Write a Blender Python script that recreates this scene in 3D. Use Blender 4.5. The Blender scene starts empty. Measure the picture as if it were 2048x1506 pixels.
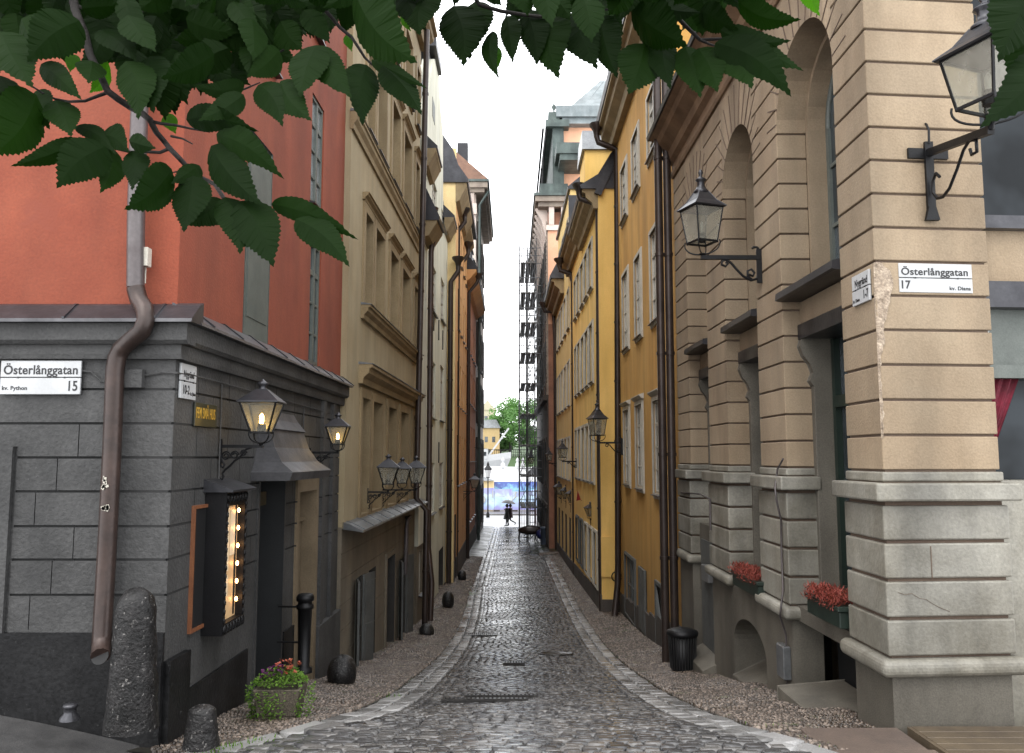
import bpy, bmesh, math, random
from mathutils import Vector, Matrix
R = random.Random(7)
S = bpy.context.scene
COL = S.collection
rad = math.radians

# ---------------------------------------------------------------- camera (eye at the origin)
FPX = 1650.0
PITCH = math.atan((915 - 753) / FPX)
cam = bpy.data.cameras.new("camera")
cam.sensor_width = 36.0
cam.lens = 36.0 * FPX / 2048.0
cam.clip_start = 0.05
cam.clip_end = 6000
cam_o = bpy.data.objects.new("camera", cam)
COL.objects.link(cam_o)
cam_o.location = (0, 0, 0)
cam_o.rotation_euler = (math.pi / 2 + PITCH, 0, 0)
S.camera = cam_o
CP, SP = math.cos(PITCH), math.sin(PITCH)

def ray(px, py):
    a = (px - 1024) / FPX; b = (753 - py) / FPX
    return Vector((a, CP - SP * b, SP + CP * b))
def at(px, py, Y):
    """survey helper: the point at distance Y down the street seen at photo position px, py"""
    d = ray(px, py)
    return d * (Y / d.y)

# ---------------------------------------------------------------- ground profile of the sloping lane
GT = [(-40, -1.3), (-6, -1.5), (0, -1.6), (5.6, -2.0), (6.8, -2.18), (9.5, -2.73), (11.8, -3.17), (14, -3.53), (16, -3.82), (19, -4.17),
      (22, -4.4), (25, -4.55), (33, -4.78), (44, -5.02), (64, -5.33), (90, -5.36), (4000, -5.36)]
def G(y):
    for i in range(len(GT) - 1):
        if y <= GT[i + 1][0]:
            break
    x0, a = GT[i]; x1, b = GT[i + 1]
    def sl(j):
        if j <= 0 or j >= len(GT) - 1: return (GT[min(j + 1, len(GT) - 1)][1] - GT[max(j - 1, 0)][1]) / (GT[min(j + 1, len(GT) - 1)][0] - GT[max(j - 1, 0)][0])
        return .5 * ((GT[j + 1][1] - GT[j][1]) / (GT[j + 1][0] - GT[j][0]) + (GT[j][1] - GT[j - 1][1]) / (GT[j][0] - GT[j - 1][0]))
    if y > 64 or y < -6: 
        t = max(0, min(1, (y - x0) / (x1 - x0))); return a + (b - a) * t
    h = x1 - x0; t = (y - x0) / h
    m0, m1 = sl(i), sl(i + 1)
    return (2*t**3-3*t*t+1)*a + (t**3-2*t*t+t)*h*m0 + (-2*t**3+3*t*t)*b + (t**3-t*t)*h*m1

# ---------------------------------------------------------------- materials
MATS = {}
def mat(name, c1, c2=None, rough=.8, scale=1.5, bump=0., bscale=60., metal=0., streak=0., spec=.5, fine=.12, dirt=None, dirtz=None, detail=8., island=0., speck=None, alb=.64):
    """plaster / stone / metal: large mottling, vertical rain streaks, fine grain, optional bump"""
    if name in MATS: return MATS[name]
    m = bpy.data.materials.new(name); m.use_nodes = True
    nt = m.node_tree; N = nt.nodes; L = nt.links
    bs = N['Principled BSDF']
    bs.inputs['Roughness'].default_value = rough
    bs.inputs['Metallic'].default_value = metal
    bs.inputs['Specular IOR Level'].default_value = spec
    if c2 is None: c2 = tuple(v * .7 for v in c1)
    c1 = tuple(v * alb for v in c1); c2 = tuple(v * alb for v in c2)
    geo = N.new('ShaderNodeNewGeometry')
    n1 = N.new('ShaderNodeTexNoise'); n1.inputs['Scale'].default_value = scale; n1.inputs['Detail'].default_value = detail; n1.inputs['Roughness'].default_value = .62
    L.new(geo.outputs['Position'], n1.inputs['Vector'])
    r1 = N.new('ShaderNodeMapRange'); r1.inputs[1].default_value = .36; r1.inputs[2].default_value = .66
    L.new(n1.outputs['Fac'], r1.inputs[0])
    mx = N.new('ShaderNodeMix'); mx.data_type = 'RGBA'
    mx.inputs[6].default_value = (*c1, 1); mx.inputs[7].default_value = (*c2, 1)
    L.new(r1.outputs[0], mx.inputs[0])
    out = mx.outputs[2]
    def mul(fac_socket, lo, hi, out, a=.3, b=.7):
        mr = N.new('ShaderNodeMapRange'); mr.inputs[1].default_value = a; mr.inputs[2].default_value = b
        mr.inputs[3].default_value = lo; mr.inputs[4].default_value = hi
        L.new(fac_socket, mr.inputs[0])
        vm = N.new('ShaderNodeVectorMath'); vm.operation = 'SCALE'
        L.new(out, vm.inputs[0]); L.new(mr.outputs[0], vm.inputs['Scale'])
        return vm.outputs[0]
    if streak:
        mp = N.new('ShaderNodeMapping'); mp.inputs['Scale'].default_value = (2.4, 2.4, .4)
        L.new(geo.outputs['Position'], mp.inputs[0])
        n2 = N.new('ShaderNodeTexNoise'); n2.inputs['Scale'].default_value = 1.; n2.inputs['Detail'].default_value = 6
        L.new(mp.outputs[0], n2.inputs['Vector'])
        out = mul(n2.outputs['Fac'], 1 - streak, 1 + streak * .6, out)
    n3 = N.new('ShaderNodeTexNoise'); n3.inputs['Scale'].default_value = bscale; n3.inputs['Detail'].default_value = 5
    L.new(geo.outputs['Position'], n3.inputs['Vector'])
    if fine: out = mul(n3.outputs['Fac'], 1 - fine, 1 + fine, out)
    if island: out = mul(geo.outputs['Random Per Island'], 1 - island, 1 + island * .6, out, 0., 1.)
    if speck:
        n4 = N.new('ShaderNodeTexNoise'); n4.inputs['Scale'].default_value = speck[1]; n4.inputs['Detail'].default_value = 6; n4.inputs['Roughness'].default_value = .7
        L.new(geo.outputs['Position'], n4.inputs['Vector'])
        m4 = N.new('ShaderNodeMapRange'); m4.inputs[1].default_value = speck[2]; m4.inputs[2].default_value = speck[2] + .07; L.new(n4.outputs['Fac'], m4.inputs[0])
        x4 = N.new('ShaderNodeMix'); x4.data_type = 'RGBA'; x4.inputs[7].default_value = (*speck[0], 1); L.new(m4.outputs[0], x4.inputs[0]); L.new(out, x4.inputs[6]); out = x4.outputs[2]
    if dirt:
        # a darker, damper zone that fades out above height dirtz
        sx = N.new('ShaderNodeSeparateXYZ'); L.new(geo.outputs['Position'], sx.inputs[0])
        ad = N.new('ShaderNodeMath'); ad.operation = 'MULTIPLY_ADD'; ad.inputs[1].default_value = 2.2
        L.new(n1.outputs['Fac'], ad.inputs[0]); L.new(sx.outputs['Z'], ad.inputs[2])
        out = mul(ad.outputs[0], dirt, 1., out, dirtz[0] + 1.1, dirtz[1] + 1.1)
    L.new(out, bs.inputs['Base Color'])
    if bump:
        bp = N.new('ShaderNodeBump'); bp.inputs['Strength'].default_value = bump; bp.inputs['Distance'].default_value = .01
        L.new(n3.outputs['Fac'], bp.inputs['Height']); L.new(bp.outputs[0], bs.inputs['Normal'])
    rr = N.new('ShaderNodeMapRange'); rr.inputs[3].default_value = max(.02, rough - .12); rr.inputs[4].default_value = min(1, rough + .1)
    L.new(n1.outputs['Fac'], rr.inputs[0]); L.new(rr.outputs[0], bs.inputs['Roughness'])
    MATS[name] = m
    return m

def glass_dark(name, c=(.02, .025, .028), rough=.04, spec=.8, var=.5):
    m = bpy.data.materials.new(name); m.use_nodes = True
    nt = m.node_tree; N = nt.nodes; L = nt.links; bs = N['Principled BSDF']
    bs.inputs['Specular IOR Level'].default_value = spec
    bs.inputs['Roughness'].default_value = rough
    geo = N.new('ShaderNodeNewGeometry')
    n = N.new('ShaderNodeTexNoise'); n.inputs['Scale'].default_value = 1.3; n.inputs['Detail'].default_value = 3
    L.new(geo.outputs['Position'], n.inputs['Vector'])
    cr = N.new('ShaderNodeValToRGB'); cr.color_ramp.elements[0].position = .4; cr.color_ramp.elements[1].position = .62
    cr.color_ramp.elements[0].color = (*c, 1); cr.color_ramp.elements[1].color = (*[v * (1 + 4 * var) for v in c], 1)
    L.new(n.outputs['Fac'], cr.inputs[0]); L.new(cr.outputs[0], bs.inputs['Base Color'])
    bp = N.new('ShaderNodeBump'); bp.inputs['Strength'].default_value = .25; bp.inputs['Distance'].default_value = .006
    n2 = N.new('ShaderNodeTexNoise'); n2.inputs['Scale'].default_value = 5
    L.new(geo.outputs['Position'], n2.inputs['Vector']); L.new(n2.outputs['Fac'], bp.inputs['Height']); L.new(bp.outputs[0], bs.inputs['Normal'])
    MATS[name] = m; return m
def glass_clear(name, tint=(.8, .8, .74), mixf=.35, rough=.25):
    m = bpy.data.materials.new(name); m.use_nodes = True
    nt = m.node_tree; N = nt.nodes; L = nt.links
    for n in list(N): N.remove(n)
    o = N.new('ShaderNodeOutputMaterial'); t = N.new('ShaderNodeBsdfTransparent'); t.inputs[0].default_value = (*tint, 1)
    p = N.new('ShaderNodeBsdfPrincipled'); p.inputs['Base Color'].default_value = (.42, .4, .34, 1); p.inputs['Roughness'].default_value = rough
    no = N.new('ShaderNodeTexNoise'); no.inputs['Scale'].default_value = 9
    mr = N.new('ShaderNodeMapRange'); mr.inputs[3].default_value = mixf - .15; mr.inputs[4].default_value = mixf + .2
    g = N.new('ShaderNodeNewGeometry'); L.new(g.outputs['Position'], no.inputs['Vector'])
    L.new(no.outputs['Fac'], mr.inputs[0])
    mx = N.new('ShaderNodeMixShader'); L.new(mr.outputs[0], mx.inputs[0]); L.new(t.outputs[0], mx.inputs[1]); L.new(p.outputs[0], mx.inputs[2]); L.new(mx.outputs[0], o.inputs[0])
    MATS[name] = m; return m
def emit(name, c, s):
    m = bpy.data.materials.new(name); m.use_nodes = True
    b = m.node_tree.nodes['Principled BSDF']; b.inputs['Base Color'].default_value = (*c, 1)
    b.inputs['Emission Color'].default_value = (*c, 1); b.inputs['Emission Strength'].default_value = s
    MATS[name] = m; return m

# ---------------------------------------------------------------- mesh builder
def origin(o):
    v = Vector((0, 0, 0))
    while o is not None:
        v = v + o.location; o = o.parent
    return v

class MB:
    def __init__(s): s.v = []; s.f = []; s.m = []; s.sm = []
    def add(s, vs, fs, mi=0, smooth=False):
        b = len(s.v); s.v.extend([tuple(p) for p in vs])
        for f in fs: s.f.append(tuple(i + b for i in f)); s.m.append(mi); s.sm.append(smooth)
    def quad(s, a, b, c, d, mi=0): s.add([a, b, c, d], [(0, 1, 2, 3)], mi)
    def poly(s, ps, mi=0): s.add(ps, [tuple(range(len(ps)))], mi)
    def box(s, x0, x1, y0, y1, z0, z1, mi=0, M=None):
        vs = [Vector((x, y, z)) for x in (x0, x1) for y in (y0, y1) for z in (z0, z1)]
        if M is not None: vs = [M @ v for v in vs]
        s.add(vs, [(0, 1, 3, 2), (4, 6, 7, 5), (0, 4, 5, 1), (2, 3, 7, 6), (0, 2, 6, 4), (1, 5, 7, 3)], mi)
    def hexa(s, p, mi=0):   # 8 points, bottom ring then top ring
        s.add(p, [(3, 2, 1, 0), (4, 5, 6, 7), (0, 1, 5, 4), (1, 2, 6, 5), (2, 3, 7, 6), (3, 0, 4, 7)], mi)
    def bar(s, a, b, w, h=None, mi=0):
        a = Vector(a); b = Vector(b); h = h or w
        d = (b - a).normalized(); up = Vector((0, 0, 1))
        if abs(d.z) > .95: up = Vector((0, 1, 0))
        x = d.cross(up).normalized() * w / 2; y = d.cross(x).normalized() * h / 2
        s.hexa([a - x - y, a + x - y, a + x + y, a - x + y, b - x - y, b + x - y, b + x + y, b - x + y], mi)
    def tube(s, pts, r, n=8, mi=0, cap=True):
        pts = [Vector(p) for p in pts]; k = len(pts)
        rs = r if isinstance(r, (list, tuple)) else [r] * k
        prev = None; vs = []
        for i, p in enumerate(pts):
            d = (pts[min(i + 1, k - 1)] - pts[max(i - 1, 0)]).normalized()
            if prev is None:
                up = Vector((0, 0, 1)) if abs(d.z) < .9 else Vector((1, 0, 0))
                x = d.cross(up).normalized()
            else:
                x = (prev - d * prev.dot(d)).normalized()
            prev = x; y = d.cross(x)
            for j in range(n):
                a = 2 * math.pi * j / n
                vs.append(p + x * math.cos(a) * rs[i] + y * math.sin(a) * rs[i])
        fs = [(i * n + j, i * n + (j + 1) % n, (i + 1) * n + (j + 1) % n, (i + 1) * n + j) for i in range(k - 1) for j in range(n)]
        s.add(vs, fs, mi, n > 5)
        if cap:
            s.add(vs[:n], [tuple(range(n - 1, -1, -1))], mi); s.add(vs[-n:], [tuple(range(n))], mi)
    def lathe(s, prof, c, n=12, mi=0, smooth=True, sy=1., rot=0.):
        c = Vector(c); vs = []
        for r, z in prof:
            for j in range(n):
                a = 2 * math.pi * j / n + rot
                vs.append(c + Vector((r * math.cos(a), r * math.sin(a) * sy, z)))
        k = len(prof)
        fs = [(i * n + j, i * n + (j + 1) % n, (i + 1) * n + (j + 1) % n, (i + 1) * n + j) for i in range(k - 1) for j in range(n)]
        s.add(vs, fs, mi, smooth)
        s.add(vs[:n], [tuple(range(n - 1, -1, -1))], mi); s.add(vs[-n:], [tuple(range(n))], mi)
    def rock(s, c, rx, ry, rz, seed=0, mi=0, n=12, rough=.12, p=1.0):
        rr = random.Random(seed); c = Vector(c); rows = 8; vs = []
        for i in range(rows + 1):
            ph = math.pi * i / rows
            for j in range(n):
                a = 2 * math.pi * j / n
                k = 1 + rr.uniform(-rough, rough)
                sp = math.sin(ph) ** p
                vs.append(c + Vector((rx * sp * math.cos(a) * k, ry * sp * math.sin(a) * k, rz * math.cos(ph) * (1 + rr.uniform(-rough, rough) * .4))))
        fs = [(i * n + j, (i + 1) * n + j, (i + 1) * n + (j + 1) % n, i * n + (j + 1) % n) for i in range(rows) for j in range(n)]
        s.add(vs, fs, mi, True)
    def build(s, name, mats, parent=None, bevel=0, bseg=1, subsurf=0):
        if not isinstance(mats, (list, tuple)): mats = [mats]
        me = bpy.data.meshes.new(name)
        o = bpy.data.objects.new(name, me)
        off = origin(parent) if parent is not None else Vector((0, 0, 0))
        me.from_pydata([(v[0] - off.x, v[1] - off.y, v[2] - off.z) for v in s.v], [], s.f)
        for m in mats: me.materials.append(m)
        me.polygons.foreach_set('material_index', s.m)
        me.polygons.foreach_set('use_smooth', s.sm)
        me.update()
        COL.objects.link(o)
        if parent is not None: o.parent = parent
        if bevel:
            b = o.modifiers.new('bevel', 'BEVEL'); b.width = bevel; b.segments = bseg; b.limit_method = 'ANGLE'
        if subsurf:
            b = o.modifiers.new('sub', 'SUBSURF'); b.levels = subsurf; b.render_levels = subsurf
        return o

def thing(name, label, cat, loc=(0, 0, 0), group=None):
    o = bpy.data.objects.new(name, None); COL.objects.link(o); o.empty_display_size = .2
    o.location = loc; o['label'] = label; o['category'] = cat
    if group: o['group'] = group
    return o
def tag(o, label, cat, group=None):
    o['label'] = label; o['category'] = cat
    if group: o['group'] = group
    return o
def recentre(o):
    """put the origin of a top-level mesh at the base of its shape"""
    me = o.data
    xs = [v.co.x for v in me.vertices]; ys = [v.co.y for v in me.vertices]; zs = [v.co.z for v in me.vertices]
    c = Vector(((min(xs) + max(xs)) / 2, (min(ys) + max(ys)) / 2, min(zs)))
    me.transform(Matrix.Translation(-c)); o.location = o.location + c
    return o
def struct(o): o['kind'] = 'structure'; return o

# ---------------------------------------------------------------- facade plane
class F:
    def __init__(s, x0, y0, x1, y1, toward=(0, 5)):
        s.P = Vector((x0, y0, 0)); d = Vector((x1 - x0, y1 - y0, 0)); s.len = d.length; s.U = d.normalized()
        n = Vector((-s.U.y, s.U.x, 0))
        if n.dot(Vector((toward[0], toward[1], 0)) - s.P) < 0: n = -n
        s.N = n
    def pt(s, u, z, n=0.): return s.P + s.U * u + Vector((0, 0, z)) + s.N * n
    def uz(s, px, py, n=0.):
        d = ray(px, py); p0 = s.P + s.N * n
        t = p0.dot(s.N) / d.dot(s.N); q = d * t
        return (q - s.P).dot(s.U), q.z
    def box(s, mb, u0, u1, z0, z1, n0, n1, mi=0):
        mb.hexa([s.pt(u0, z0, n0), s.pt(u1, z0, n0), s.pt(u1, z0, n1), s.pt(u0, z0, n1),
                 s.pt(u0, z1, n0), s.pt(u1, z1, n0), s.pt(u1, z1, n1), s.pt(u0, z1, n1)], mi)
    def prof(s, mb, u0, u1, pr, mi=0):
        """extrude a closed (n,z) profile along u"""
        k = len(pr); vs = [s.pt(u0, z, n) for n, z in pr] + [s.pt(u1, z, n) for n, z in pr]
        mb.add(vs, [(i, (i + 1) % k, k + (i + 1) % k, k + i) for i in range(k)] + [tuple(range(k)), tuple(range(2 * k - 1, k - 1, -1))], mi)

def relief(mb, f, u0, u1, z0, z1, ops, skirt=.5, mi=0):
    """height-field wall on an uneven grid. ops painted in order: (ua,ub,za,zb,depth,face,mi)
    depth > 0 goes into the wall, < 0 stands proud; face False leaves the bottom of a recess open"""
    us = {round(u0, 4), round(u1, 4)}; zs = {round(z0, 4), round(z1, 4)}
    cl = []
    for o in ops:
        a, b, c, d = max(o[0], u0), min(o[1], u1), max(o[2], z0), min(o[3], z1)
        if b - a < 1e-3 or d - c < 1e-3: continue
        a, b, c, d = (round(q, 4) for q in (a, b, c, d))
        us |= {a, b}; zs |= {c, d}
        cl.append((a, b, c, d, o[4], o[5] if len(o) > 5 else True, o[6] if len(o) > 6 else mi))
    us = sorted(us); zs = sorted(zs); nu, nz = len(us) - 1, len(zs) - 1
    D = [[(0., True, mi)] * nz for _ in range(nu)]
    ui = {u: i for i, u in enumerate(us)}; zi = {z: i for i, z in enumerate(zs)}
    for a, b, c, d, dep, fc, m_ in cl:
        for i in range(ui[a], ui[b]):
            for j in range(zi[c], zi[d]): D[i][j] = (dep, fc, m_)
    for i in range(nu):
        j = 0
        while j < nz:
            dep, fc, m_ = D[i][j]
            k = j
            while k + 1 < nz and D[i][k + 1] == D[i][j]: k += 1
            if fc: mb.quad(f.pt(us[i], zs[j], -dep), f.pt(us[i + 1], zs[j], -dep), f.pt(us[i + 1], zs[k + 1], -dep), f.pt(us[i], zs[k + 1], -dep), m_)
            j = k + 1
    for i in range(nu + 1):
        for j in range(nz):
            a = D[i - 1][j] if i > 0 else (skirt, False, mi); b = D[i][j] if i < nu else (skirt, False, mi)
            if a[0] != b[0]:
                dp, shl = (b, a) if a[0] < b[0] else (a, b); m_ = dp[2] if dp[2] and dp[1] is not None and not (dp[0] > 90) else shl[2]
                mb.quad(f.pt(us[i], zs[j], -a[0]), f.pt(us[i], zs[j + 1], -a[0]), f.pt(us[i], zs[j + 1], -b[0]), f.pt(us[i], zs[j], -b[0]), m_)
    for j in range(nz + 1):
        for i in range(nu):
            a = D[i][j - 1] if j > 0 else (skirt, False, mi); b = D[i][j] if j < nz else (skirt, False, mi)
            if a[0] != b[0]:
                dp, shl = (b, a) if a[0] < b[0] else (a, b); m_ = dp[2] if dp[2] and dp[1] is not None and not (dp[0] > 90) else shl[2]
                mb.quad(f.pt(us[i], zs[j], -a[0]), f.pt(us[i + 1], zs[j], -a[0]), f.pt(us[i + 1], zs[j], -b[0]), f.pt(us[i], zs[j], -b[0]), m_)

# ---------------------------------------------------------------- material library
M_red = mat('red_plaster', (.36, .08, .034), (.28, .054, .024), .85, .9, .35, 45, streak=.2, fine=.1, speck=((.185, .04, .019), 1.7, .61))
M_grey = mat('grey_plaster', (.088, .087, .086), (.048, .048, .048), .72, 1.6, .9, 34, streak=.25, fine=.2, speck=((.16, .16, .16), 26, .68))
M_dark = mat('dark_wet_plinth', (.02, .02, .021), (.007, .007, .008), .5, 2.5, .4, 35, fine=.5, spec=.25, speck=((.05, .05, .05), 12, .63))
M_cream = mat('cream_plaster', (.5, .41, .255), (.43, .335, .19), .85, .8, .25, 45, streak=.2, fine=.05)
M_creamtrim = mat('ochre_trim', (.4, .3, .165), (.33, .235, .12), .8, 2, .2, 45, streak=.2)
M_creamlow = mat('taupe_plaster', (.29, .245, .18), (.2, .168, .122), .8, 1., .35, 45, streak=.25)
M_pale = mat('pale_green_plaster', (.95, .95, .8), (.85, .84, .68), .85, 1., .2, 45, streak=.2, fine=.05)
M_yell4 = mat('lemon_plaster', (.8, .62, .32), (.7, .52, .25), .85, 1., .2, 45, streak=.15, alb=1.)
M_orange = mat('orange_plaster', (.62, .36, .16), (.54, .28, .11), .85, 1., .2, 45, streak=.15, alb=1.)
M_terra = mat('terracotta_plaster', (.5, .22, .12), (.42, .17, .085), .85, 1., .2, 45, streak=.15, alb=1.)
M_pink = mat('pinkish_stone', (.7, .6, .53), (.6, .5, .44), .8, 1., .2, 30, streak=.1, alb=1.)
M_sand = mat('sandstone_plaster', (.45, .345, .23), (.36, .265, .17), .85, 1.1, .4, 55, streak=.24, fine=.1, island=.14)
M_sandd = mat('sandstone_groove', (.2, .14, .1), (.14, .095, .07), .9)
M_marble = mat('weathered_marble', (.43, .41, .35), (.22, .2, .155), .5, 1.4, .35, 40, streak=.42, fine=.14, island=.16)
M_granite = mat('pale_granite_base', (.2, .18, .145), (.13, .115, .09), .7, 1.2, .3, 70, streak=.3, fine=.2)
M_yell2 = mat('ochre_yellow_plaster', (.8, .45, .115), (.7, .36, .075), .85, .7, .3, 40, streak=.24, fine=.06, dirt=.6, dirtz=(-4.4, -1.5))
M_yell3 = mat('warm_yellow_plaster', (1.2, .78, .24), (1.1, .69, .19), .85, .8, .2, 40, streak=.15, fine=.05)
M_yellr = mat('light_yellow_plaster', (1.05, .77, .32), (.97, .68, .25), .85, .8, .2, 40, streak=.15, fine=.05)
M_brick = mat('red_brick_wall', (.3, .14, .085), (.21, .1, .065), .85, 1.5, .3, 30, streak=.25, alb=1.)
M_quoin = mat('brown_stone', (.3, .25, .2), (.21, .17, .14), .8, 1.5, .3, 30, streak=.2, alb=1.)
M_darkst = mat('sooty_stone', (.11, .09, .075), (.065, .055, .05), .8, 1.2, .3, 30, streak=.3)
M_salmon = mat('salmon_plaster', (.75, .42, .27), (.68, .36, .22), .85, 1., .2, 45, streak=.12, alb=1.)
M_pipe = mat('brown_pipe_metal', (.07, .048, .04), (.04, .028, .024), .4, 3, .1, 30, metal=.3, streak=.3)
M_pipeg = mat('grey_pipe_metal', (.17, .15, .15), (.12, .1, .1), .4, 3, .1, 30, metal=.4, streak=.3)
M_piper = mat('reddish_pipe_metal', (.08, .05, .041), (.042, .028, .024), .4, 4, .1, 30, metal=.3, streak=.35)
M_lead = mat('lead_sheet', (.09, .09, .1), (.05, .05, .058), .35, 3, .2, 20, metal=.5, streak=.25)
M_zinc = mat('zinc_sheet', (.3, .31, .32), (.2, .21, .22), .35, 3, .1, 20, metal=.6, streak=.2)
M_roofd = mat('dark_roof_metal', (.045, .045, .052), (.025, .025, .03), .4, 2, .1, 20, metal=.4)
M_copper = mat('green_copper', (.13, .17, .155), (.07, .095, .09), .55, 1.5, .1, 20, metal=.3, streak=.35)
M_iron = mat('black_iron', (.016, .016, .018), (.008, .008, .009), .5, 5, .15, 60, metal=.5)
M_frameg = mat('greige_window_paint', (.62, .58, .5), (.52, .48, .4), .6, 4, .1, 60, streak=.1, alb=.75)
M_framegr = mat('grey_green_paint', (.17, .19, .17), (.12, .14, .125), .55, 3, .1, 60, streak=.2)
M_frameo = mat('orange_wood_frame', (.33, .13, .055), (.25, .09, .04), .5, 6, .1, 60)
M_shut = mat('slate_shutter_paint', (.16, .165, .16), (.11, .115, .11), .6, 3, .15, 40, streak=.25)
M_green = mat('dark_green_paint', (.022, .04, .03), (.014, .025, .019), .4, 4, .1, 50)
M_tan = mat('tan_reveal', (.28, .21, .13), (.2, .15, .09), .8, 2, .2, 50, streak=.2)
M_white = mat('white_enamel', (.72, .73, .74), (.62, .63, .64), .3, 5, .02, 50, fine=.03)
M_black = mat('black_lettering', (.02, .02, .022), (.015, .015, .017), .5)
M_gold = mat('gold_lettering', (.75, .45, .06), (.6, .33, .04), .4)
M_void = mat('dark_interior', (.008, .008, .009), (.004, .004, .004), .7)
M_dkwood = mat('dark_door_wood', (.05, .045, .04), (.03, .027, .025), .5, 3, .2, 30, streak=.2)
M_pavegrey = mat('granite_kerb', (.33, .32, .31), (.19, .18, .17), .28, 6, .5, 60, fine=.25)
M_rock = mat('rough_black_granite', (.03, .028, .028), (.008, .008, .008), .45, 8, 1., 45, fine=.6, spec=.3, speck=((.2, .19, .18), 30, .6))
M_deck = mat('weathered_deck_board', (.16, .12, .075), (.1, .075, .05), .55, 3, .2, 50)
G_win = glass_dark('window_glass')
G_bay = glass_dark('dark_reflection_glass', (.012, .014, .016), .12, .12)  # darker, duller copy of the window glass, painted to imitate dark reflections
G_winb = glass_dark('bright_window_glass', (.3, .31, .32), .06, 1., .2)  # pale copy of the window glass, bright sky reflection put into its colour
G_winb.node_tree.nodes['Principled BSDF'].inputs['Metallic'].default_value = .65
G_lamp = glass_clear('lantern_glass')
G_lampw = glass_clear('warm_lantern_glass', (.85, .75, .5), .3)
E_lamp = emit('lamp_glow', (1., .7, .26), 70)
E_bulb = emit('bulb_glow', (1., .5, .18), 26)
# ================================================================ ground, cobbles, kerbs, sidewalks
def ground_mat(name, c1, c2, c3, rough, scale, moss=0.):
    m = bpy.data.materials.new(name); m.use_nodes = True
    nt = m.node_tree; N = nt.nodes; L = nt.links; bs = N['Principled BSDF']
    geo = N.new('ShaderNodeNewGeometry')
    v = N.new('ShaderNodeTexNoise'); v.inputs['Scale'].default_value = scale; v.inputs['Detail'].default_value = 3
    L.new(geo.outputs['Position'], v.inputs['Vector'])
    ob = N.new('ShaderNodeTexWhiteNoise'); ob.noise_dimensions = '3D'
    at_ = N.new('ShaderNodeAttribute'); at_.attribute_name = 'tint'
    cr = N.new('ShaderNodeValToRGB'); e = cr.color_ramp.elements
    e[0].position = 0; e[0].color = (*c1, 1); e[1].position = 1; e[1].color = (*c3, 1); k = e.new(.5); k.color = (*c2, 1)
    L.new(at_.outputs['Fac'], cr.inputs[0])
    fn = N.new('ShaderNodeTexNoise'); fn.inputs['Scale'].default_value = 90; fn.inputs['Detail'].default_value = 4
    L.new(geo.outputs['Position'], fn.inputs['Vector'])
    mr = N.new('ShaderNodeMapRange'); mr.inputs[3].default_value = .6; mr.inputs[4].default_value = 1.4; L.new(fn.outputs['Fac'], mr.inputs[0])
    vm = N.new('ShaderNodeVectorMath'); vm.operation = 'SCALE'; L.new(cr.outputs[0], vm.inputs[0]); L.new(mr.outputs[0], vm.inputs['Scale'])
    big = N.new('ShaderNodeTexNoise'); big.inputs['Scale'].default_value = 1.1; big.inputs['Detail'].default_value = 5
    L.new(geo.outputs['Position'], big.inputs['Vector'])
    rr = N.new('ShaderNodeMapRange'); rr.inputs[1].default_value = .35; rr.inputs[2].default_value = .65
    rr.inputs[3].default_value = max(.05, rough - .15); rr.inputs[4].default_value = rough + .12
    L.new(big.outputs['Fac'], rr.inputs[0]); L.new(rr.outputs[0], bs.inputs['Roughness'])
    out = vm.outputs[0]
    if moss:
        mm = N.new('ShaderNodeMapRange'); mm.inputs[1].default_value = .62 - moss; mm.inputs[2].default_value = .7
        n5 = N.new('ShaderNodeTexNoise'); n5.inputs['Scale'].default_value = 2.3; n5.inputs['Detail'].default_value = 9; n5.inputs['Roughness'].default_value = .75
        L.new(geo.outputs['Position'], n5.inputs['Vector']); L.new(n5.outputs['Fac'], mm.inputs[0])
        mx = N.new('ShaderNodeMix'); mx.data_type = 'RGBA'; mx.inputs[7].default_value = (.045, .085, .015, 1)
        L.new(mm.outputs[0], mx.inputs[0]); L.new(out, mx.inputs[6]); out = mx.outputs[2]
    L.new(out, bs.inputs['Base Color'])
    bp = N.new('ShaderNodeBump'); bp.inputs['Strength'].default_value = .22; bp.inputs['Distance'].default_value = .004
    L.new(fn.outputs['Fac'], bp.inputs['Height']); L.new(bp.outputs[0], bs.inputs['Normal'])
    MATS[name] = m; return m
M_sett = ground_mat('wet_granite_setts', (.042, .041, .042), (.078, .076, .076), (.14, .133, .127), .17, 3)
M_peb = ground_mat('round_fieldstones', (.03, .022, .017), (.08, .06, .045), (.24, .19, .155), .38, 3, .02)
M_kerb = ground_mat('pale_granite_kerb_stones', (.13, .127, .124), (.23, .225, .22), (.33, .325, .32), .24, 3)
M_joint = ground_mat('sandy_joints', (.02, .018, .014), (.03, .026, .02), (.03, .026, .02), .4, 3, .1)
M_asph = mat('wet_asphalt', (.075, .073, .072), (.04, .039, .039), .42, 4, .5, 120, fine=.4, alb=1., speck=((.12, .11, .1), 40, .66))
M_grass = mat('short_grass', (.05, .11, .02), (.03, .07, .012), .8, 9, .3, 30, fine=.3)

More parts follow.
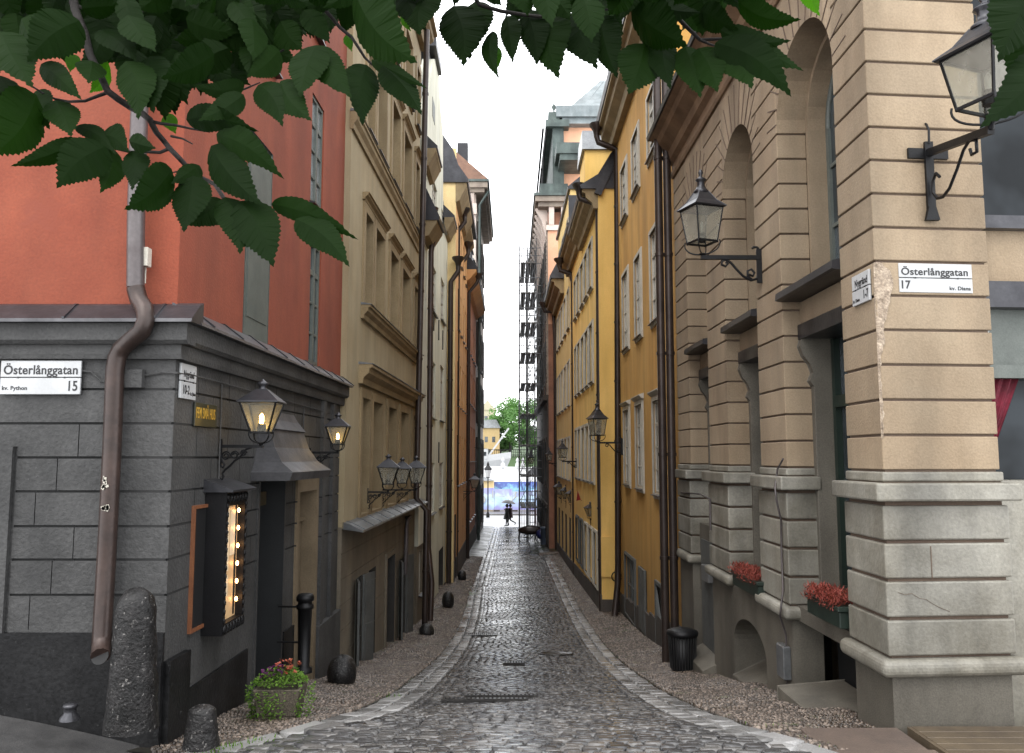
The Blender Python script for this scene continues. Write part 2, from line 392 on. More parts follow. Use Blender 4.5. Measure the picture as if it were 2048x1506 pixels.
class Stones:
    """many little rounded stones in one mesh with a tint value on each"""
    def __init__(s): s.v = []; s.f = []; s.t = []
    def sett(s, cx, cy, lx, ly, z, tx, ty, top=.012, rot=0., hgt=.05):
        t = R.random(); b = len(s.v)
        c, sn = math.cos(rot), math.sin(rot)
        def P(a, bb, zz):
            X = a * c - bb * sn; Y = a * sn + bb * c
            return (cx + X, cy + Y, z + zz + a * tx + bb * ty)
        hx, hy = lx / 2, ly / 2
        j = lambda: R.uniform(-.06, .06)
        C = [(-1 + j(), -1 + j()), (1 + j(), -1 + j()), (1 + j(), 1 + j()), (-1 + j(), 1 + j())]
        for k, zz in ((1., -hgt), (.97, -top), (.8, 0.)):
            for p, q in C: s.v.append(P(p * hx * k, q * hy * k, zz))
        s.v.append(P(R.uniform(-.2, .2) * hx, R.uniform(-.2, .2) * hy, top * .12))
        for r in range(2):
            for i in range(4):
                s.f.append((b + r * 4 + i, b + r * 4 + (i + 1) % 4, b + r * 4 + 4 + (i + 1) % 4, b + r * 4 + 4 + i))
        for i in range(4): s.f.append((b + 8 + i, b + 8 + (i + 1) % 4, b + 12))
        s.t += [t] * 13
    def pebble(s, cx, cy, rx, ry, z, rot, h=.02, n=7):
        t = R.random() ** 1.3; b = len(s.v); c, sn = math.cos(rot), math.sin(rot)
        for k, zz in ((1., -.02), (.72, h * .62)):
            for i in range(n):
                a = 2 * math.pi * i / n + R.uniform(-.15, .15); X, Y = rx * k * math.cos(a), ry * k * math.sin(a)
                s.v.append((cx + X * c - Y * sn, cy + X * sn + Y * c, z + zz))
        s.v.append((cx, cy, z + h))
        for i in range(n):
            s.f.append((b + i, b + (i + 1) % n, b + n + (i + 1) % n, b + n + i)); s.f.append((b + n + i, b + n + (i + 1) % n, b + 2 * n))
        s.t += [t] * (2 * n + 1)
    def build(s, name, m):
        me = bpy.data.meshes.new(name); me.from_pydata(s.v, [], s.f)
        me.polygons.foreach_set('use_smooth', [len(f) == 4 for f in s.f])
        a = me.attributes.new('tint', 'FLOAT', 'POINT'); a.data.foreach_set('value', s.t)
        me.materials.append(m); o = bpy.data.objects.new(name, me); COL.objects.link(o)
        return o

KLP = [(-1.5, 30.8), (-1.38, 25), (-1.36, 21), (-1.42, 17), (-1.5, 13), (-1.5, 10), (-1.55, 8.6), (-1.68, 7.75), (-1.95, 7.2), (-2.35, 6.85), (-2.75, 6.65)]
KRP = [(2.02, 43), (2.04, 30), (2.05, 20), (2.0, 13), (1.93, 10), (1.9, 8), (1.96, 7), (2.2, 6.4), (2.5, 5.9), (2.8, 5.4)]
def pathx(P, y):
    for (xa, ya), (xb, yb) in zip(P, P[1:]):
        if y >= yb: return xa + (xb - xa) * max(0., min(1., (y - ya) / (yb - ya)))
    return P[-1][0]
def KL(y): return -1.42 if y > 30.9 else pathx(KLP, y)
def KR(y): return 1.4 if y > 43 else pathx(KRP, y)
def S3(t):
    t = max(0., min(1., t)); return t * t * (3 - 2 * t)
def GX(x, y):
    """ground height: the profile of the lane plus the dip toward the left corner"""
    t = max(0., min(1., (-x - 1.3) / 1.4)); t = t * t * (3 - 2 * t)
    return G(y) - .17 * t * math.exp(-((y - 6.7) / 2.2) ** 2) + 0 - .2 * S3((x - 1.8) / 1.3) * math.exp(-((y - 6.0) / 1.9) ** 2)
def ysteps(a, b, f=.02, mn=.15):
    y = a; out = [a]
    while y < b:
        y += max(mn, f * y); out.append(min(y, b))
    return out
def strip(name, xa, xb, y0, y1, dz, m, nx=1, mn=.25):
    mb = MB(); ys = ysteps(y0, y1, .02, mn)
    for i in range(len(ys) - 1):
        for k in range(nx):
            p = []
            for (y, t) in ((ys[i], k), (ys[i], k + 1), (ys[i + 1], k + 1), (ys[i + 1], k)):
                a, b = xa(y), xb(y); x = a + (b - a) * t / nx
                p.append((x, y, GX(x, y) + dz(x, y)))
            mb.quad(*p)
    for i in range(len(mb.sm)): mb.sm[i] = True
    return struct(mb.build(name, m))
# base sheet: one large sheet to the horizon
strip('ground', lambda y: -8, lambda y: 8, -12, 64.0, lambda x, y: -.06, M_joint, 40, .3)
# cobbled roadway
st = Stones()
def cobbles(x0f, x1f, y0, y1, ly, lx, rowtilt=.0):
    y = y0
    while y < y1:
        L_ = ly * R.uniform(.88, 1.12)
        x = x0f(y) + R.uniform(-.05, 0)
        x1 = x1f(y)
        while x < x1:
            w = lx * R.uniform(.75, 1.3)
            cx, cy = x + w / 2, y + L_ / 2 + R.uniform(-.008, .008)
            dz = .012 * math.sin(cx * 2.1 + cy * .7) + .01 * math.sin(cy * 2.3 - cx)
            sl = (G(cy + .2) - G(cy - .2)) / .4
            st.sett(cx, cy, w - .012, L_ - .012, GX(cx, cy) + dz + R.uniform(-.004, .004), R.uniform(-.05, .05), sl + R.uniform(-.05, .035), top=.014, rot=R.uniform(-.04, .04))
            x += w
        y += L_
cobbles(lambda y: KL(y) + .52, lambda y: KR(y) - .48, 7.6, 64.5, .108, .142)
cobbles(lambda y: -7.5 if y < 5.25 else max(-2.6, KL(y) + .45) - (0 if y > 6.6 else .6), lambda y: 7.5 if y < 4.6 else KR(y) - .4, 2.0, 7.6, .1, .155)
struct(st.build('cobbled_lane', M_sett))
# kerb bands: long pale granite stones in three lines each side
st = Stones()
def kerbline(P, off, w, ln, y0=-1e9, y1=1e9):
    """stones laid along a path, shifted sideways by off"""
    Q = [Vector((x, y, 0)) for x, y in P]; seg = []
    d = 0.; tot = sum((Q[i + 1] - Q[i]).length for i in range(len(Q) - 1))
    def pos(t):
        for i in range(len(Q) - 1):
            l = (Q[i + 1] - Q[i]).length
            if t <= l or i == len(Q) - 2:
                dr = (Q[i + 1] - Q[i]).normalized(); return Q[i] + dr * t, dr
            t -= l
    while d < tot:
        l_ = ln * R.uniform(.7, 1.3)
        c, dr = pos(min(tot, d + l_ / 2)); d += l_
        nrm = Vector((-dr.y, dr.x, 0)); nrm = nrm if nrm.x > 0 else -nrm
        c = c + nrm * (off + R.uniform(-.008, .008))
        if not y0 < c.y < y1: continue
        a = math.atan2(-dr.x, dr.y) 
        e = .15; sy = (GX(c.x + dr.x * e, c.y + dr.y * e) - GX(c.x - dr.x * e, c.y - dr.y * e)) / (2 * e)
        st.sett(c.x, c.y, w, l_ - .015, GX(c.x, c.y) + R.uniform(.01, .022), R.uniform(-.03, .03), sy + R.uniform(-.015, .015), top=.01, rot=a, hgt=.09)
def up(P): return P[::-1]
K2 = [(-1.42, 31.2), (-1.42, 64)]; K3 = [(1.4, 44), (1.4, 60)]
kerbline(up(KLP), .08, .2, .42); kerbline(up(KLP), .31, .2, .36, y0=6.9)
for o_, w_ in ((.02, .17), (.23, .17), (.44, .13)): kerbline(K2, o_, w_, .5)
kerbline(up(KRP), -.08, .2, .42); kerbline(up(KRP), -.3, .19, .3, y0=6.2); kerbline(K3, .3, .2, .5)
struct(st.build('kerb', M_kerb))
st = Stones()
kerbline(up(KLP), .48, .1, .16, y0=7.2); kerbline(up(KRP), -.46, .1, .16, y0=6.5)
struct(st.build('gutter', M_sett))
# pebbled sidewalks
def LW(y): return -2.95 if y < 13.2 else -2.75
def RW(y): return 3.45 if y < 15.5 else (3.2 if y < 24.4 else 2.7)
st = Stones()
def pebbles(xa, xb, y0, y1, side):
    y = y0
    while y < y1:
        q = .036 + .006 * math.sin(y * 3) if y < 16 else (.045 if y < 26 else .06)
        x = xa(y) + R.uniform(0, q)
        while x < xb(y):
            e = (KL(y) - x) if side < 0 else (x - KR(y))
            z = GX(x, y) + .014 + min(.1, .07 * max(0, e)) + .01
            st.pebble(x, y + R.uniform(-.012, .012), q * R.uniform(.42, .68), q * R.uniform(.42, .68), z, R.random() * 6.3, h=q * .42, n=6)
            x += q * R.uniform(.95, 1.2)
        y += q * .98
pebbles(lambda y: -2.85 if y < 13.2 else -2.7, lambda y: KL(y) - .03, 6.75, 42, -1)
pebbles(lambda y: KR(y) + .03, lambda y: 3.2 if y < 15.5 else (3.15 if y < 24.4 else 2.65), 6.35, 44, 1)
struct(st.build('pebble_sidewalk', M_peb))
strip('sidewalk', lambda y: LW(y) - .3, lambda y: KL(y) - .01, 6.72, 64.5, lambda x, y: .016 + min(.1, .07 * max(0, KL(y) - x)), M_joint, 3)
strip('sidewalk', lambda y: KR(y) + .01, lambda y: RW(y) + .3 if y > 7.0 else 3.16, 5.9, 64.5, lambda x, y: .016 + min(.1, .07 * max(0, x - KR(y))), M_joint, 3)
# asphalt sidewalk in front of the left corner with its red kerb, and slabs in front of the right corner
mb = MB()
def az(x): return -2.0 - .39 * max(0., min(1., (x + 4.6) / 2.0)) ** 1.3
xs = [-7.6 + .25 * i for i in range(21)] + [-2.5]
for x0, x1 in zip(xs, xs[1:]):
    for t0, t1 in ((0, .5), (.5, 1)):
        def Pq(x, t):
            yf = 5.62 + .25 * max(0, (x + 4.2)) ; y = yf + (6.97 - yf) * t
            return (x, y, az(x) - .03 * (1 - t))
        mb.quad(Pq(x0, t0), Pq(x1, t0), Pq(x1, t1), Pq(x0, t1))
mb.sm = [True] * len(mb.sm)
struct(mb.build('sidewalk', M_asph))
mb = MB()
for i in range(10):
    x0 = -7.5 + i * .52; x1 = x0 + .5
    f0 = 5.61 + .25 * max(0, x0 + 4.2); f1 = 5.61 + .25 * max(0, x1 + 4.2); e = R.uniform(0, .008)
    mb.hexa([(x0, f0 - .28, -2.6), (x1, f1 - .28, -2.6), (x1, f1, -2.6), (x0, f0, -2.6), (x0, f0 - .28, az(x0) - .03 + e), (x1, f1 - .28, az(x1) - .03 + e), (x1, f1, az(x1) - .02 + e), (x0, f0, az(x0) - .02 + e)])
struct(mb.build('kerb', mat('red_granite_kerb', (.2, .11, .085), (.12, .07, .055), .45, 6, .3, 60, fine=.3), bevel=.012))
mb = MB()
for j, (yy, zz) in enumerate(((6.3, -2.16), (5.7, -2.13), (5.1, -2.08))):
    for i in range(1):
        x0 = 2.32 + i * .8 + .12 * j * 0
        mb.box(x0, x0 + .78, yy, yy + .58, zz - .1, zz + R.uniform(-.004, .004))
struct(mb.build('pavement', mat('pinkish_paving_slab', (.2, .15, .12), (.13, .1, .085), .4, 3, .3, 80, fine=.2), bevel=.01))
# ================================================================ facade helpers
def WR(f, pa, pb, yt, yb, ref=None, n=0.):
    ym = (yt + yb) / 2; ref = pa if ref is None else ref
    u0 = f.uz(pa, ym, n)[0]; u1 = f.uz(pb, ym, n)[0]
    z1 = f.uz(ref, yt, n)[1]; z0 = f.uz(ref, yb, n)[1]
    return (min(u0, u1), max(u0, u1), min(z0, z1), max(z0, z1))

def window(f, root, r, cas=.09, proud=.03, depth=.07, nc=2, nr=4, fm=None, cm=None, gm=None, sill=True, hood=False, bar=.03, label=None):
    """r is the clear opening; returns the relief op that cuts it"""
    u0, u1, z0, z1 = r; fm = fm or M_frameg; cm = cm or fm; gm = gm or G_win
    mb = MB()
    if cas:
        for k, (c, p) in enumerate(((cas, proud), (cas * .62, proud + .018))):
            f.box(mb, u0 - c, u0, z0 - c, z1 + c, 0., p, 0); f.box(mb, u1, u1 + c, z0 - c, z1 + c, 0., p, 0)
            f.box(mb, u0, u1, z1, z1 + c, 0., p, 0); f.box(mb, u0, u1, z0 - c, z0, 0., p, 0)
    s = .05; a, b = -depth - .015, -depth + .03
    f.box(mb, u0, u0 + s, z0, z1, a, b, 1); f.box(mb, u1 - s, u1, z0, z1, a, b, 1)
    f.box(mb, u0 + s, u1 - s, z1 - s, z1, a, b, 1); f.box(mb, u0 + s, u1 - s, z0, z0 + s, a, b, 1)
    for i in range(1, nc):
        u = u0 + (u1 - u0) * i / nc; w = .035 if nc == 2 else .02
        f.box(mb, u - w, u + w, z0 + s, z1 - s, a, b + .006, 1)
    for j in range(1, nr):
        z = z0 + (z1 - z0) * j / nr; w = bar / 2 + (.02 if (nr >= 3 and j == nr - 1 - (nr > 4)) else 0)
        f.box(mb, u0 + s, u1 - s, z - w, z + w, a, b - .006, 1)
    if hood:
        f.prof(mb, u0 - cas - .05, u1 + cas + .05, [(0, z1 + cas), (.05, z1 + cas), (.12, z1 + cas + .07), (.12, z1 + cas + .09), (0, z1 + cas + .13)], 0)
    w_ = mb.build('window', [cm, fm], root)
    if label: w_['label'] = label
    mb = MB(); k = R.uniform(-.012, .012)
    mb.quad(f.pt(u0 + .02, z0 + .02, -depth + .002 + k), f.pt(u1 - .02, z0 + .02, -depth + .002), f.pt(u1 - .02, z1 - .02, -depth + .002 + k), f.pt(u0 + .02, z1 - .02, -depth + .002), 0)
    mb.build('pane', gm, w_)
    if sill:
        mb = MB(); f.prof(mb, u0 - .04, u1 + .04, [(-.04, z0 - .01), (proud + .07, z0 - .035), (proud + .07, z0 - .055), (-.04, z0 - .05)])
        mb.build('sill', M_lead, w_)
    return (u0, u1, z0, z1, depth + .025, False)

def pipe(root, pts, r, m, clamps=(), hopper=None, label=None):
    mb = MB(); mb.tube(pts, r, 10)
    o = mb.build('drainpipe', m, root)
    if label: o['label'] = label
    mb = MB()
    P = [Vector(p) for p in pts]
    for i in range(len(P) - 1):
        d = P[i + 1] - P[i]
        if d.length > 1.6:
            k = int(d.length / 1.9)
            for j in range(1, k + 1):
                c = P[i] + d * (j / (k + 1)); e = d.normalized() * .03
                mb = MB(); mb.tube([c - e, c + e], r * 1.17, 10); mb.build('collar', m, o)
    if hopper is not None:
        c = Vector(hopper); mb = MB()
        mb.lathe([(r * .9, -.32), (r * 1.2, -.16), (r * 2.3, -.02), (r * 2.5, .06)], c, 8)
        mb.build('hopper', m, o)
    return o
def body(f, root, u0, u1, z0, z1, n0, n1, m, name='wall_core'):
    mb = MB(); f.box(mb, u0, u1, z0, z1, n1, n0); return mb.build(name, m, root)

# ================================================================ LEFT 1: red corner house over a grey ground floor
rt = thing('corner_building', 'red plastered corner house with a dark grey rusticated ground floor, left of the lane', 'building', (-2.85, 6.95, -2.2))
fF = F(-2.83, 6.9, -9.0, 6.9, (0, 0)); fS = F(-2.83, 6.9, -2.74, 13.15, (5, 10))
gz = [.57, .284, 0, -.28, -.565, -.836, -1.12]
GV = lambda f, u0, u1: [(u0, u1, z - .01, z + .01, .02, True, 4) for z in gz]
mb = MB()
ops = GV(fF, 0, 6) + [(1.31, 6, -1.42, .09, -.035), (1.29, 1.31, -1.42, .09, .012)]
for i, z in enumerate(gz[1:]):
    ops.append((.78 + .5 * ((i * 37) % 3) / 3, .788 + .5 * ((i * 37) % 3) / 3, z - .28, z, .012, True, 4))
ops += [(0, 6, -3, -1.42, -.03, True, 1), (0, .15, -3, -1.65, -.05, True, 1)]
relief(mb, fF, 0, 5.8, -2.6, .82, ops, mi=0)
door = WR(fS, 512, 562, 955, 1400); door = (door[0], door[1] , -3.2, fS.uz(540, 962)[1])
nich = WR(fS, 592, 626, 980, 1300); nich = (nich[0], nich[1], -3.4, fS.uz(592, 985)[1])
U1 = fS.len
ops = GV(fS, 0, U1)
for i, z in enumerate([.82] + gz):
    for k in range(9):
        u = .5 + k * .78 + (i % 2) * .36
        ops.append((u, u + .01, z - .28, z, .014, True, 4))
ops += [(0, .42, -3.5, -1.65, -.055, True, 1), (.42, 2.02, -3.6, -2.0, -.025, True, 1), (door[1] + .1, nich[0] - .05, -3.6, -2.1, -.025, True, 1),
        (nich[0] - .12, nich[1] + .12, -3.6, nich[3] + .16, -.03, True, 2), (nich[0], nich[1], nich[2], nich[3], .22, True, 2),
        (door[0] - .05, door[1] + .05, door[2], door[3] + .05, -.02), (*door, .35, True, 3),
        (5.0, 5.16, -3.6, .82, -.05), (5.62, 5.78, -3.6, .82, -.05), (4.9, U1, -3.6, -2.35, -.07)]
relief(mb, fS, 0, U1, -3.6, .82, ops, mi=0)
mb.build('ground_floor_wall', [M_grey, M_dark, M_tan, mat('reveal_black', (.022, .024, .026), (.012, .013, .014), .6), mat('dark_joint', (.03, .03, .03), (.02, .02, .02), .9)], rt)  # the restaurant door recess is near black, unlike the grey wall
# door leaf in the entrance, transom
mb = MB()
fS.box(mb, door[0] + .04, door[1] - .04, door[2], door[3] - .55, -.34, -.3)
fS.box(mb, door[0] + .1, door[1] - .1, door[2] + .7, door[3] - .75, -.3, -.285)
d_ = mb.build('door', M_void, rt)
mb = MB(); fS.box(mb, door[0] + .03, door[1] - .03, door[3] - .3, door[3] - .14, -.3, -.2); mb.build('transom', mat('gilt_board', (.12, .085, .04), (.05, .04, .02), .5, 6, .3), d_)
mb = MB(); fS.box(mb, nich[0] + .02, nich[1] - .02, nich[2], nich[3] - .45, -.215, -.17); fS.box(mb, nich[0] + .02, nich[1] - .02, nich[3] - .42, nich[3] - .36, -.215, -.12)
mb.build('door', M_tan, rt)
# ledge
mb = MB()
for f, a, b in ((fF, -.14, 5.8), (fS, 0, U1)):
    f.prof(mb, a, b, [(-.05, .94), (.11, .94), (.14, .97), (.14, 1.11), (-.05, 1.11)])
    f.prof(mb, a if f is fS else -.07, b, [(-.05, .82), (.06, .82), (.07, .86), (.07, .94), (-.05, .94)])
mb.build('cornice', M_grey, rt)
mb = MB()
for f, a, b in ((fF, -.2, 5.8), (fS, -.0, U1)):
    f.prof(mb, a, b, [(-.05, 1.31), (.02, 1.28), (.2, 1.14), (.21, 1.11), (-.05, 1.115)])
    for k in range(9):
        u = a + .3 + k * .75; f.prof(mb, u, u + .02, [(-.02, 1.3), (.02, 1.295), (.205, 1.155), (.205, 1.14), (0, 1.27)])
mb.build('ledge_flashing', M_lead, rt)
# red floors
fFr = F(-2.85, 6.93, -9.0, 6.93, (0, 0)); fSr = F(-2.85, 6.93, -2.76, 13.3, (5, 10))
mb = MB()
relief(mb, fFr, 0, 5.8, 1.2, 9, [(2.0, 2.9, 2.2, 9, .05)], mi=0)
sh = WR(fSr, 490, 541, 300, 690); sh = (sh[0], sh[1], 1.28, 3.55)
w1 = WR(fSr, 619, 640, 490, 735, 619)
w2 = WR(fSr, 606, 633, 110, 285, 606)
R_ = rt
ops = [(*sh, .03, True, 1)]
ops.append(window(fSr, R_, (w1[0], w1[1], 1.3, w1[3] + .1), cas=.0, proud=.01, depth=.05, nc=2, nr=4, fm=M_framegr))
ops.append(window(fSr, R_, (w1[0] - .1, w1[1], 3.55, 5.1), cas=.0, proud=.01, depth=.05, nc=2, nr=4, fm=M_framegr, gm=G_winb))
ops.append(window(fSr, R_, (w1[0] - .1, w1[1], 6.0, 7.6), cas=.0, proud=.01, depth=.05, nc=2, nr=4, fm=M_framegr))
ops.append(window(fSr, R_, (sh[0], sh[1], 4.55, 6.2), cas=.0, proud=.01, depth=.05, nc=2, nr=4, fm=M_framegr))
relief(mb, fSr, 0, fSr.len, 1.2, 9, ops, mi=0)
mb.build('upper_wall', [M_red, M_framegr], rt)
mb = MB()
for q in ((sh[0] + .03, sh[1] - .03, 1.3, 3.5),):
    fSr.box(mb, q[0], q[1], q[2], q[3], -.028, -.0)
    fSr.box(mb, q[0] + .06, q[1] - .06, q[2] + .2, (q[2] + q[3]) / 2 - .1, -.0, .008)
    fSr.box(mb, q[0] + .06, q[1] - .06, (q[2] + q[3]) / 2 + .1, q[3] - .2, -.0, .008)
mb.build('shutter', M_framegr, rt)
mb = MB()
mb.add([(-8.6, 7.4, -3), (-3.25, 7.4, -3), (-3.25, 13.1, -3), (-8.6, 13.1, -3), (-8.6, 7.4, 8.98), (-3.25, 7.4, 8.98), (-3.25, 13.1, 8.98), (-8.6, 13.1, 8.98)],
       [(0, 1, 5, 4), (1, 2, 6, 5), (2, 3, 7, 6), (3, 0, 4, 7), (4, 5, 6, 7)])
mb.build('wall_core', M_red, rt)
mb = MB(); mb.hexa([(-9, 6.6, 9.0), (-2.4, 6.6, 9.0), (-2.4, 13.3, 9.0), (-9, 13.3, 9.0), (-7.5, 8.6, 11), (-4.2, 8.6, 11), (-4.2, 13.3, 11), (-7.5, 13.3, 11)])
mb.build('roof', M_roofd, rt)
# S-bend drainpipe on the front
ys = 6.79
pts = [at(281, -900, ys), at(281, 150, ys), at(272, 430, ys), at(271, 575, ys), at(277, 598, ys), at(289, 618, ys - .06), at(292, 640, ys - .1), at(284, 662, ys - .1), at(262, 680, ys - .06), at(243, 697, ys), at(234, 715, ys), at(230, 740, ys),
       at(224, 900, ys), at(214, 1100, ys), at(204, 1270, ys), at(203, 1290, ys - .03), at(201, 1312, ys - .14)]
pipe(rt, pts[:4], .071, M_pipeg, label='grey upper length of the drainpipe')
o = pipe(rt, pts[3:], .073, M_piper, label='reddish brown S-bend and lower drainpipe with white sticker scraps')
mb = MB(); mb.lathe([(.066, 0), (.066, .004)], (0, 0, 0), 14)
mb.v = [tuple(Vector(v)) for v in mb.v]; 
Mx = Matrix.Translation(pts[-1] + Vector((0, -.006, -.001))) @ Matrix.Rotation(rad(65), 4, 'X'); mb.v = [tuple(Mx @ Vector(v)) for v in mb.v]
mb.build('outlet', M_void, o)
def scrap(f3, w, h, n, parent, m):
    mb = MB()
    for i in range(n):
        a = R.uniform(-w, w); b = R.uniform(-h, h); c = R.uniform(.004, .012); d = R.uniform(.006, .018)
        mb.box(a - c, a + c, -.002, 0, b - d, b + d, M=Matrix.Translation(f3) @ Matrix.Rotation(R.uniform(-.6, .6), 4, 'Y'))
    mb.build('sticker', m, parent)
scrap(at(210, 968, ys - .077), .014, .05, 12, o, M_frameg)
scrap(at(212, 1016, ys - .077), .026, .016, 16, o, M_frameg)
# cable and junction box under the cornice
mb = MB()
mb.tube([fF.pt(5, .72, .02), fF.pt(3, .73, .02), fF.pt(.95, .735, .02), fF.pt(.7, .715, .02), fF.pt(.6, .63, .02), fF.pt(.45, .62, .02)], .008, 5)
mb.tube([fF.pt(.27, .68, .02), fF.pt(.1, .71, .02), fF.pt(-.02, .705, .02), fS.pt(.3, .72, .02), fS.pt(2.6, .7, .02), fS.pt(5.4, .66, .02)], .008, 5)
mb.tube([fS.pt(1.02, .7, .02), fS.pt(1.02, .0, .02), fS.pt(1.02, -.55, .02)], .008, 5)
mb.tube([fS.pt(4.0, .66, .02), fS.pt(4.0, 0, .02)], .008, 5)
fF.box(mb, .25, .45, .58, .73, 0, .07)
mb.build('cable', M_grey, rt)
mb = MB()
c = at(292, 520, 6.84); mb.box(-.035, .035, -.05, .03, -.06, .1, M=Matrix.Translation(c)); mb.tube([c + Vector((0, 0, -.06)), c + Vector((0, 0, -.2))], .008, 6)
mb.build('sensor_box', M_frameg, rt, bevel=.015)
# flared lead hood over the restaurant door
h0, h1 = fS.uz(505, 930)[0] - .05, fS.uz(600, 930)[0] - .16
zb = fS.uz(540, 962)[1] + .02
mb = MB()
rings = [(0, .42, 0), (0, .45, .09), (.02, .44, .1), (.1, .30, .2), (.17, .2, .36), (.2, .15, .52), (.21, .135, .56), (.19, .16, .57), (.25, .08, .68), (.3, .03, .78)]
vs = []
for ins, n, z in rings:
    vs += [fS.pt(h0 + ins, zb + z, -.05), fS.pt(h0 + ins, zb + z, n), fS.pt(h1 - ins, zb + z, n), fS.pt(h1 - ins, zb + z, -.05)]
fs = []
for i in range(len(rings) - 1):
    for j in range(3): fs.append((i * 4 + j, i * 4 + j + 1, i * 4 + 5 + j, i * 4 + 4 + j))
fs.append((0, 1, 2, 3)); fs.append(tuple(len(vs) - 4 + k for k in (3, 2, 1, 0)))
mb.add(vs, fs)
mb.build('door_hood', mat('dull_lead', (.13, .13, .14), (.08, .08, .088), .55, 3, .3, 30, metal=.3, streak=.3), rt)
# thin board frame
q = WR(fS, 379, 409, 1008, 1250, 409)
mb = MB()
fS.box(mb, q[0], q[0] + .03, q[2], q[3], 0, .03); fS.box(mb, q[1] - .03, q[1], q[2], q[3], 0, .03)
fS.box(mb, q[0] + .03, q[1] - .03, q[2], q[2] + .03, 0, .03); fS.box(mb, q[0] + .03, q[1] - .03, q[3] - .03, q[3], 0, .03)
o = mb.build('notice_board', M_frameo)
mb = MB(); fS.box(mb, q[0] + .03, q[1] - .03, q[2] + .03, q[3] - .03, .002, .012); mb.build('panel', M_void, o)
tag(o, 'dark notice board in a thin orange wood frame beside the grey corner', 'notice board')
# menu cabinet
q = WR(fS, 449, 490, 1010, 1262, 449, .2); z0, z1 = fS.uz(449, 1270, .2)[1], fS.uz(449, 985, .2)[1]
u0, u1 = q[0], q[1]
mc = thing('menu_cabinet', 'black ornate restaurant menu cabinet with a column of glowing bulbs on the grey wall', 'menu cabinet', fS.pt((u0 + u1) / 2, z0, 0))
mb = MB()
fr = .055
fS.box(mb, u0, u1, z0, z1, .001, .05); 
fS.box(mb, u0, u0 + fr, z0, z1, .05, .2); fS.box(mb, u1 - fr, u1, z0, z1, .05, .2)
fS.box(mb, u0 + fr, u1 - fr, z0, z0 + .1, .05, .2); fS.box(mb, u0 + fr, u1 - fr, z1 - .13, z1, .05, .2)
for k in range(16):
    z = z0 + .05 + k * (z1 - z0 - .1) / 15
    for uu in (u0 + fr / 2, u1 - fr / 2): mb.rock(fS.pt(uu, z, .2), .015, .018, .03, k, 0, 6, .2)
for k in range(7):
    u = u0 + .05 + k * (u1 - u0 - .1) / 6
    for zz in (z0 + .05, z1 - .06):
        mb.rock(fS.pt(u, zz, .2), .02, .03, .04, k, 0, 6, .2)
        mb.tube([fS.pt(u + .03 * math.sin(a * .6), zz + .04 * math.cos(a * .6), .212) for a in range(8)], .006, 5)
mb.build('frame', M_iron, mc)
mb = MB(); mb.hexa([fS.pt(u0 - .05, z1, 0), fS.pt(u1 + .05, z1, 0), fS.pt(u1 + .05, z1, .27), fS.pt(u0 - .05, z1, .27), fS.pt(u0 - .05, z1 + .12, 0), fS.pt(u1 + .05, z1 + .12, 0), fS.pt(u1 + .05, z1 + .02, .28), fS.pt(u0 - .05, z1 + .02, .28)])
mb.build('roof', M_lead, mc)
mb = MB(); fS.box(mb, u0 + fr, u1 - fr, z0 + .1, z1 - .13, .06, .13); mb.build('backing', emit('lit_backing', (.5, .33, .17), .3), mc)  # emission puts the light of the bulbs into the backing
mb = MB()
for (a, b, c, d) in ((.03, .22, .42, .98), (.05, .22, .2, .38), (.25, .4, .55, .95)):
    fS.box(mb, u0 + fr + a, u0 + fr + b, z0 + .1 + c * (z1 - z0 - .23), z0 + .1 + d * (z1 - z0 - .23), .132, .136)
pg = mb.build('menu_page', emit('paper_lit', (.62, .5, .34), .3), mc)  # pages glow by themselves, standing in for bulb light on paper
mb = MB()
for i in range(26):
    zz = z0 + .12 + (.43 + .02 * i) * (z1 - z0 - .23); a = R.uniform(.08, .14)
    fS.box(mb, u0 + fr + .055, u0 + fr + .055 + a, zz, zz + .006, .136, .1375)
mb.build('printed_text', M_black, pg)
for k in range(6):
    mb = MB(); z = z0 + .26 + k * (z1 - z0 - .45) / 5
    mb.rock(fS.pt(u1 - fr - .07, z, .165), .013, .013, .022, k, 0, 10, .0); mb.build('bulb', E_bulb, mc)
mb = MB(); mb.tube([fS.pt(u1 - fr - .07, z0 + .12, .14), fS.pt(u1 - fr - .07, z1 - .14, .14)], .008, 6); mb.build('bulb_rail', M_iron, mc)
# ================================================================ LEFT 2: cream house
f2 = F(-2.66, 13.2, -2.5, 21.7, (5, 15))
rt = thing('cream_building', 'cream plastered house with tall paired windows above a taupe ground floor, left side', 'building', (-2.7, 13.2, -3.5))
U1 = f2.len
cols = [(721, 736), (743, 761), (774, 790), (799, 814)]
cu = []
for a, b in cols:
    cu.append((f2.uz(a, 900)[0], f2.uz(b, 900)[0]))
cu.append((7.62, 8.28))
rows = [(-.98, 1.05, 3), (2.72, 4.38, 4), (5.95, 7.7, 4), (8.7, 10.3, 3)]
ops = []
for ri, (z0, z1, nr) in enumerate(rows):
    for k, (a, b) in enumerate(cu):
        ops.append((a - .17, b + .1, z0 - .1, z1 + .16, -.035, True, 1))
for ri, (z0, z1, nr) in enumerate(rows):
    for k, (a, b) in enumerate(cu):
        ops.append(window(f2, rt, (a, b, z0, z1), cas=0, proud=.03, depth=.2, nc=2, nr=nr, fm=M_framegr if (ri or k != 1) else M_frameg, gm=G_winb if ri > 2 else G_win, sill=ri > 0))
mb = MB()
relief(mb, f2, 0, U1, -1.12, 11.2, ops, mi=0)
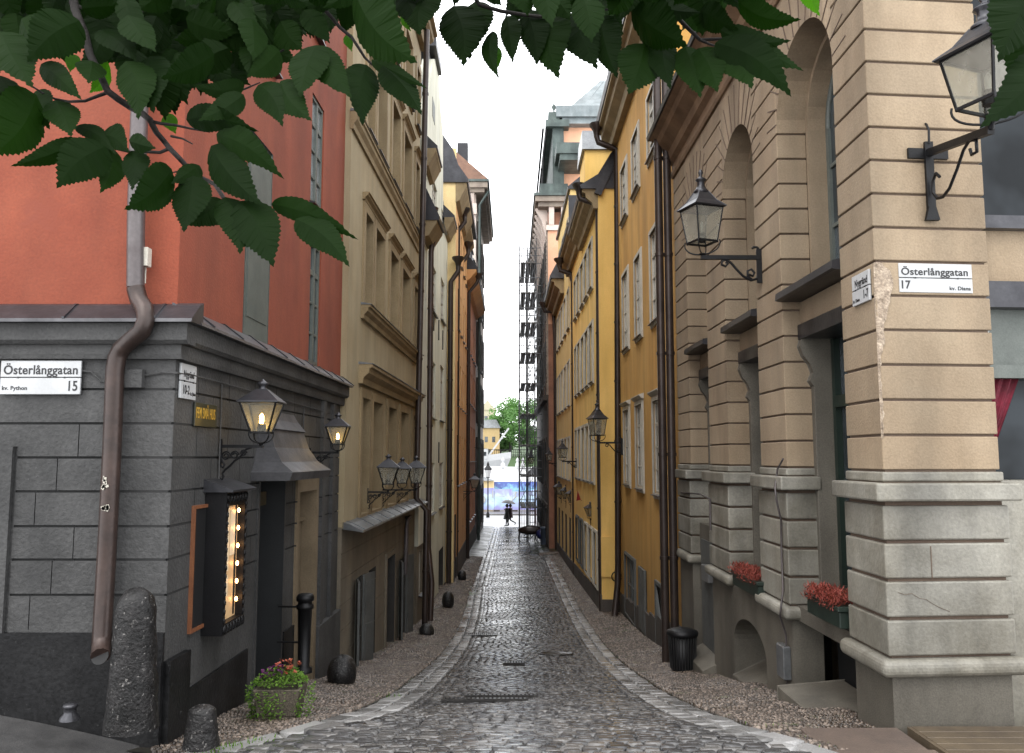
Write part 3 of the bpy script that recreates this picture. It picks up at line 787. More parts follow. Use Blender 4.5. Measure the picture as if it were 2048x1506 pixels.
# ground floor, slightly set back, with thin rustication lines
gops = [(0, U1, z - .006, z + .006, .012) for z in (-1.52, -1.92, -2.32, -2.72, -3.12)]
S_ = lambda a, b, yt, yb: WR(f2, a, b, yt, yb, b)
b1 = (f2.uz(713, 1250)[0], f2.uz(726, 1250)[0], f2.uz(726, 1330)[1], f2.uz(726, 1150)[1])
d1 = (f2.uz(739, 1250)[0], f2.uz(753, 1250)[0], -4.2, f2.uz(753, 1133)[1])
d2 = (f2.uz(773, 1220)[0], f2.uz(788, 1220)[0], -4.4, f2.uz(788, 1108)[1])
b2 = (f2.uz(800, 1200)[0], f2.uz(812, 1200)[0], f2.uz(812, 1285)[1], f2.uz(812, 1112)[1])
gops += [(d2[0] - .1, d2[1] + .12, d2[2], d2[3] + .1, -.04, True, 2), (*d1, .25, True, 3), (*d2, .25, True, 3), (*b1, .12, True, 3), (*b2, .12, True, 3)]
f2g = F(-2.69, 13.2, -2.53, 21.7, (5, 15))
relief(mb, f2g, 0, U1, -4.6, -1.1, gops, mi=2)
mb.build('wall', [M_cream, M_creamtrim, M_creamlow, M_dkwood], rt)
for q, top in ((d1, .3), (d2, .3)):
    mb = MB(); f2g.box(mb, q[0] + .04, q[1] - .04, q[2], q[3] - top, -.245, -.2); f2g.box(mb, q[0] + .12, q[1] - .12, -3.3, -2.7, -.2, -.19)
    mb.build('door', M_shut, rt)
    mb = MB(); f2g.box(mb, q[0] - .05, q[1] + .05, G(13.2 + q[0]) - .1, G(13.2 + q[1]) + .13, -.24, .12); mb.build('doorstep', M_granite, rt, bevel=.01)
for q in (b1, b2):
    for s_ in (-1, 1):
        e = q[0] if s_ < 0 else q[1]
        mb = MB(); w = .46
        p0 = f2g.pt(e, q[2], .01); p1 = f2g.pt(e + s_ * w * .82, q[2], .12)
        d = (p1 - p0); t = f2g.N * .035; h = Vector((0, 0, q[3] - q[2]))
        mb.hexa([p0, p1, p1 + t, p0 + t, p0 + h, p1 + h, p1 + h + t, p0 + h + t])
        for (a, b) in ((.08, .45), (.55, .92)):
            for (c, dd) in ((.12, .88),):
                pa = p0 + d * c + h * a + t; pb = p0 + d * dd + h * a + t; q1 = t * .3
                mb.hexa([pa, pb, pb + q1, pa + q1, pa + h * (b - a), pb + h * (b - a), pb + h * (b - a) + q1, pa + h * (b - a) + q1])
        mb.build('shutter', M_shut, rt)
    window(f2g, rt, q, cas=0, depth=.09, nc=2, nr=3, fm=M_framegr, sill=False)
# cornices: string course, hood over first floor windows, sills
mb = MB()
def corn(mb, f, u0, u1, zt, d, h, mi=0, ret=True):
    f.prof(mb, u0, u1, [(-.02, zt - h), (d * .3, zt - h), (d * .38, zt - h * .7), (d * .75, zt - h * .45), (d * .8, zt - h * .22), (d, zt - h * .16), (d, zt), (-.02, zt)], mi)
corn(mb, f2, -.02, U1 - .1, 5.72, .13, .3)
corn(mb, f2, cu[0][0] - .3, U1 - .3, 1.6, .24, .33)
corn(mb, f2, cu[0][0] - .2, U1 - .3, 2.66, .17, .24)
corn(mb, f2, -.02, U1, 11.6, .45, .5)
for a, b in cu:
    for z0, z1, nr in rows[1:3]: corn(mb, f2, a - .22, b + .12, z1 + .3, .13, .13)
mb.build('cornice', M_creamtrim, rt)
mb = MB()
for zt, d, a in ((5.72, .14, -.02), (1.6, .25, cu[0][0] - .3), (2.66, .18, cu[0][0] - .2)):
    f2.prof(mb, a - .01, U1 - .08, [(-.02, zt + .002), (d, zt + .002), (d + .01, zt + .012), (-.02, zt + .05)])
f2.prof(mb, 0, U1 + .05, [(-.02, -1.02), (.1, -1.05), (.3, -1.15), (.31, -1.18), (.27, -1.17), (-.02, -1.13)])
for k in range(11):
    u = .2 + k * .78; f2.prof(mb, u, u + .025, [(-.02, -1.005), (.1, -1.035), (.3, -1.135), (.3, -1.15), (.1, -1.06), (0, -1.03)])
mb.build('ledge_flashing', M_zinc, rt)
body(f2, rt, .02, U1, -4.6, 11.19, -.55, -7, M_cream)
mb = MB(); f2.prof(mb, 0, U1, [(.4, 11.62), (-7, 11.62), (-5, 14), (-1.5, 14)]); mb.build('roof', M_roofd, rt)
pz = 20.1
p = f2.uz(823, 900); U_ = p[0] - .2
pipe(rt, [f2.pt(U_, 11.1, .3), f2.pt(U_, -1.0, .16), f2.pt(U_, -1.3, .42), f2.pt(U_, G(20) + .03, .4)], .075, M_pipe, label='tall dark brown drainpipe')
mb = MB(); a = f2.uz(806, 1080)[0]
mb.tube([f2.pt(a + .35, -1.45, .0), f2.pt(a + .35, -1.42, .1), f2.pt(a + .2, -1.4, .12), f2.pt(a, -1.45, .1), f2.pt(a, -1.6, .08), f2.pt(a, -2.7, .06)], .055, 8)
mb.build('vent_pipe', M_pipeg, rt)

# ================================================================ LEFT narrow pale house
f2b = F(-2.44, 21.75, -2.4, 23.0, (5, 22))
rt = thing('narrow_building', 'very narrow pale house between two drainpipes beside the cream house', 'building', (-2.45, 21.75, -4.4))
mb = MB(); ops = [(0, 2, -5, -2.3, .03, True, 1)]
ops.append(window(f2b, rt, (.4, .9, -3.6, -2.5), cas=0, nr=3, depth=.1))
relief(mb, f2b, 0, f2b.len, -5, 6.2, ops, skirt=.4)
f2b.box(mb, 0, f2b.len, -5, 6.18, -3, -.42)
mb.build('wall', [M_pale, M_creamlow], rt)
mb = MB(); f2b.prof(mb, -.05, f2b.len + .02, [(0, 5.9), (.2, 5.95), (.42, 6.3), (.42, 6.36), (0, 6.36)]); mb.build('cornice', M_creamtrim, rt)
mb = MB(); f2b.prof(mb, -.08, f2b.len + .02, [(.48, 6.36), (.5, 6.45), (.1, 7.3), (-2, 8.2), (-2, 6.36)]); mb.build('roof', M_roofd, rt)
a = f2b.pt(.95, 0, 0); h = at(863, 420, 22.4)
pipe(rt, [h + Vector((0, 0, -.25)), h + Vector((-.02, 0, -.5)), Vector((a.x + .2, a.y, h.z - .75)), Vector((a.x + .14, a.y, h.z - 1.1)), Vector((a.x + .14, a.y, -2.4)), Vector((a.x + .3, a.y - .6, -3.3)), Vector((a.x + .28, a.y - .7, G(21) + .1))], .08, M_piper, hopper=h, label='rust brown drainpipe kinked near the ground')

# ================================================================ LEFT 3: pale gabled house
f3 = F(-2.52, 23.0, -2.5, 31.5, (5, 25))
rt = thing('gabled_building', 'pale greenish white house with a tall curved gable, left side', 'building', (-2.55, 23, -4.5))
U1 = f3.len
c3 = [(859, 869.5, 'a'), (879, 886.5, 'b')]
ops = []
for (a, b, t), yr in zip(c3, (((326, 410), (513, 611), (715, 832), (926, 1028)), ((362, 431), (545, 632), (727, 839), (925, 1015)))):
    ua, ub = f3.uz(a, 900)[0], f3.uz(b, 900)[0]
    for i, (yt, yb) in enumerate(yr):
        zt = f3.uz(a, yt)[1]; zb = f3.uz(a, yb)[1]
        ops.append(window(f3, rt, (ua, ub, zb, zt), cas=.0, proud=.02, depth=.08, nc=2, nr=4, fm=M_frameg, gm=G_winb))
dd = (f3.uz(877, 1150)[0], f3.uz(886, 1150)[0], -4.8, f3.uz(886, 1092)[1])
ops += [(*dd, .2, True, 1)]
ops += [(dd[0] - 3.6, dd[0] - 2.6, -4.2, -2.5, .08, True, 2)]
mb = MB()
relief(mb, f3, 0, U1, -5, 8.9, ops, skirt=.4)
# gable above the eaves, in the wall plane
def gp(px, py): 
    u, z = f3.uz(px, py); return u, z
gpts = [(844.5, 300), (844.5, 215), (852, 195), (860, 165), (864, 135), (866, 118), (876, 118), (879, 150), (880, 190), (883, 235), (886, 262), (887, 345)]
G2 = [gp(*q) for q in gpts]
u_lo = max(G2[0][0], -1.4)
base = 8.88
poly = [(u_lo, base)] + [(max(u, u_lo), z) for u, z in G2[:-1]] + [(G2[-1][0], base)]
mb.poly([f3.pt(u, z, 0) for u, z in poly]); mb.poly([f3.pt(u, z, -.35) for u, z in poly][::-1])
for i in range(len(poly)):
    a, b = poly[i], poly[(i + 1) % len(poly)]
    mb.quad(f3.pt(*a, 0), f3.pt(*b, 0), f3.pt(*b, -.35), f3.pt(*a, -.35))
f3.box(mb, .02, U1, -5, 8.88, -7, -.42)
mb.build('wall', [M_pale, M_dkwood, M_framegr], rt)
mb = MB(); g0 = gp(864, 190); g1 = gp(869.5, 252)
f3.box(mb, f3.uz(864.5, 220)[0], f3.uz(869.5, 220)[0], g1[1], g0[1], .001, .012); mb.build('gable_window', M_framegr, rt)
mb = MB(); f3.box(mb, dd[0] + .05, dd[1] - .05, -4.8, dd[3] - .2, -.19, -.15); mb.build('door', M_tan, rt)
# dark coping along the gable, top cap
mb = MB()
for i in range(1, len(poly) - 2):
    a, b = poly[i], poly[i + 1]
    mb.bar(f3.pt(a[0], a[1], -.15), f3.pt(b[0], b[1], -.15), .06, .42)
capc = gp(870, 108)
f3.box(mb, gp(865, 118)[0] - .1, gp(876, 118)[0] + .15, gp(870, 118)[1], gp(870, 100)[1], -.5, .12)
mb.build('gable_coping', M_roofd, rt)
mb = MB()
f3.prof(mb, -.05, 1.6, [(0, 8.3), (.12, 8.35), (.3, 8.7), (.34, 8.75), (.34, 8.85), (0, 8.85)])
f3.prof(mb, U1 - 1.7, U1, [(0, 8.3), (.12, 8.35), (.3, 8.7), (.34, 8.75), (.34, 8.85), (0, 8.85)])
mb.build('cornice', M_creamtrim, rt)
mb = MB()
f3.prof(mb, -.05, 1.6, [(.38, 8.85), (.38, 8.92), (0, 9.3), (-.2, 9.9), (-.4, 11.5), (-2.5, 12.3), (-2.5, 8.85)])
f3.prof(mb, 1.6, U1 - 1.7, [(-.36, 8.9), (-.36, 11.3), (-2.5, 12.2), (-2.5, 8.9)])
f3.prof(mb, U1 - 1.7, U1, [(.38, 8.85), (.38, 8.92), (0, 9.3), (-2.5, 11), (-2.5, 8.85)])
mb.build('roof', M_lead, rt)
mb = MB(); c = f3.pt(.2, 0, -.9); mb.box(c.x - .3, c.x + .35, c.y - .1, c.y + 1.4, 8.9, 12.6); mb.build('chimney', M_roofd, rt)
mb = MB()
for px, py in ((857, 640), (866, 640), (876, 660), (884, 680), (861, 900), (876, 905)):
    u, z = f3.uz(px, py); mb.bar(f3.pt(u, z - .35, .03), f3.pt(u, z + .35, .03), .035)
mb.build('wall_anchor', M_iron, rt)

# ================================================================ LEFT 4: lemon and orange narrow house with pipes
f4 = F(-2.2, 31.5, -2.22, 40.0, (5, 35))
rt = thing('lemon_building', 'narrow lemon yellow house behind a bunch of dark drainpipes, left side', 'building', (-2.3, 31.5, -4.8))
ops = [(0, 9, -5.2, -3.9, -.03, True, 1)]
for uu in (1.6, 3.4, 5.2, 7.0):
    for z0, z1 in ((-1.1, .9), (2.1, 3.9), (5.2, 6.9), (8.2, 9.6)):
        ops.append(window(f4, rt, (uu, uu + .7, z0, z1), cas=.0, depth=.1, nr=3))
ops += [(.4, 1.4, -5.2, -2.2, .2, True, 2)]
mb = MB(); relief(mb, f4, 0, f4.len, -5.2, 10.6, ops, skirt=.4)
f4.box(mb, .0, f4.len, -5.2, 12.0, -6.5, -.42)
mb.build('wall', [M_orange, M_darkst, M_dkwood], rt)
mb = MB(); mb.box(-3.4, -2.19, 31.38, 31.47, -5.2, 12.1); mb.build('side_wall', M_yell4, rt)
mb = MB(); f4.prof(mb, -.15, 5, [(0, 9.9), (.15, 10), (.42, 10.55), (.42, 10.7), (0, 10.7)]); f4.prof(mb, 5, 8.4, [(0, 9.9), (.1, 10), (.35, 10.3), (.35, 10.45), (0, 10.45)]); mb.build('cornice', M_creamtrim, rt)
mb = MB(); f4.prof(mb, -.2, 8.4, [(.48, 10.7), (.5, 10.82), (.1, 11.4), (-.1, 12.0), (-.5, 12.6), (-2.4, 12.7), (-6.5, 12), (-6.5, 10.7)]); mb.build('roof', M_lead, rt)
for (px, Y, top, m, nn) in ((899, 31.1, 10.2, M_pipe, 0), (913, 33.5, 10.3, M_pipe, 1), (922, 37.6, 10.1, M_pipe, 2)):
    b = at(px, 915, Y); hx = b.x + .28; hz = [7.6, 10.25, 9.9][nn]
    pipe(rt, [(hx, Y, hz - .3), (hx, Y, hz - .5), (b.x, Y, hz - .9), (b.x, Y, G(Y) + .1)], .1, m, hopper=(hx, Y, hz))
# ================================================================ LEFT 5: long terracotta house
f5 = F(-2.3, 40.0, -2.28, 51.5, (5, 45))
rt = thing('terracotta_building', 'long terracotta house with dormers along its dark roof, left side', 'building', (-2.4, 40, -5))
ops = [(0, 12, -5.6, -4.1, -.03, True, 1)]
for k in range(6):
    uu = .9 + k * 1.8
    for z0, z1 in ((-3.4, -1.6), (-.2, 1.7), (2.9, 4.7), (5.6, 7.3)):
        ops.append(window(f5, rt, (uu, uu + .9, z0, z1), cas=0., depth=.12, nr=3, sill=True, fm=M_framegr))
mb = MB(); relief(mb, f5, 0, f5.len, -5.6, 8.9, ops, skirt=.4); f5.box(mb, 0, f5.len, -5.6, 8.88, -7, -.42)
mb.build('wall', [M_terra, M_darkst], rt)
mb = MB(); f5.prof(mb, -.2, f5.len, [(0, 8.6), (.2, 8.7), (.55, 9.1), (.55, 9.2), (0, 9.2)]); mb.build('cornice', M_orange, rt)
mb = MB(); f5.prof(mb, -.2, f5.len, [(.6, 9.2), (.62, 9.3), (-1.6, 12.1), (-3.5, 13), (-6.8, 9.2)]); rf = mb.build('roof', M_roofd, rt)
for k in range(5):
    mb = MB(); u = 1.0 + k * 2.2
    f5.box(mb, u, u + .9, 9.7, 11.0, -1.2, .15, 0); f5.prof(mb, u - .08, u + .98, [(.22, 11.0), (-1.2, 11.0), (-1.2, 11.35), (-.5, 11.3), (.1, 11.15)], 1)
    mb.build('dormer', [M_roofd, M_zinc], rf)
b = f5.pt(.6, 0, .15); hh = f5.pt(.6, 9.1, .6)
pipe(rt, [hh + Vector((0, 0, -.2)), hh + Vector((-.05, 0, -.4)), (b.x, b.y, 8.2), (b.x, b.y, G(b.y) + .1)], .09, M_pipe, hopper=hh)
# ================================================================ LEFT 6: tall stone house at the quay end
f6 = F(-2.3, 51.5, -2.22, 63.5, (5, 60)); f6f = F(-2.3, 51.4, -9, 51.4, (0, 0))
rt = thing('quay_corner_building', 'tall pinkish stone house with pilasters and a wide eave at the quay end, left side', 'building', (-2.3, 51.4, -5.2))
ops = [(0, 13, -5.8, .5, -.05, True, 1)]
for k in range(4):
    uu = 1.2 + k * 2.9
    for z0, z1 in ((-4.6, -2.2), (-1.2, 1.0), (2.4, 4.8), (6.2, 8.4), (10, 12), (13.2, 15)):
        ops.append((uu - .25, uu + 1.35, z0 - .2, z1 + .3, -.1, True, 1))
        ops.append(window(f6, rt, (uu, uu + 1.1, z0, z1), cas=0, depth=.15, nr=3, fm=M_framegr))
mb = MB(); relief(mb, f6, 0, f6.len, -5.8, 17, ops, skirt=.4); f6.box(mb, .05, f6.len, -5.8, 17, -7, -.42)
mb.build('wall', [M_quoin, M_darkst], rt)
mb = MB(); relief(mb, f6f, 0, 6.5, -5.8, 17, [(.0, .8, -5.8, 16, -.06), (1.6, 2.5, -5.8, 16, -.06), (.8, 1.6, -5.8, 16, 0)], skirt=.1)
f6f.box(mb, -.05, .9, 15.4, 16.1, 0, .25); f6f.box(mb, 1.5, 2.6, 15.4, 16.1, 0, .25)
for u in (.1, .5, 1.7, 2.1): f6f.prof(mb, u, u + .28, [(0, 16.1), (.15, 16.1), (.4, 16.9), (0, 16.9)])
f6f.box(mb, -.05, 7, 11.5, 11.8, 0, .12)
mb.build('end_wall', M_pink, rt)
mb = MB(); mb.box(-9.2, -1.55, 50.7, 64, 17.0, 17.35); mb.box(-9, -1.75, 50.9, 63.8, 16.75, 17.0); mb.build('eave', M_quoin, rt)
mb = MB(); mb.box(-9.3, -1.45, 50.6, 64.1, 17.36, 17.5)
mb.build('gutter', M_copper, rt)
mb = MB(); mb.add([(-1.5, 50.65, 17.51), (-9.2, 50.65, 17.51), (-9.2, 64, 17.51), (-1.5, 64, 17.51), (-4.2, 52, 20.3), (-6, 52, 20.3), (-6, 62, 20.3), (-4.2, 62, 20.3)], [(0, 1, 5, 4), (1, 2, 6, 5), (2, 3, 7, 6), (3, 0, 4, 7), (4, 5, 6, 7)])
mb.build('roof', mat('brown_tile_roof', (.25, .13, .08), (.17, .09, .06), .8, 3, .3, 20), rt)
mb = MB(); mb.box(-3.6, -2.9, 52.5, 53.4, 18.5, 20.6); mb.build('chimney', M_roofd, rt)
b = Vector((-2.05, 51.2, 0)); pipe(rt, [(-1.5, 51.2, 16.9), (-2.05, 51.2, 16), (-2.05, 51.2, G(51) + .1)], .09, M_copper)
# ================================================================ RIGHT 1: sandstone corner house
rt = thing('sandstone_building', 'beige rusticated corner house with tall arches on a pale marble pedestal, right of the lane', 'building', (3.1, 6.93, -2.3))
A0 = (3.10, 6.93)
g1 = F(3.10, 6.93, 3.055, 15.2, (0, 10)); gF = F(3.10, 6.93, 4.13, 7.02, (3, 0))
U1 = g1.len
piers = [(0, .72), (2.38, 3.33), (4.82, 5.91), (7.27, U1)]
opens = [(.72, 2.38), (3.33, 4.82), (5.91, 7.27)]
def pier(mb, i, z0, z1, g=0., gi=None, mi=0):
    """block of pier i grown by g on its exposed sides"""
    if i == 0:
        p = [g1.pt(-g, 0, g), gF.pt(1.03 + g, 0, g), gF.pt(1.03 + g, 0, -.9), g1.pt(.72 + g, 0, -.5), g1.pt(.72 + g, 0, g)]
        p[0] = Vector((3.10 - g, 6.93 - g, 0))
        k = 5; vs = [Vector((q.x, q.y, z0)) for q in p] + [Vector((q.x, q.y, z1)) for q in p]
        mb.add(vs, [(4, 3, 2, 1, 0), (5, 6, 7, 8, 9)] + [(j, (j + 1) % k, k + (j + 1) % k, k + j) for j in range(k)], mi)
    else:
        a, b = piers[i]; g1.box(mb, a - g, b + (g if i < 3 else 0), z0, z1, -.34, g, mi)
CZ = [-.1 + .2975 * k for k in range(0, 19)]
for i in range(4):
    mb = MB()
    for k in range(18): pier(mb, i, CZ[k], CZ[k + 1] - .022)
    po = mb.build('pier', M_sand, rt, bevel=.006)
    mb = MB(); pier(mb, i, -.12, 5.25, -.022); mb.build('joint_core', M_sandd, po)
    mb = MB()
    for k in range(4): pier(mb, i, -1.61 + k * .31, -1.61 + (k + 1) * .31 - .028, .035)
    pier(mb, i, -.2, -.12, .02)
    pe = mb.build('pedestal', M_marble, rt, bevel=.014, bseg=2)
    mb = MB(); pier(mb, i, -1.66, -.2, .0); mb.build('joint_core', M_sandd, pe)
    mb = MB(); pier(mb, i, -.36, -.21, .115); mb.build('band', M_marble, pe, bevel=.018, bseg=2)
    mb = MB(); pier(mb, i, -1.775, -1.63, .11); mb.build('torus_moulding', M_marble, pe, bevel=.06, bseg=4)
# base wall with basement openings
mb = MB()
for i in range(4): pier(mb, i, -4.2, -1.76, .0)
bo = opens
r_ = [(bo[0][0], bo[0][1] , -4.2, -1.9), (bo[1][0], bo[1][1], -4.2, -2.02), (bo[2][0], bo[2][1], -4.2, -1.3)]
g1b = F(3.10, 6.93, 3.055, 15.2, (0, 10))
# opening 1: deep recess; opening 2: segmental arch; opening 3: door niche
g1.box(mb, bo[0][0], bo[0][1], -1.78, -1.62, -.5, -.06)
ar = MB(); uc = (bo[1][0] + bo[1][1]) / 2; w = .72; zsp = -2.5
def arcwall(mb, f, u0, u1, uc, r, zs, ztop, n0, n1, rise=None, mi=0, seg=18):
    rise = rise or r
    pa = [(uc - r * math.cos(math.pi * k / seg), zs + rise * math.sin(math.pi * k / seg)) for k in range(seg + 1)]
    for k in range(seg):
        a, b = pa[k], pa[k + 1]
        for n, fl in ((n1, 0),):
            mb.quad(f.pt(a[0], a[1], n), f.pt(b[0], b[1], n), f.pt(b[0], ztop, n), f.pt(a[0], ztop, n), mi)
        mb.quad(f.pt(a[0], a[1], n1), f.pt(a[0], a[1], n0), f.pt(b[0], b[1], n0), f.pt(b[0], b[1], n1), mi)
    for x0, x1 in ((u0, uc - r), (uc + r, u1)):
        if x1 - x0 > .002: mb.quad(f.pt(x0, zs, n1), f.pt(x1, zs, n1), f.pt(x1, ztop, n1), f.pt(x0, ztop, n1), mi)
arcwall(mb, g1, bo[1][0], bo[1][1], uc, w, zsp, -1.72, -.5, -.004, rise=.38)
g1.box(mb, bo[1][0], uc - w, -4.2, zsp, -.5, -.004); g1.box(mb, uc + w, bo[1][1], -4.2, zsp, -.5, -.004)
g1.box(mb, bo[2][0], bo[2][1], -2.2, -1.1, -.5, -.12)
g1.box(mb, bo[2][0], bo[2][1], -4.2, -2.2, -.5, -.14)
mb.build('base_wall', M_granite, rt)
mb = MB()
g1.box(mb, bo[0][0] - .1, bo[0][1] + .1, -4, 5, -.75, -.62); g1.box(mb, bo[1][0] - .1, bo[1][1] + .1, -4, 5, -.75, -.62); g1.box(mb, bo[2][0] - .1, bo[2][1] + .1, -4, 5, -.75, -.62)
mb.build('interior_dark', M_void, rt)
# steps and sloped slabs
mb = MB()
y0 = 6.93 + bo[0][0]
g1.prof(mb, bo[0][0] + .02, bo[0][1] - .25, [(-.45, -2.75), (.26, -2.75), (.26, -2.42), (-.45, -2.36)])
mb.build('doorstep', M_granite, rt, bevel=.01)
mb = MB(); g1.prof(mb, uc - w, uc + w, [(-.5, -3.6), (.02, -3.6), (.02, -2.98), (-.5, -2.75)])
mb.build('sloping_sill', M_granite, rt, bevel=.01)
mb = MB(); g1.prof(mb, bo[2][0] - .1, bo[2][1] - .2, [(-.12, -3.9), (.2, -3.9), (.2, -3.2), (-.12, -3.05)]); mb.build('sloping_sill', M_granite, rt, bevel=.01)
# openings: stone jambs with consoles, lintels, sills, arches, glazing
spr = 3.78
for oi, (a, b) in enumerate(opens):
    mb = MB(); gr = MB()
    uc_ = (a + b) / 2; r = (b - a) / 2
    arcwall(mb, g1, a, b, uc_, r, spr, 5.25, -.34, -.004)
    arcwall(mb, g1, a, b, uc_, r - .06, spr, 5.25, -.62, -.34)
    for s_ in (0, 1):
        x0, x1 = (a, a + .06) if s_ == 0 else (b - .06, b)
        g1.box(mb, x0, x1, 1.85, spr, -.62, -.34)
    g1.box(mb, a, b, 1.5, 1.76, -.6, -.2)
    # radial joints of the arch
    for k in range(15):
        t = math.pi * (k + .5) / 15; c, s_ = math.cos(t), math.sin(t)
        L_ = min(1.32 - r * .0, (5.2 - spr - r * s_) / max(s_, .05)) if s_ > .5 else .34
        L_ = min(L_, .62)
        p0 = g1.pt(uc_ - (r + .005) * c, spr + (r + .005) * s_, -.001); p1 = g1.pt(uc_ - (r + L_) * c, spr + (r + L_) * s_, -.001)
        gr.bar(p0, p1, .012, .012)
    aw = mb.build('arch_wall', M_sand, rt); gr.build('arch_joints', M_sandd, aw)
for oi, (a, b) in enumerate(opens):
    for x0, x1 in ((a, a + .1), (b - .1, b)):
        mb = MB()
        g1.box(mb, x0, x1, -1.75, .8, -.56, -.3)
        g1.prof(mb, x0 - .0, x1 + .0, [(-.56, .8), (-.3, .8), (-.26, .86), (-.3, .95), (-.27, 1.05), (-.2, 1.14), (-.16, 1.25), (-.18, 1.33), (-.56, 1.33)])
        mb.build('stone_jamb', M_granite, rt, bevel=.006)
    mb = MB(); g1.box(mb, a, b, 1.335, 1.5, -.6, -.17); mb.build('lintel', M_lead, rt)
    mb = MB(); g1.prof(mb, a + .0, b - .0, [(-.6, 1.95), (-.3, 1.92), (.07, 1.86), (.08, 1.78), (.04, 1.77), (-.6, 1.765)]); mb.build('sill', M_roofd, rt)
    # arched upper window and shop window below
    mb = MB(); r = (b - a) / 2 - .06; uc_ = (a + b) / 2
    g1.box(mb, a + .06, a + .13, 1.9, spr, -.6, -.55); g1.box(mb, b - .13, b - .06, 1.9, spr, -.6, -.55); g1.box(mb, uc_ - .04, uc_ + .04, 1.9, spr + r, -.6, -.55)
    for z in (2.6, 3.3): g1.box(mb, a + .06, b - .06, z, z + .04, -.6, -.56)
    mb.tube([g1.pt(uc_ - (r - .03) * math.cos(math.pi * k / 16), spr + (r - .03) * math.sin(math.pi * k / 16), -.575) for k in range(17)], .035, 6)
    w_ = mb.build('arched_window', M_framegr, rt)
    mb = MB(); mb.poly([g1.pt(a + .05, 1.9, -.585), g1.pt(b - .05, 1.9, -.585)] + [g1.pt(uc_ + r * math.cos(math.pi * k / 16), spr + r * math.sin(math.pi * k / 16), -.585) for k in range(17)])
    mb.build('pane', G_win, w_)
    zb = -1.5 if oi < 2 else -1.1
    mb = MB()
    g1.box(mb, a + .1, a + .18, zb, 1.33, -.6, -.5); g1.box(mb, b - .18, b - .1, zb, 1.33, -.6, -.5); g1.box(mb, a + .18, b - .18, .55, .68, -.6, -.48); g1.box(mb, a + .18, b - .18, zb, zb + .12, -.6, -.5)
    w_ = mb.build('shop_window', M_green, rt)
    mb = MB(); mb.quad(g1.pt(a + .15, zb, -.57), g1.pt(b - .15, zb, -.57), g1.pt(b - .15, 1.33, -.57), g1.pt(a + .15, 1.33, -.57)); mb.build('pane', G_win, w_)
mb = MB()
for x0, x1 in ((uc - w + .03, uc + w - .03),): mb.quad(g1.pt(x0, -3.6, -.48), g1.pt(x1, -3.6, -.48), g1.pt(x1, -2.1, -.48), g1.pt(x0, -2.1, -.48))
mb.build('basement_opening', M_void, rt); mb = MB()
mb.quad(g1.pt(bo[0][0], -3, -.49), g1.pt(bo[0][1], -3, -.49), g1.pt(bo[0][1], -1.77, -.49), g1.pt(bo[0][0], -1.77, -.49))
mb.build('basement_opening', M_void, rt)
# cornice and attic
mb = MB()
g1.prof(mb, -.5, U1, [(-.3, 5.25), (.03, 5.25), (.05, 5.3), (.05, 5.36), (.02, 5.38), (.02, 5.5), (.1, 5.56), (.13, 5.7), (.3, 5.84), (.34, 5.95), (.44, 6.0), (-.3, 6.02)])
mb.build('cornice', mat('sandstone_cornice', (.34, .22, .13), (.24, .15, .085), .85, 2, .2, 40, streak=.3), rt)
mb = MB(); g1.prof(mb, -.5, U1 + .05, [(-.3, 6.022), (.47, 6.005), (.49, 6.07), (-.3, 6.3), (-3, 8), (-7, 8), (-7, 6.022)]); mb.build('roof', M_roofd, rt)
mb = MB(); mb.hexa([(3.9, 7.75, -3), (9.8, 8.2, -3), (9.8, 15, -3), (3.9, 15, -3), (3.9, 7.75, 6.0), (9.8, 8.2, 6.0), (9.8, 15, 6.0), (3.9, 15, 6.0)]); mb.build('wall_core', M_sand, rt)
# far flank of the corner pier: recessed bay facing the square
mb = MB(); q = F(4.13, 7.42, 9.5, 7.8, (4, 0))
relief(mb, q, -.1, 5.2, -3, 6, [(0, 5, -.2, 1.4, .15, False), (-.1, 5, 2.15, 5.2, .12, False), (-.1, 5.2, -3, -.2, -.12, True, 1)], skirt=.2)
mb.build('bay_wall', [M_sand, M_marble], rt)
mb = MB(); q.box(mb, -.1, 5, 1.36, 1.6, -.12, .05); q.box(mb, 0, 5, 2.08, 2.2, -.12, .1); mb.build('bay_lintel', M_lead, rt)
mb = MB(); q.box(mb, 0, 5, .72, .84, -.14, -.02); q.box(mb, 0, 5, .84, 1.36, -.14, -.09); q.box(mb, 0, .12, -.2, .8, -.14, -.05); w_ = mb.build('bay_window', M_framegr, rt)
mb = MB(); mb.quad(q.pt(0, -.2, -.135), q.pt(5, -.2, -.135), q.pt(5, 1.3, -.135), q.pt(0, 1.3, -.135)); mb.quad(q.pt(0, 2.1, -.1), q.pt(5, 2.1, -.1), q.pt(5, 5.2, -.1), q.pt(0, 5.2, -.1)); mb.build('pane', G_bay, w_)
mb = MB(); n_ = 26
for i in range(n_):
    u0_, u1_ = .02 + i * .02, .02 + (i + 1) * .02
    w0 = lambda z, u: .35 + .65 * (z + .2) / .92
    a0 = -.115 + .018 * math.sin(i * 1.5); a1 = -.115 + .018 * math.sin((i + 1) * 1.5)
    mb.quad(q.pt(.02 + (u0_ - .02) * .25, -.19, a0), q.pt(.02 + (u1_ - .02) * .25, -.19, a1), q.pt(u1_, .72, a1), q.pt(u0_, .72, a0))
mb.build('curtain', mat('crimson_curtain', (.3, .012, .045), (.14, .006, .02), .7, 6, .2, 40), w_)
mb = MB(); mb.lathe([(.0, 0), (.17, 0), (.17, .02), (0, .025)], (0, 0, 0), 28); Mx = Matrix.Translation(q.pt(-.03, 1.18, .1)) @ Matrix.Rotation(rad(90), 4, 'X'); mb.v = [tuple(Mx @ Vector(v)) for v in mb.v]
mb.build('round_plate', mat('pale_disc', (.4, .4, .38), None, .4), rt)
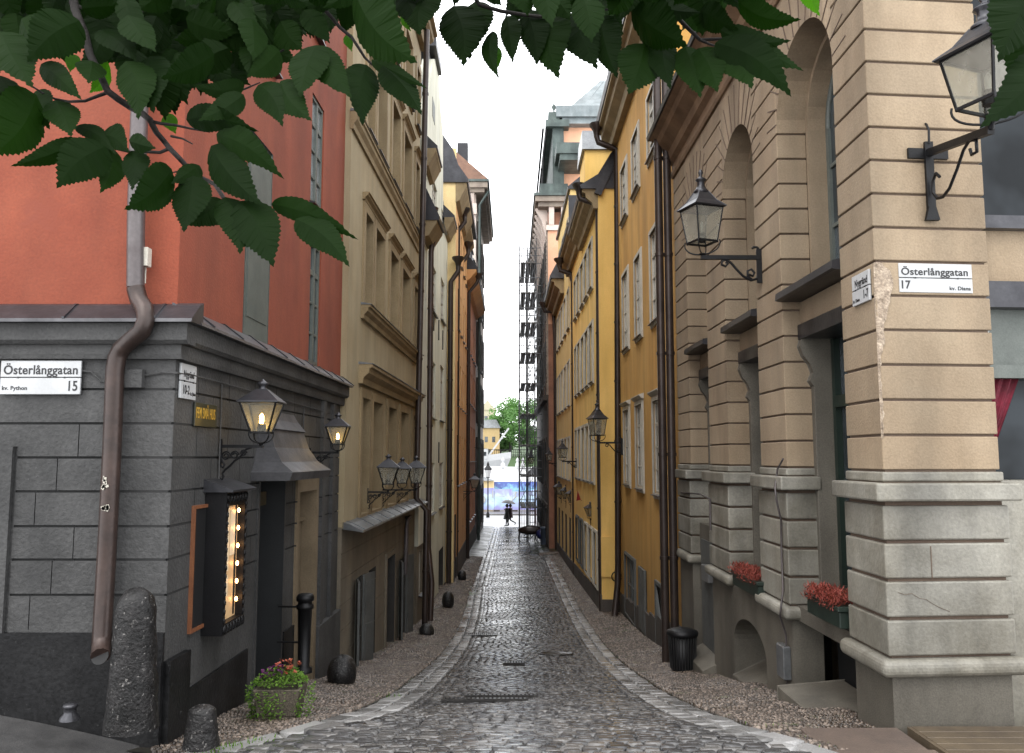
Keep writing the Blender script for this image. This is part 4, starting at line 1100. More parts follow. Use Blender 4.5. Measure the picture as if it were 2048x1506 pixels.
# chipped plaster down the corner
mb = MB(); rr = random.Random(3)
pts = []
for k in range(44):
    t = k / 43; z = 1.66 - 1.5 * t
    wL = .006 + .03 * abs(math.sin(t * 7.3)) * (1 - t); wR = .012 + (.12 * max(0, math.sin(t * 5.2 + .55)) ** 1.5 + .05 * max(0, math.sin(t * 17)) + rr.uniform(0, .015)) * (1 - t) ** .8
    row = [Vector((3.10 - .002, 6.93 + wL, z)), Vector((3.10 - .006, 6.93 + wL * .5 - .002, z)), Vector((3.10 + .004 + rr.uniform(0, .006), 6.93 - .004 + rr.uniform(-.004, .006), z)),
           Vector((3.10 + wR * .5, 6.93 - .009 + rr.uniform(-.005, .005), z)), Vector((3.10 + wR + rr.uniform(-.008, .008), 6.93 - .001, z))]
    pts.append(row)
for k in range(43):
    for j in range(4): mb.quad(pts[k][j], pts[k][j + 1], pts[k + 1][j + 1], pts[k + 1][j])
mb.build('chipped_plaster', mat('bare_rough_plaster', (.62, .5, .38), (.34, .26, .19), .95, 18, 1., 60, fine=.3), rt)
mb = MB()
for (ua, za, ub, zb_) in ((.36, -1.0, .36, -.7), ): mb.bar(gF.pt(ua, za + .01, .036), gF.pt(ub, zb_ - .03, .036), .006, .004)
mb.tube([gF.pt(u_, z_, .036) for u_, z_ in ((.06, -1.1), (.12, -1.12), (.18, -1.11), (.24, -1.15), (.3, -1.16), (.36, -1.2), (.42, -1.23), (.5, -1.26))], .0018, 4)
mb.build('crack', M_sandd, rt)
# cables and boxes on the piers
mb = MB(); D9 = 9.33
P_ = lambda px, py, n=.06: (lambda a: g1.pt(a[0], a[1], n))(g1.uz(px, py, n))
mb.tube([P_(1566, 918), P_(1555, 938), P_(1550, 975, .14), P_(1553, 1000, .14), P_(1562, 1040), P_(1563, 1100), P_(1566, 1180), P_(1562, 1215, .14), P_(1560, 1232, .13), P_(1572, 1270, .04), P_(1575, 1400, .03)], .012, 6); mb.build('cable', M_pipeg, rt); mb = MB()
mb.tube([P_(1362, 985, .05), P_(1400, 988, .05), P_(1420, 998, .05), P_(1421, 1060, .05)], .014, 6)
mb.build('cable', M_pipeg, rt)
mb = MB(); c = g1.uz(1570, 1322, .03); g1.box(mb, c[0] - .13, c[0] + .12, c[1] - .18, c[1] + .18, 0, .09); mb.build('junction_box', M_zinc, rt, bevel=.01)
mb = MB(); c = g1.uz(1418, 1146, -.1); g1.box(mb, c[0] - .25, c[0] + .2, c[1] - .13, c[1] + .12, -.14, -.02); mb.build('mail_box', mat('grey_plastic', (.2, .2, .2), None, .5), rt, bevel=.01)
mb = MB(); g1.box(mb, 6.0, 7.1, -3.4, -1.35, -.14, -.1); mb.build('door', M_shut, rt)

# ================================================================ RIGHT 2: ochre yellow house
g2 = F(3.12, 15.22, 3.15, 24.4, (0, 20)); U1 = g2.len
rt = thing('ochre_building', 'ochre yellow house with grey framed windows and stained plaster, right side behind the sandstone corner', 'building', (3.1, 15.3, -4))
ops = []
rowsA = [(1297, 1316, 200, 326, 1297), (1266, 1279, 283, 396, 1266), (1244, 1255, 345, 449, 1244)]
rowsB = [(1303, 1319, 470, 648, 1303), (1272, 1284, 522, 678, 1272), (1247, 1258, 555, 702, 1247)]
rowsC = [(1309, 1324, 803, 985, 1309), (1274, 1287, 812, 973, 1274), (1250, 1260.5, 822, 965, 1250)]
for rws, hd in ((rowsA, 0), (rowsB, 0), (rowsC, 1)):
    for a, b, yt, yb, rf in rws:
        q_ = WR(g2, a, b, yt, yb, rf)
        ops.append(window(g2, rt, q_, cas=.12, proud=.03, depth=.04, nc=2, nr=4, fm=M_frameg, gm=G_winb if hd == 0 else G_win, hood=hd))
        mbh = None
bq = WR(g2, 1253, 1272, 1108, 1222, 1253); bq2 = WR(g2, 1281, 1294, 1132, 1252, 1281); bq3 = WR(g2, 1314, 1332, 1160, 1300, 1314)
ops.append(window(g2, rt, bq, cas=.07, proud=.04, depth=.05, nc=2, nr=2, fm=M_shut, sill=False, label='basement window with grey-green frame'))
ops += [(*bq2, .08, True, 1), (*bq3, .06, True, 1)]
ops.append((0, U1, -5, -4.0, -.04, True, 1))
for k in range(10): ops.append((k * .95, (k + 1) * .95, -5.4, G(15.3 + k * .95) + .62, -.04, True, 1))
mb = MB(); relief(mb, g2, 0, U1, -5.2, 9.6, ops, skirt=.5); g2.box(mb, 0, U1, -5.2, 9.58, -7, -.52)
mb.build('wall', [M_yell2, M_darkst], rt)
mb = MB()
for q_ in (bq2,):
    for k in range(2):
        u = q_[0] + k * (q_[1] - q_[0]) / 2; g2.box(mb, u + .03, u + (q_[1] - q_[0]) / 2 - .02, q_[2], q_[3], .01, .06)
mb.build('shutter', M_shut, rt)
mb = MB(); q_ = bq3; g2.box(mb, q_[0], q_[0] + .07, q_[2], q_[3], 0, .05); g2.box(mb, q_[1] - .07, q_[1], q_[2], q_[3], 0, .05); g2.box(mb, q_[0] + .07, q_[1] - .07, q_[3] - .07, q_[3], 0, .05)
wq, hq = q_[1] - q_[0], q_[3] - q_[2]
for k in range(-3, 13):
    z = q_[2] + k * .16; a0 = (q_[0] + .05, z); b0 = (q_[1] - .05, z + wq * 1.1)
    if b0[1] < q_[3] and a0[1] > q_[2] - .3: mb.bar(g2.pt(a0[0], max(a0[1], q_[2]), .02), g2.pt(b0[0], b0[1], .02), .03)
mb.build('lattice', M_shut, rt)
mb = MB(); corn(mb, g2, -.0, U1 + .03, 9.95, .55, .62); mb.build('cornice', M_creamtrim, rt)
mb = MB(); g2.prof(mb, -.05, U1 + .1, [(.58, 9.95), (.62, 10.08), (.1, 10.5), (-2.2, 12.6), (-4.5, 12.6), (-7, 9.95)]); mb.build('roof', M_roofd, rt)
for px in (1325, 1343):
    b = at(px, 915, 15.05); pipe(rt, [(b.x + .02, 15.05, 9.3), (b.x, 15.05, G(15) + .04)], .075, M_pipe, label=None)
h = at(1193, 252, 23.9); e = at(1234, 300, 23.9)
pipe(rt, [h + Vector((0, 0, -.3)), h + Vector((.05, 0, -.5)), e + Vector((-.1, 0, .05)), e, Vector((3.02, 23.9, -3)), Vector((3.0, 23.9, -3.6)), Vector((2.86, 23.6, G(23.5) + .05))], .09, M_pipe, hopper=h)
mb = MB(); c = at(1233, 1153, 24.2); mb.tube([c + Vector((.14 * math.cos(t * .5), -.02, .14 * math.sin(t * .5))) for t in range(13)], .02, 6); mb.build('iron_ring', M_iron, rt)

# ================================================================ RIGHT 3: warm yellow house standing forward
g3 = F(2.62, 24.5, 2.53, 34.4, (0, 30)); U1 = g3.len; g3f = F(2.62, 24.48, 5, 24.48, (3, 0))
rt = thing('warm_yellow_building', 'warm yellow house with close rows of grey windows, standing forward of its ochre neighbour', 'building', (2.6, 24.5, -4.5))
ops = []
cc = [(1183, 1189.5), (1174, 1180), (1166, 1171.5), (1158.5, 1163), (1152.5, 1156.5)]
for a, b in cc:
    ua, ub = g3.uz(b, 915)[0], g3.uz(a, 915)[0]
    for z0, z1 in ((5.5, 7.0), (2.45, 4.3), (-.75, 1.05)):
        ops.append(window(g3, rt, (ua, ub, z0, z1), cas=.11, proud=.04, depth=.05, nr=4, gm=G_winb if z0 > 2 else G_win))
for a, b in ((.9, 1.7), (2.2, 3.2), (3.8, 4.8), (5.6, 6.4), (7.2, 8.2)):
    ops.append(window(g3, rt, (a, b, -3.9, -2.3), cas=.08, proud=.05, depth=.08, nr=3, nc=2, fm=M_frameg if a < 4 else M_shut, sill=False))
for k in range(10): ops.append((k, k + 1, -5.6, G(24.5 + k) + .55, -.04, True, 1))
mb = MB(); relief(mb, g3, 0, U1, -5.4, 7.9, ops, skirt=.02); g3.box(mb, 0.01, U1, -5.4, 7.88, -6, -.13)
# side wall facing the camera with its sloping gable line
mb.poly([(2.62, 24.48, -5), (3.4, 24.48, -5), (3.4, 24.48, 9.6), (3.15, 24.48, 9.1), (2.62, 24.48, 7.95)])
mb.box(2.62, 3.2, 24.44, 24.479, -5.2, -4.1, 1)
mb.box(2.6, 3.16, 24.42, 24.47, -3.45, -2.3)
mb.build('wall', [M_yell3, M_darkst], rt)
mb = MB(); corn(mb, g3, -.02, 5.2, 8.15, .48, .6); corn(mb, g3, 5.2, 11.2, 8.5, .48, .6); mb.build('cornice', M_creamtrim, rt)
mb = MB(); g3.prof(mb, -.08, 5.25, [(.52, 8.15), (.55, 8.26), (.0, 8.6), (-.6, 9.6), (-3, 10.6), (-6, 8.6), (-6, 8.15)])
g3.prof(mb, 5.25, 11.3, [(.52, 8.5), (.55, 8.6), (.0, 8.95), (-3, 10.9), (-6, 8.9), (-6, 8.5)])
mb.hexa([(2.5, 24.36, 8.0), (2.7, 24.36, 7.92), (2.7, 24.5, 7.92), (2.5, 24.5, 8.0), (3.3, 24.36, 9.9), (3.5, 24.36, 9.7), (3.5, 24.5, 9.7), (3.3, 24.5, 9.9)])
mb.build('roof', M_lead, rt)
h = at(1158, 372, 24.7)
pipe(rt, [h + Vector((0, 0, -.25)), h + Vector((.03, 0, -.4)), at(1191, 408, 24.7), at(1196, 425, 24.7), Vector((at(1199, 915, 24.7).x, 24.7, 0)), Vector((at(1200, 915, 24.7).x, 24.7, G(24.7) + .05))], .085, M_pipe, hopper=h)
h = at(1119, 520, 34.2)
pipe(rt, [h + Vector((0, 0, -.25)), h + Vector((.03, 0, -.45)), at(1141, 547, 34.2), at(1146, 565, 34.2), Vector((at(1148, 915, 34.2).x, 34.2, G(34.2) + .05))], .1, M_pipe, hopper=h)
# dormer house behind the ridge
mb = MB(); p0 = at(1170, 335, 27); mb.box(p0.x, p0.x + 1.4, 27, 29, 8.5, at(1170, 300, 27).z); mb.build('dormer', M_yell3, rt)
mb = MB(); mb.hexa([(p0.x - .1, 26.9, at(1170, 300, 27).z), (p0.x + 1.6, 26.9, at(1170, 300, 27).z), (p0.x + 1.6, 29, at(1170, 300, 27).z), (p0.x - .1, 29, at(1170, 300, 27).z), (p0.x - .05, 27.4, at(1170, 252, 27).z), (p0.x + 1.6, 27.4, at(1170, 252, 27).z), (p0.x + 1.6, 29, at(1170, 252, 27).z), (p0.x - .05, 29, at(1170, 252, 27).z)]); mb.build('dormer_roof', M_zinc, rt)
# ================================================================ RIGHT 4: light yellow house
g4 = F(2.53, 34.5, 2.45, 46, (0, 40)); U1 = g4.len
rt = thing('light_yellow_building', 'light yellow house with five narrow window columns, fourth house down the right side', 'building', (2.5, 34.5, -4.8))
ops = []
for a, b in ((1137.3, 1141), (1130.5, 1134.5), (1124.5, 1128), (1119.5, 1122.5), (1115.5, 1118)):
    ua, ub = g4.uz(b, 915)[0], g4.uz(a, 915)[0]
    for z0, z1 in ((5.7, 7.4), (2.3, 4.2), (-.95, .85)):
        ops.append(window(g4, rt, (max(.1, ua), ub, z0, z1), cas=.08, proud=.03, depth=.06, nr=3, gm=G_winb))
for a in (1.2, 3.6, 6, 8.6): ops.append((a, a + 1, -4.6, -2.6, .1, True, 1))
for k in range(12): ops.append((k, k + 1, -5.8, G(34.5 + k) + .5, -.04, True, 1))
mb = MB(); relief(mb, g4, 0, U1, -5.6, 8.2, ops, skirt=.4); g4.box(mb, 0, U1, -5.6, 8.18, -6, -.42)
ops = []
mb.build('wall', [M_yellr, M_darkst], rt)
mb = MB(); ga = F(2.53, 34.9, 2.47, 43.3, (0, 40)); ops = []
for u in (1.0, 4.2, 6.6): ops.append(window(ga, rt, (u, u + .9, 8.9, 10.6), cas=.06, depth=.06, nr=3, gm=G_winb))
relief(mb, ga, 0, ga.len, 8.0, 11.6, ops, skirt=.4); ga.box(mb, 0, ga.len, 8.2, 11.6, -4, -.42); mb.build('attic_wall', M_yellr, rt)
mb = MB(); ga.prof(mb, -.1, ga.len + .1, [(.1, 11.6), (.12, 11.7), (-1.2, 12.8), (-4, 12.8), (-4, 11.6)]); mb.box(2.45, 3.4, 34.75, 34.9, 8.3, 11.3); mb.build('roof', M_roofd, rt)
mb = MB(); corn(mb, g4, 4.5, U1, 8.55, .6, .7); mb.build('cornice', M_creamtrim, rt)
mb = MB(); g4.prof(mb, 4.4, U1 + .1, [(.65, 8.56), (.68, 8.68), (.0, 10.0), (-1, 10.6), (-1, 8.56)]); mb.build('lower_roof', M_lead, rt)
h = at(1087, 607, 45.5)
pipe(rt, [h + Vector((0, 0, -.25)), h + Vector((.05, 0, -.45)), at(1107, 625, 45.5), Vector((at(1111, 915, 45.5).x, 45.5, 6.5)), Vector((at(1112, 915, 45.5).x, 45.5, G(45) + .05))], .1, M_pipe, hopper=h)
# ================================================================ RIGHT 5: red brick quay house with copper tower
g5 = F(2.05, 46.1, 2.0, 63.8, (0, 55)); U1 = g5.len; g5f = F(2.05, 46.08, 8, 46.08, (3, 0))
rt = thing('brick_quay_building', 'tall brick and salmon house with copper roof at the right quay end', 'building', (2.05, 46.1, -5.1))
ops = [(0, U1, -5.8, 3.2, -.06, True, 1), (0, U1, 3.2, 3.5, -.3, True, 1), (0, U1, -2.8, -2.6, -.12, True, 1)]
for k in range(6):
    uu = 1.2 + k * 2.8
    for z0, z1 in ((-4.6, -2.9), (-1.6, .9), (4.5, 6.8), (8.1, 10.2), (11, 12.6)):
        lo = z0 < 3
        ops.append((uu - .22, uu + 1.22, z0 - .1, z1 + .25, -.11 if lo else -.06, True, 1))
        ops.append((uu, uu + 1., z0, z1, .15, True, 2))
    ops.append((uu + 1.75, uu + 2.15, 3.5, 13, -.08, True, 1))
ops.append((0, .5, 3.5, 13.2, -.06, True, 3))
mb = MB(); relief(mb, g5, 0, U1, -5.8, 14, ops, skirt=.4); g5.box(mb, .05, U1, -5.8, 14, -7, -.42)
for k in range(40):
    g5.box(mb, 0, .4 if k % 2 else .6, 3.5 + k * .25, 3.7 + k * .25, .05, .1, 3)
mb.build('wall', [M_brick, M_darkst, G_win, M_quoin], rt)
mb = MB(); relief(mb, g5f, 0, 6, -5.8, 13.2, [(0, 6, -5.8, 7.5, .0001, True, 1)], skirt=.01); relief(mb, F(3.0, 46.6, 9, 46.6, (3, 0)), 0, 6, 13, 19.2, [], skirt=.1); mb.box(3.0, 8, 46.7, 52, 13, 19.2); mb.build('end_wall', [M_salmon, M_brick], rt)
mb = MB(); g5f.box(mb, -.1, 1.6, 12.9, 13.2, 0, .12); mb.build('capital_band', M_pink, rt)
for u in (.05, .75): mb = MB(); g5f.prof(mb, u, u + .3, [(0, 13.2), (.15, 13.2), (.35, 14.5), (0, 14.5)]); mb.build('bracket', M_pink, rt)
for k in range(13): 
    u = .3 + k * 1.35; mb = MB(); g5.prof(mb, u, u + .4, [(0, 12.6), (.12, 12.7), (.3, 13.5), (.7, 14.3), (0, 14.3)]); mb.build('bracket', M_pink, rt)
mb = MB(); mb.box(1.32, 3.4, 45.5, 64.5, 14.45, 14.75); mb.box(1.5, 3.4, 45.7, 64.2, 14.2, 14.45); mb.build('cornice', M_quoin, rt)
mb = MB(); mb.box(1.24, 3.6, 45.4, 64.6, 14.76, 14.9); mb.box(1.6, 3.2, 45.9, 63, 14.9, 15.6); mb.box(2.35, 3.0, 46.2, 63, 15.6, 19.0)
mb.box(1.95, 3.3, 45.9, 63.3, 19.0, 19.4); mb.box(2.1, 2.9, 46, 48, 19.4, 19.9); mb.lathe([(.05, 0), (.05, .3), (.16, .5), (.0, .75)], (2.45, 46.5, 19.9), 8)
mb.build('copper_mansard', M_copper, rt)
mb = MB()
for k in range(16):
    y = 46.3 + k * 1.05; mb.tube([(1.75, y, 15.6), (1.8, y, 17.5), (2.0, y, 19.0)], .05, 5)
mb.bar((1.8, 46.2, 18.95), (1.8, 62.5, 18.95), .12); mb.bar((1.7, 46.2, 16.6), (1.7, 62.5, 16.6), .08)
mb.build('railing', M_iron, rt)
mb = MB(); mb.box(2.75, 9, 46.0, 53, 19.2, 19.55); mb.box(2.55, 9, 45.8, 53.2, 19.55, 20.2)
mb.add([(3.4, 45.9, 20.2), (9.5, 45.9, 20.2), (9.5, 53, 20.2), (3.4, 53, 20.2), (5.4, 48.6, 23.0), (8.6, 48.6, 23.0), (8.6, 50, 23.0), (5.4, 50, 23.0)], [(0, 1, 5, 4), (1, 2, 6, 5), (2, 3, 7, 6), (3, 0, 4, 7), (4, 5, 6, 7)])
for k in range(7): mb.bar((4.2 + k * .8, 45.95 + .05, 20.25), (5.6 + k * .5, 48.55, 22.95), .06)
mb.build('pyramid_roof', mat('pale_patina_roof', (.3, .34, .35), (.2, .24, .25), .5, 1.5, .1, 20, metal=.3, streak=.3), rt)
mb = MB(); p0 = at(1112, 292, 44.5); p1 = at(1168, 310, 44.5); mb.box(p0.x, p1.x, 44.2, 46.6, p1.z, p0.z + .1); mb.box(p0.x + .2, p1.x, 44.3, 46.6, p1.z - .35, p1.z); mb.build('balcony_slab', M_copper, rt)
# ================================================================ street lamps
def lamp(label, C, Wp, w, kind='S', rot=0., lit=False, hs=None, group=None, glass=None, arm=True):
    """C: point under the lantern where its cradle stands, Wp: where the bracket meets the wall, w: eave width"""
    C = Vector(C); Wp = Vector(Wp); hs = hs or (1.34 if kind == 'G' else 1.)
    if kind == 'G' and arm: w = w * .8
    def H(mb):
        mb.v = [(v[0], v[1], C.z + (v[2] - C.z) * hs) for v in mb.v]; return mb
    t = thing('street_lamp', label, 'street lamp', Wp, group)
    g = glass or (G_lampw if lit else G_lamp)
    cr = .3 * w; gh = .74 * w if kind == 'S' else .74 * w
    bw = .21 * w if kind == 'S' else .31 * w; tw = .44 * w
    zb = C.z + cr; zt = zb + gh
    def ring(r, z): return [Vector((C.x + r * math.sqrt(2) * math.cos(rot + math.pi / 4 + k * math.pi / 2), C.y + r * math.sqrt(2) * math.sin(rot + math.pi / 4 + k * math.pi / 2), z)) for k in range(4)]
    b, tp, ev = ring(bw, zb), ring(tw, zt), ring(.5 * w, zt)
    mb = MB(); bt = max(.014, .035 * w)
    for k in range(4):
        mb.bar(b[k], tp[k], bt); mb.bar(b[k], b[(k + 1) % 4], bt * 1.2); mb.bar(tp[k], tp[(k + 1) % 4], bt)
    for k in range(4):
        p = b[k]; pts = []
        for i in range(9):
            s_ = i / 8; a = s_ * math.pi / 2
            f_ = math.cos(a) * 1.15 + .12 * math.sin(a * 2); 
            pts.append(Vector((C.x + (p.x - C.x) * f_, C.y + (p.y - C.y) * f_, zb + .03 * w - (cr) * math.sin(a))))
        mb.tube(pts, max(.007, .018 * w), 6)
        mb.rock(p + Vector((0, 0, -.0)), .03 * w, .03 * w, .035 * w, 1, 0, 6, 0)
    mb.lathe([(.02 * w, -.06 * w), (.05 * w, -.04 * w), (.05 * w, .02 * w), (.1 * w, .03 * w), (.1 * w, .05 * w), (.03 * w, .07 * w)], C, 10)
    fr = H(mb).build('frame', M_iron, t)
    mb = MB()
    for k in range(4): mb.quad(b[k], b[(k + 1) % 4], tp[(k + 1) % 4], tp[k])
    H(mb).build('glass', g, t)
    mb = MB()
    if kind == 'S':
        r2 = ring(.13 * w, zt + .34 * w); e2 = ring(.5 * w, zt + .025 * w)
        vs = ev + e2 + r2; mb.add(vs, [(3, 2, 1, 0)] + [(i, (i + 1) % 4, 4 + (i + 1) % 4, 4 + i) for i in range(4)] + [(4 + i, 4 + (i + 1) % 4, 8 + (i + 1) % 4, 8 + i) for i in range(4)])
        mb.lathe([(.13 * w, .33 * w), (.1 * w, .37 * w), (.09 * w, .42 * w), (.15 * w, .47 * w), (.15 * w, .49 * w), (.05 * w, .56 * w), (0.005, .6 * w)], (C.x, C.y, zt), 10)
    else:
        r2 = ring(.15 * w, zt + .4 * w); rm = ring(.32 * w, zt + .17 * w); e2 = ring(.52 * w, zt + .02 * w)
        vs = ev + e2 + rm + r2; mb.add(vs, [(3, 2, 1, 0)] + [(j * 4 + i, j * 4 + (i + 1) % 4, j * 4 + 4 + (i + 1) % 4, j * 4 + 4 + i) for j in range(3) for i in range(4)])
        for k in range(4): mb.bar(e2[k], rm[k], .02 * w); mb.bar(rm[k], r2[k], .02 * w)
        mb.lathe([(.21 * w, .37 * w), (.22 * w, .4 * w), (.15 * w, .46 * w), (.115 * w, .52 * w), (.11 * w, .62 * w), (.16 * w, .65 * w), (.16 * w, .67 * w), (.06 * w, .72 * w), (.04 * w, .76 * w), (.07 * w, .8 * w), (.07 * w, .84 * w), (.005, .9 * w)], (C.x, C.y, zt), 10)
    H(mb).build('lamp_roof', M_lead, t)
    mb = MB(); mb.lathe([(.1 * w, .0), (.11 * w, .1 * w), (.1 * w, .2 * w), (.05 * w, .22 * w)], (C.x, C.y, zb), 10); H(mb).build('bulb_holder', M_iron, t)
    mb = MB(); mb.lathe([(.04 * w, .2 * w), (.055 * w, .3 * w), (.05 * w, .42 * w), (.01 * w, .47 * w)], (C.x, C.y, zb), 10)
    H(mb).build('bulb', E_lamp if lit else mat('milky_bulb', (.5, .5, .46), (.4, .4, .36), .3), t)
    if arm:
        d = C - Wp; d.z = 0; L_ = d.length; e = d.normalized(); z = C.z - .045 * w; B = Vector((Wp.x, Wp.y, z))
        mb = MB(); bt = .05 if kind == 'G' else .03
        mb.bar(B, B + e * (L_ + .02), bt, bt)
        P = lambda a, h: B + e * a + Vector((0, 0, h))
        r_ = .011 if kind == 'S' else .016
        if kind == 'S':
            mb.bar(P(.008, -.5 * w), P(.008, .18 * w), .02)
            k = L_ / .42
            for (cx, cz, r0) in ((.06, -.1, .05), (.15, -.09, .045), (.24, -.07, .035)):
                mb.tube([P(k * (cx + .025 * 0 + r0 * math.cos(i * .5) * (1 - i * .035)), k * (cz + r0 * math.sin(i * .5) * (1 - i * .035))) for i in range(20)], r_ * .8, 5)
            mb.tube([P(k * a, k * b_) for a, b_ in ((.01, -.32), (.03, -.34), (.045, -.31), (.03, -.28), (.06, -.24), (.11, -.2), (.15, -.15), (.2, -.12), (.27, -.03), (.33, -.01))], r_, 6)
            mb.tube([P(k * a, k * b_) for a, b_ in ((.01, -.2), (.035, -.22), (.05, -.19), (.03, -.16), (.01, -.12), (.01, -.03))], r_, 6)
        else:
            mb.bar(P(.01, -.75 * w), P(.01, .25 * w), .06, .03)
            k = L_
            mb.tube([P(k * a, k * b_) for a, b_ in ((.2, -.30), (.13, -.33), (.1, -.27), (.15, -.21), (.22, -.24), (.22, -.33), (.14, -.4), (.05, -.37), (.04, -.28))][::-1], r_, 6)
            mb.tube([P(k * a, k * b_) for a, b_ in ((.04, -.28), (.06, -.38), (.16, -.41), (.3, -.33), (.42, -.2), (.5, -.1), (.58, -.04), (.66, -.06), (.67, -.13), (.6, -.16), (.56, -.11), (.6, -.08))], r_, 6)
            mb.tube([P(.01, .25 * w), P(.03, .3 * w), P(.07, .31 * w), P(.09, .27 * w)], r_, 6)
        mb.build('bracket', M_iron, t)
    return t
gL = 'lanterns on brackets along the left facades'
def Lw(px, Y, py): return at(px, py, Y)
c = at(522, 889, 7.95); lamp('lit lantern with warm glowing bulb nearest the corner, above the door hood', c, (-2.80, 7.95, c.z), .385, 'S', .05, True)
c = at(675, 903, 11.3); lamp('smaller lit lantern at the far end of the grey wall, just before the cream house', c, (-2.76, 11.3, c.z), .325, 'S', .05, True)
for px, Y, w, lb in ((776, 15.1, .41, 'unlit lantern nearest the camera of the three on the cream house'), (804, 16.7, .39, 'unlit lantern in the middle of the three on the cream house'), (832, 18.4, .45, 'unlit lantern beside the tall drainpipe, farthest of three on the cream house')):
    c = at(px, 982 if px < 800 else 978, Y); lamp(lb, c, (-2.62, Y, c.z), w, 'S', .1, False)
c = at(949, 982, 38); lamp('amber glass lantern on a curled bracket far down the left side', c, (-2.25, 38, c.z), .5, 'S', .1, False, glass=glass_clear('amber_glass', (.8, .5, .15), .4))
c = at(1405, 512, 10.0); lamp('large unlit gas style lantern on the second sandstone pier', c, (3.06, 10.0, c.z), .53, 'G', .35)
c = at(1195, 884, 23.3); lamp('gas style lantern on a long arm at the end of the ochre house', c, (3.1, 23.3, c.z), .58, 'G', .3)
c = at(1125, 922, 32.0); lamp('gas style lantern on a long arm on the warm yellow house', c, (2.52, 32, c.z), .42, 'G', .3)
c = at(1098, 926, 44.6); lamp('small lantern in front of the dark stone of the quay house', c, (2.42, 44.6, c.z), .42, 'G', .3)
c = at(1181, 1039, 27.4); lamp('shop lantern on a short bracket over the white framed basement windows', c, (2.58, 27.4, c.z), .36, 'S', .3)
c = at(1145, 1012, 35.6); lamp('nearer shop lantern of a pair beside the red pennant', c, (2.5, 35.6, c.z), .5, 'S', .3)
c = at(1133, 1004, 38.5); lamp('farther shop lantern of a pair beside the red pennant', c, (2.48, 38.5, c.z), .5, 'S', .3)
c = at(1118, 995, 41.5); lamp('shop lantern deepest down the right side, under the long arm lantern', c, (2.46, 41.5, c.z), .5, 'S', .3)
# the big lantern on the front of the corner pier
c = at(1982, 252, 5.95); t = lamp('big gas style lantern partly behind leaves on the front of the corner pier', c, (3.62, 6.97, c.z), .5, 'G', .38, arm=False, hs=1.08)
mb = MB(); r0 = Vector((3.62, 6.93, 0)); za = at(1870, 305, 6.93).z
A = Vector((3.62, 6.93, za)); B = Vector((c.x, c.y, c.z - .03))
mb.bar(A, B, .05, .06); mb.bar((3.62, 6.945, za - .52), (3.62, 6.945, za + .1), .07, .03); mb.bar((3.44, 6.95, za + .0), (3.8, 6.98, za + .0), .03, .09)
mb.hexa([(3.56, 6.92, za - .6), (3.68, 6.92, za - .6), (3.68, 6.96, za - .6), (3.56, 6.96, za - .6), (3.59, 6.92, za - .48), (3.65, 6.92, za - .48), (3.65, 6.96, za - .48), (3.59, 6.96, za - .48)])
e = (B - A); P = lambda a, h: A + e * a + Vector((0, 0, h))
mb.tube([P(a, h) for a, h in ((.16, -.24), (.1, -.2), (.04, -.26), (.03, -.36), (.1, -.42), (.2, -.42), (.32, -.36), (.46, -.22), (.58, -.08), (.68, -.0 - .02), (.78, -.04), (.78, -.13), (.7, -.14), (.68, -.09))], .014, 6)
mb.tube([P(0, .08), P(.01, .2), P(-.03, .26), P(-.08, .28)], .01, 6); mb.rock(P(-.08, .28), .02, .02, .02, 1, 0, 6, 0)
mb.build('bracket', M_iron, t)

# ================================================================ signs
def text(parent, name, s, m, o, ex, height, width=None, bold=.018, right=False):
    cu = bpy.data.curves.new('t', 'FONT'); cu.body = s; cu.size = 1; cu.offset = bold; cu.extrude = .004; cu.space_character = 1.05
    ob = bpy.data.objects.new('t', cu); COL.objects.link(ob); dg = bpy.context.evaluated_depsgraph_get(); dg.update()
    me = bpy.data.meshes.new_from_object(ob.evaluated_get(dg)); bpy.data.objects.remove(ob)
    xs = [v.co.x for v in me.vertices]; x0, x1 = min(xs), max(xs)
    sc = height / .72; sx = (width / (x1 - x0)) if width else sc * .75
    off = origin(parent); ex = Vector(ex).normalized(); nrm = ex.cross(Vector((0, 0, 1)))
    W_ = (x1 - x0) * sx
    for v in me.vertices:
        a = (v.co.x - x0) * sx - (W_ if right else 0)
        v.co = Vector(o) + ex * a + Vector((0, 0, v.co.y * sc)) + nrm * (v.co.z * .3 + .001) - off
    me.materials.clear(); me.materials.append(m); me.name = name
    for p in me.polygons: p.material_index = 0
    o_ = bpy.data.objects.new(name, me); COL.objects.link(o_); o_.parent = parent
    return o_
def street_sign(label, P0, ex, w, h, rows):
    """P0 lower left corner, ex reading direction"""
    ex = Vector(ex).normalized(); n = ex.cross(Vector((0, 0, 1))); P0 = Vector(P0)
    t = thing('street_sign', label, 'street sign', P0 + ex * w / 2)
    Q = lambda a, z, d: P0 + ex * a + Vector((0, 0, z)) + n * d
    mb = MB()
    for za, zb_ in ((0, h * .485), (h * .515, h)):
        mb.hexa([Q(0, za, .004), Q(w, za, .004), Q(w, za, .024), Q(0, za, .024), Q(0, zb_, .004), Q(w, zb_, .004), Q(w, zb_, .024), Q(0, zb_, .024)])
    mb.build('plate', M_white, t, bevel=.003)
    mb = MB(); mb.hexa([Q(.003, .004, .001), Q(w - .003, .004, .001), Q(w - .003, .004, .015), Q(.003, .004, .015), Q(.003, h - .004, .001), Q(w - .003, h - .004, .001), Q(w - .003, h - .004, .015), Q(.003, h - .004, .015)])
    for a in (.22, .8): mb.tube([Q(w * a, h * .5, .01), Q(w * a, h * .5, .03)], .007, 6)
    mb.build('backing', M_black, t)
    for s, a, z, hh, ww, rt_ in rows: text(t, 'lettering', s, M_black, Q(a * w, z * h, .0245), ex, hh * h, ww * w if ww else None, right=rt_)
    return t
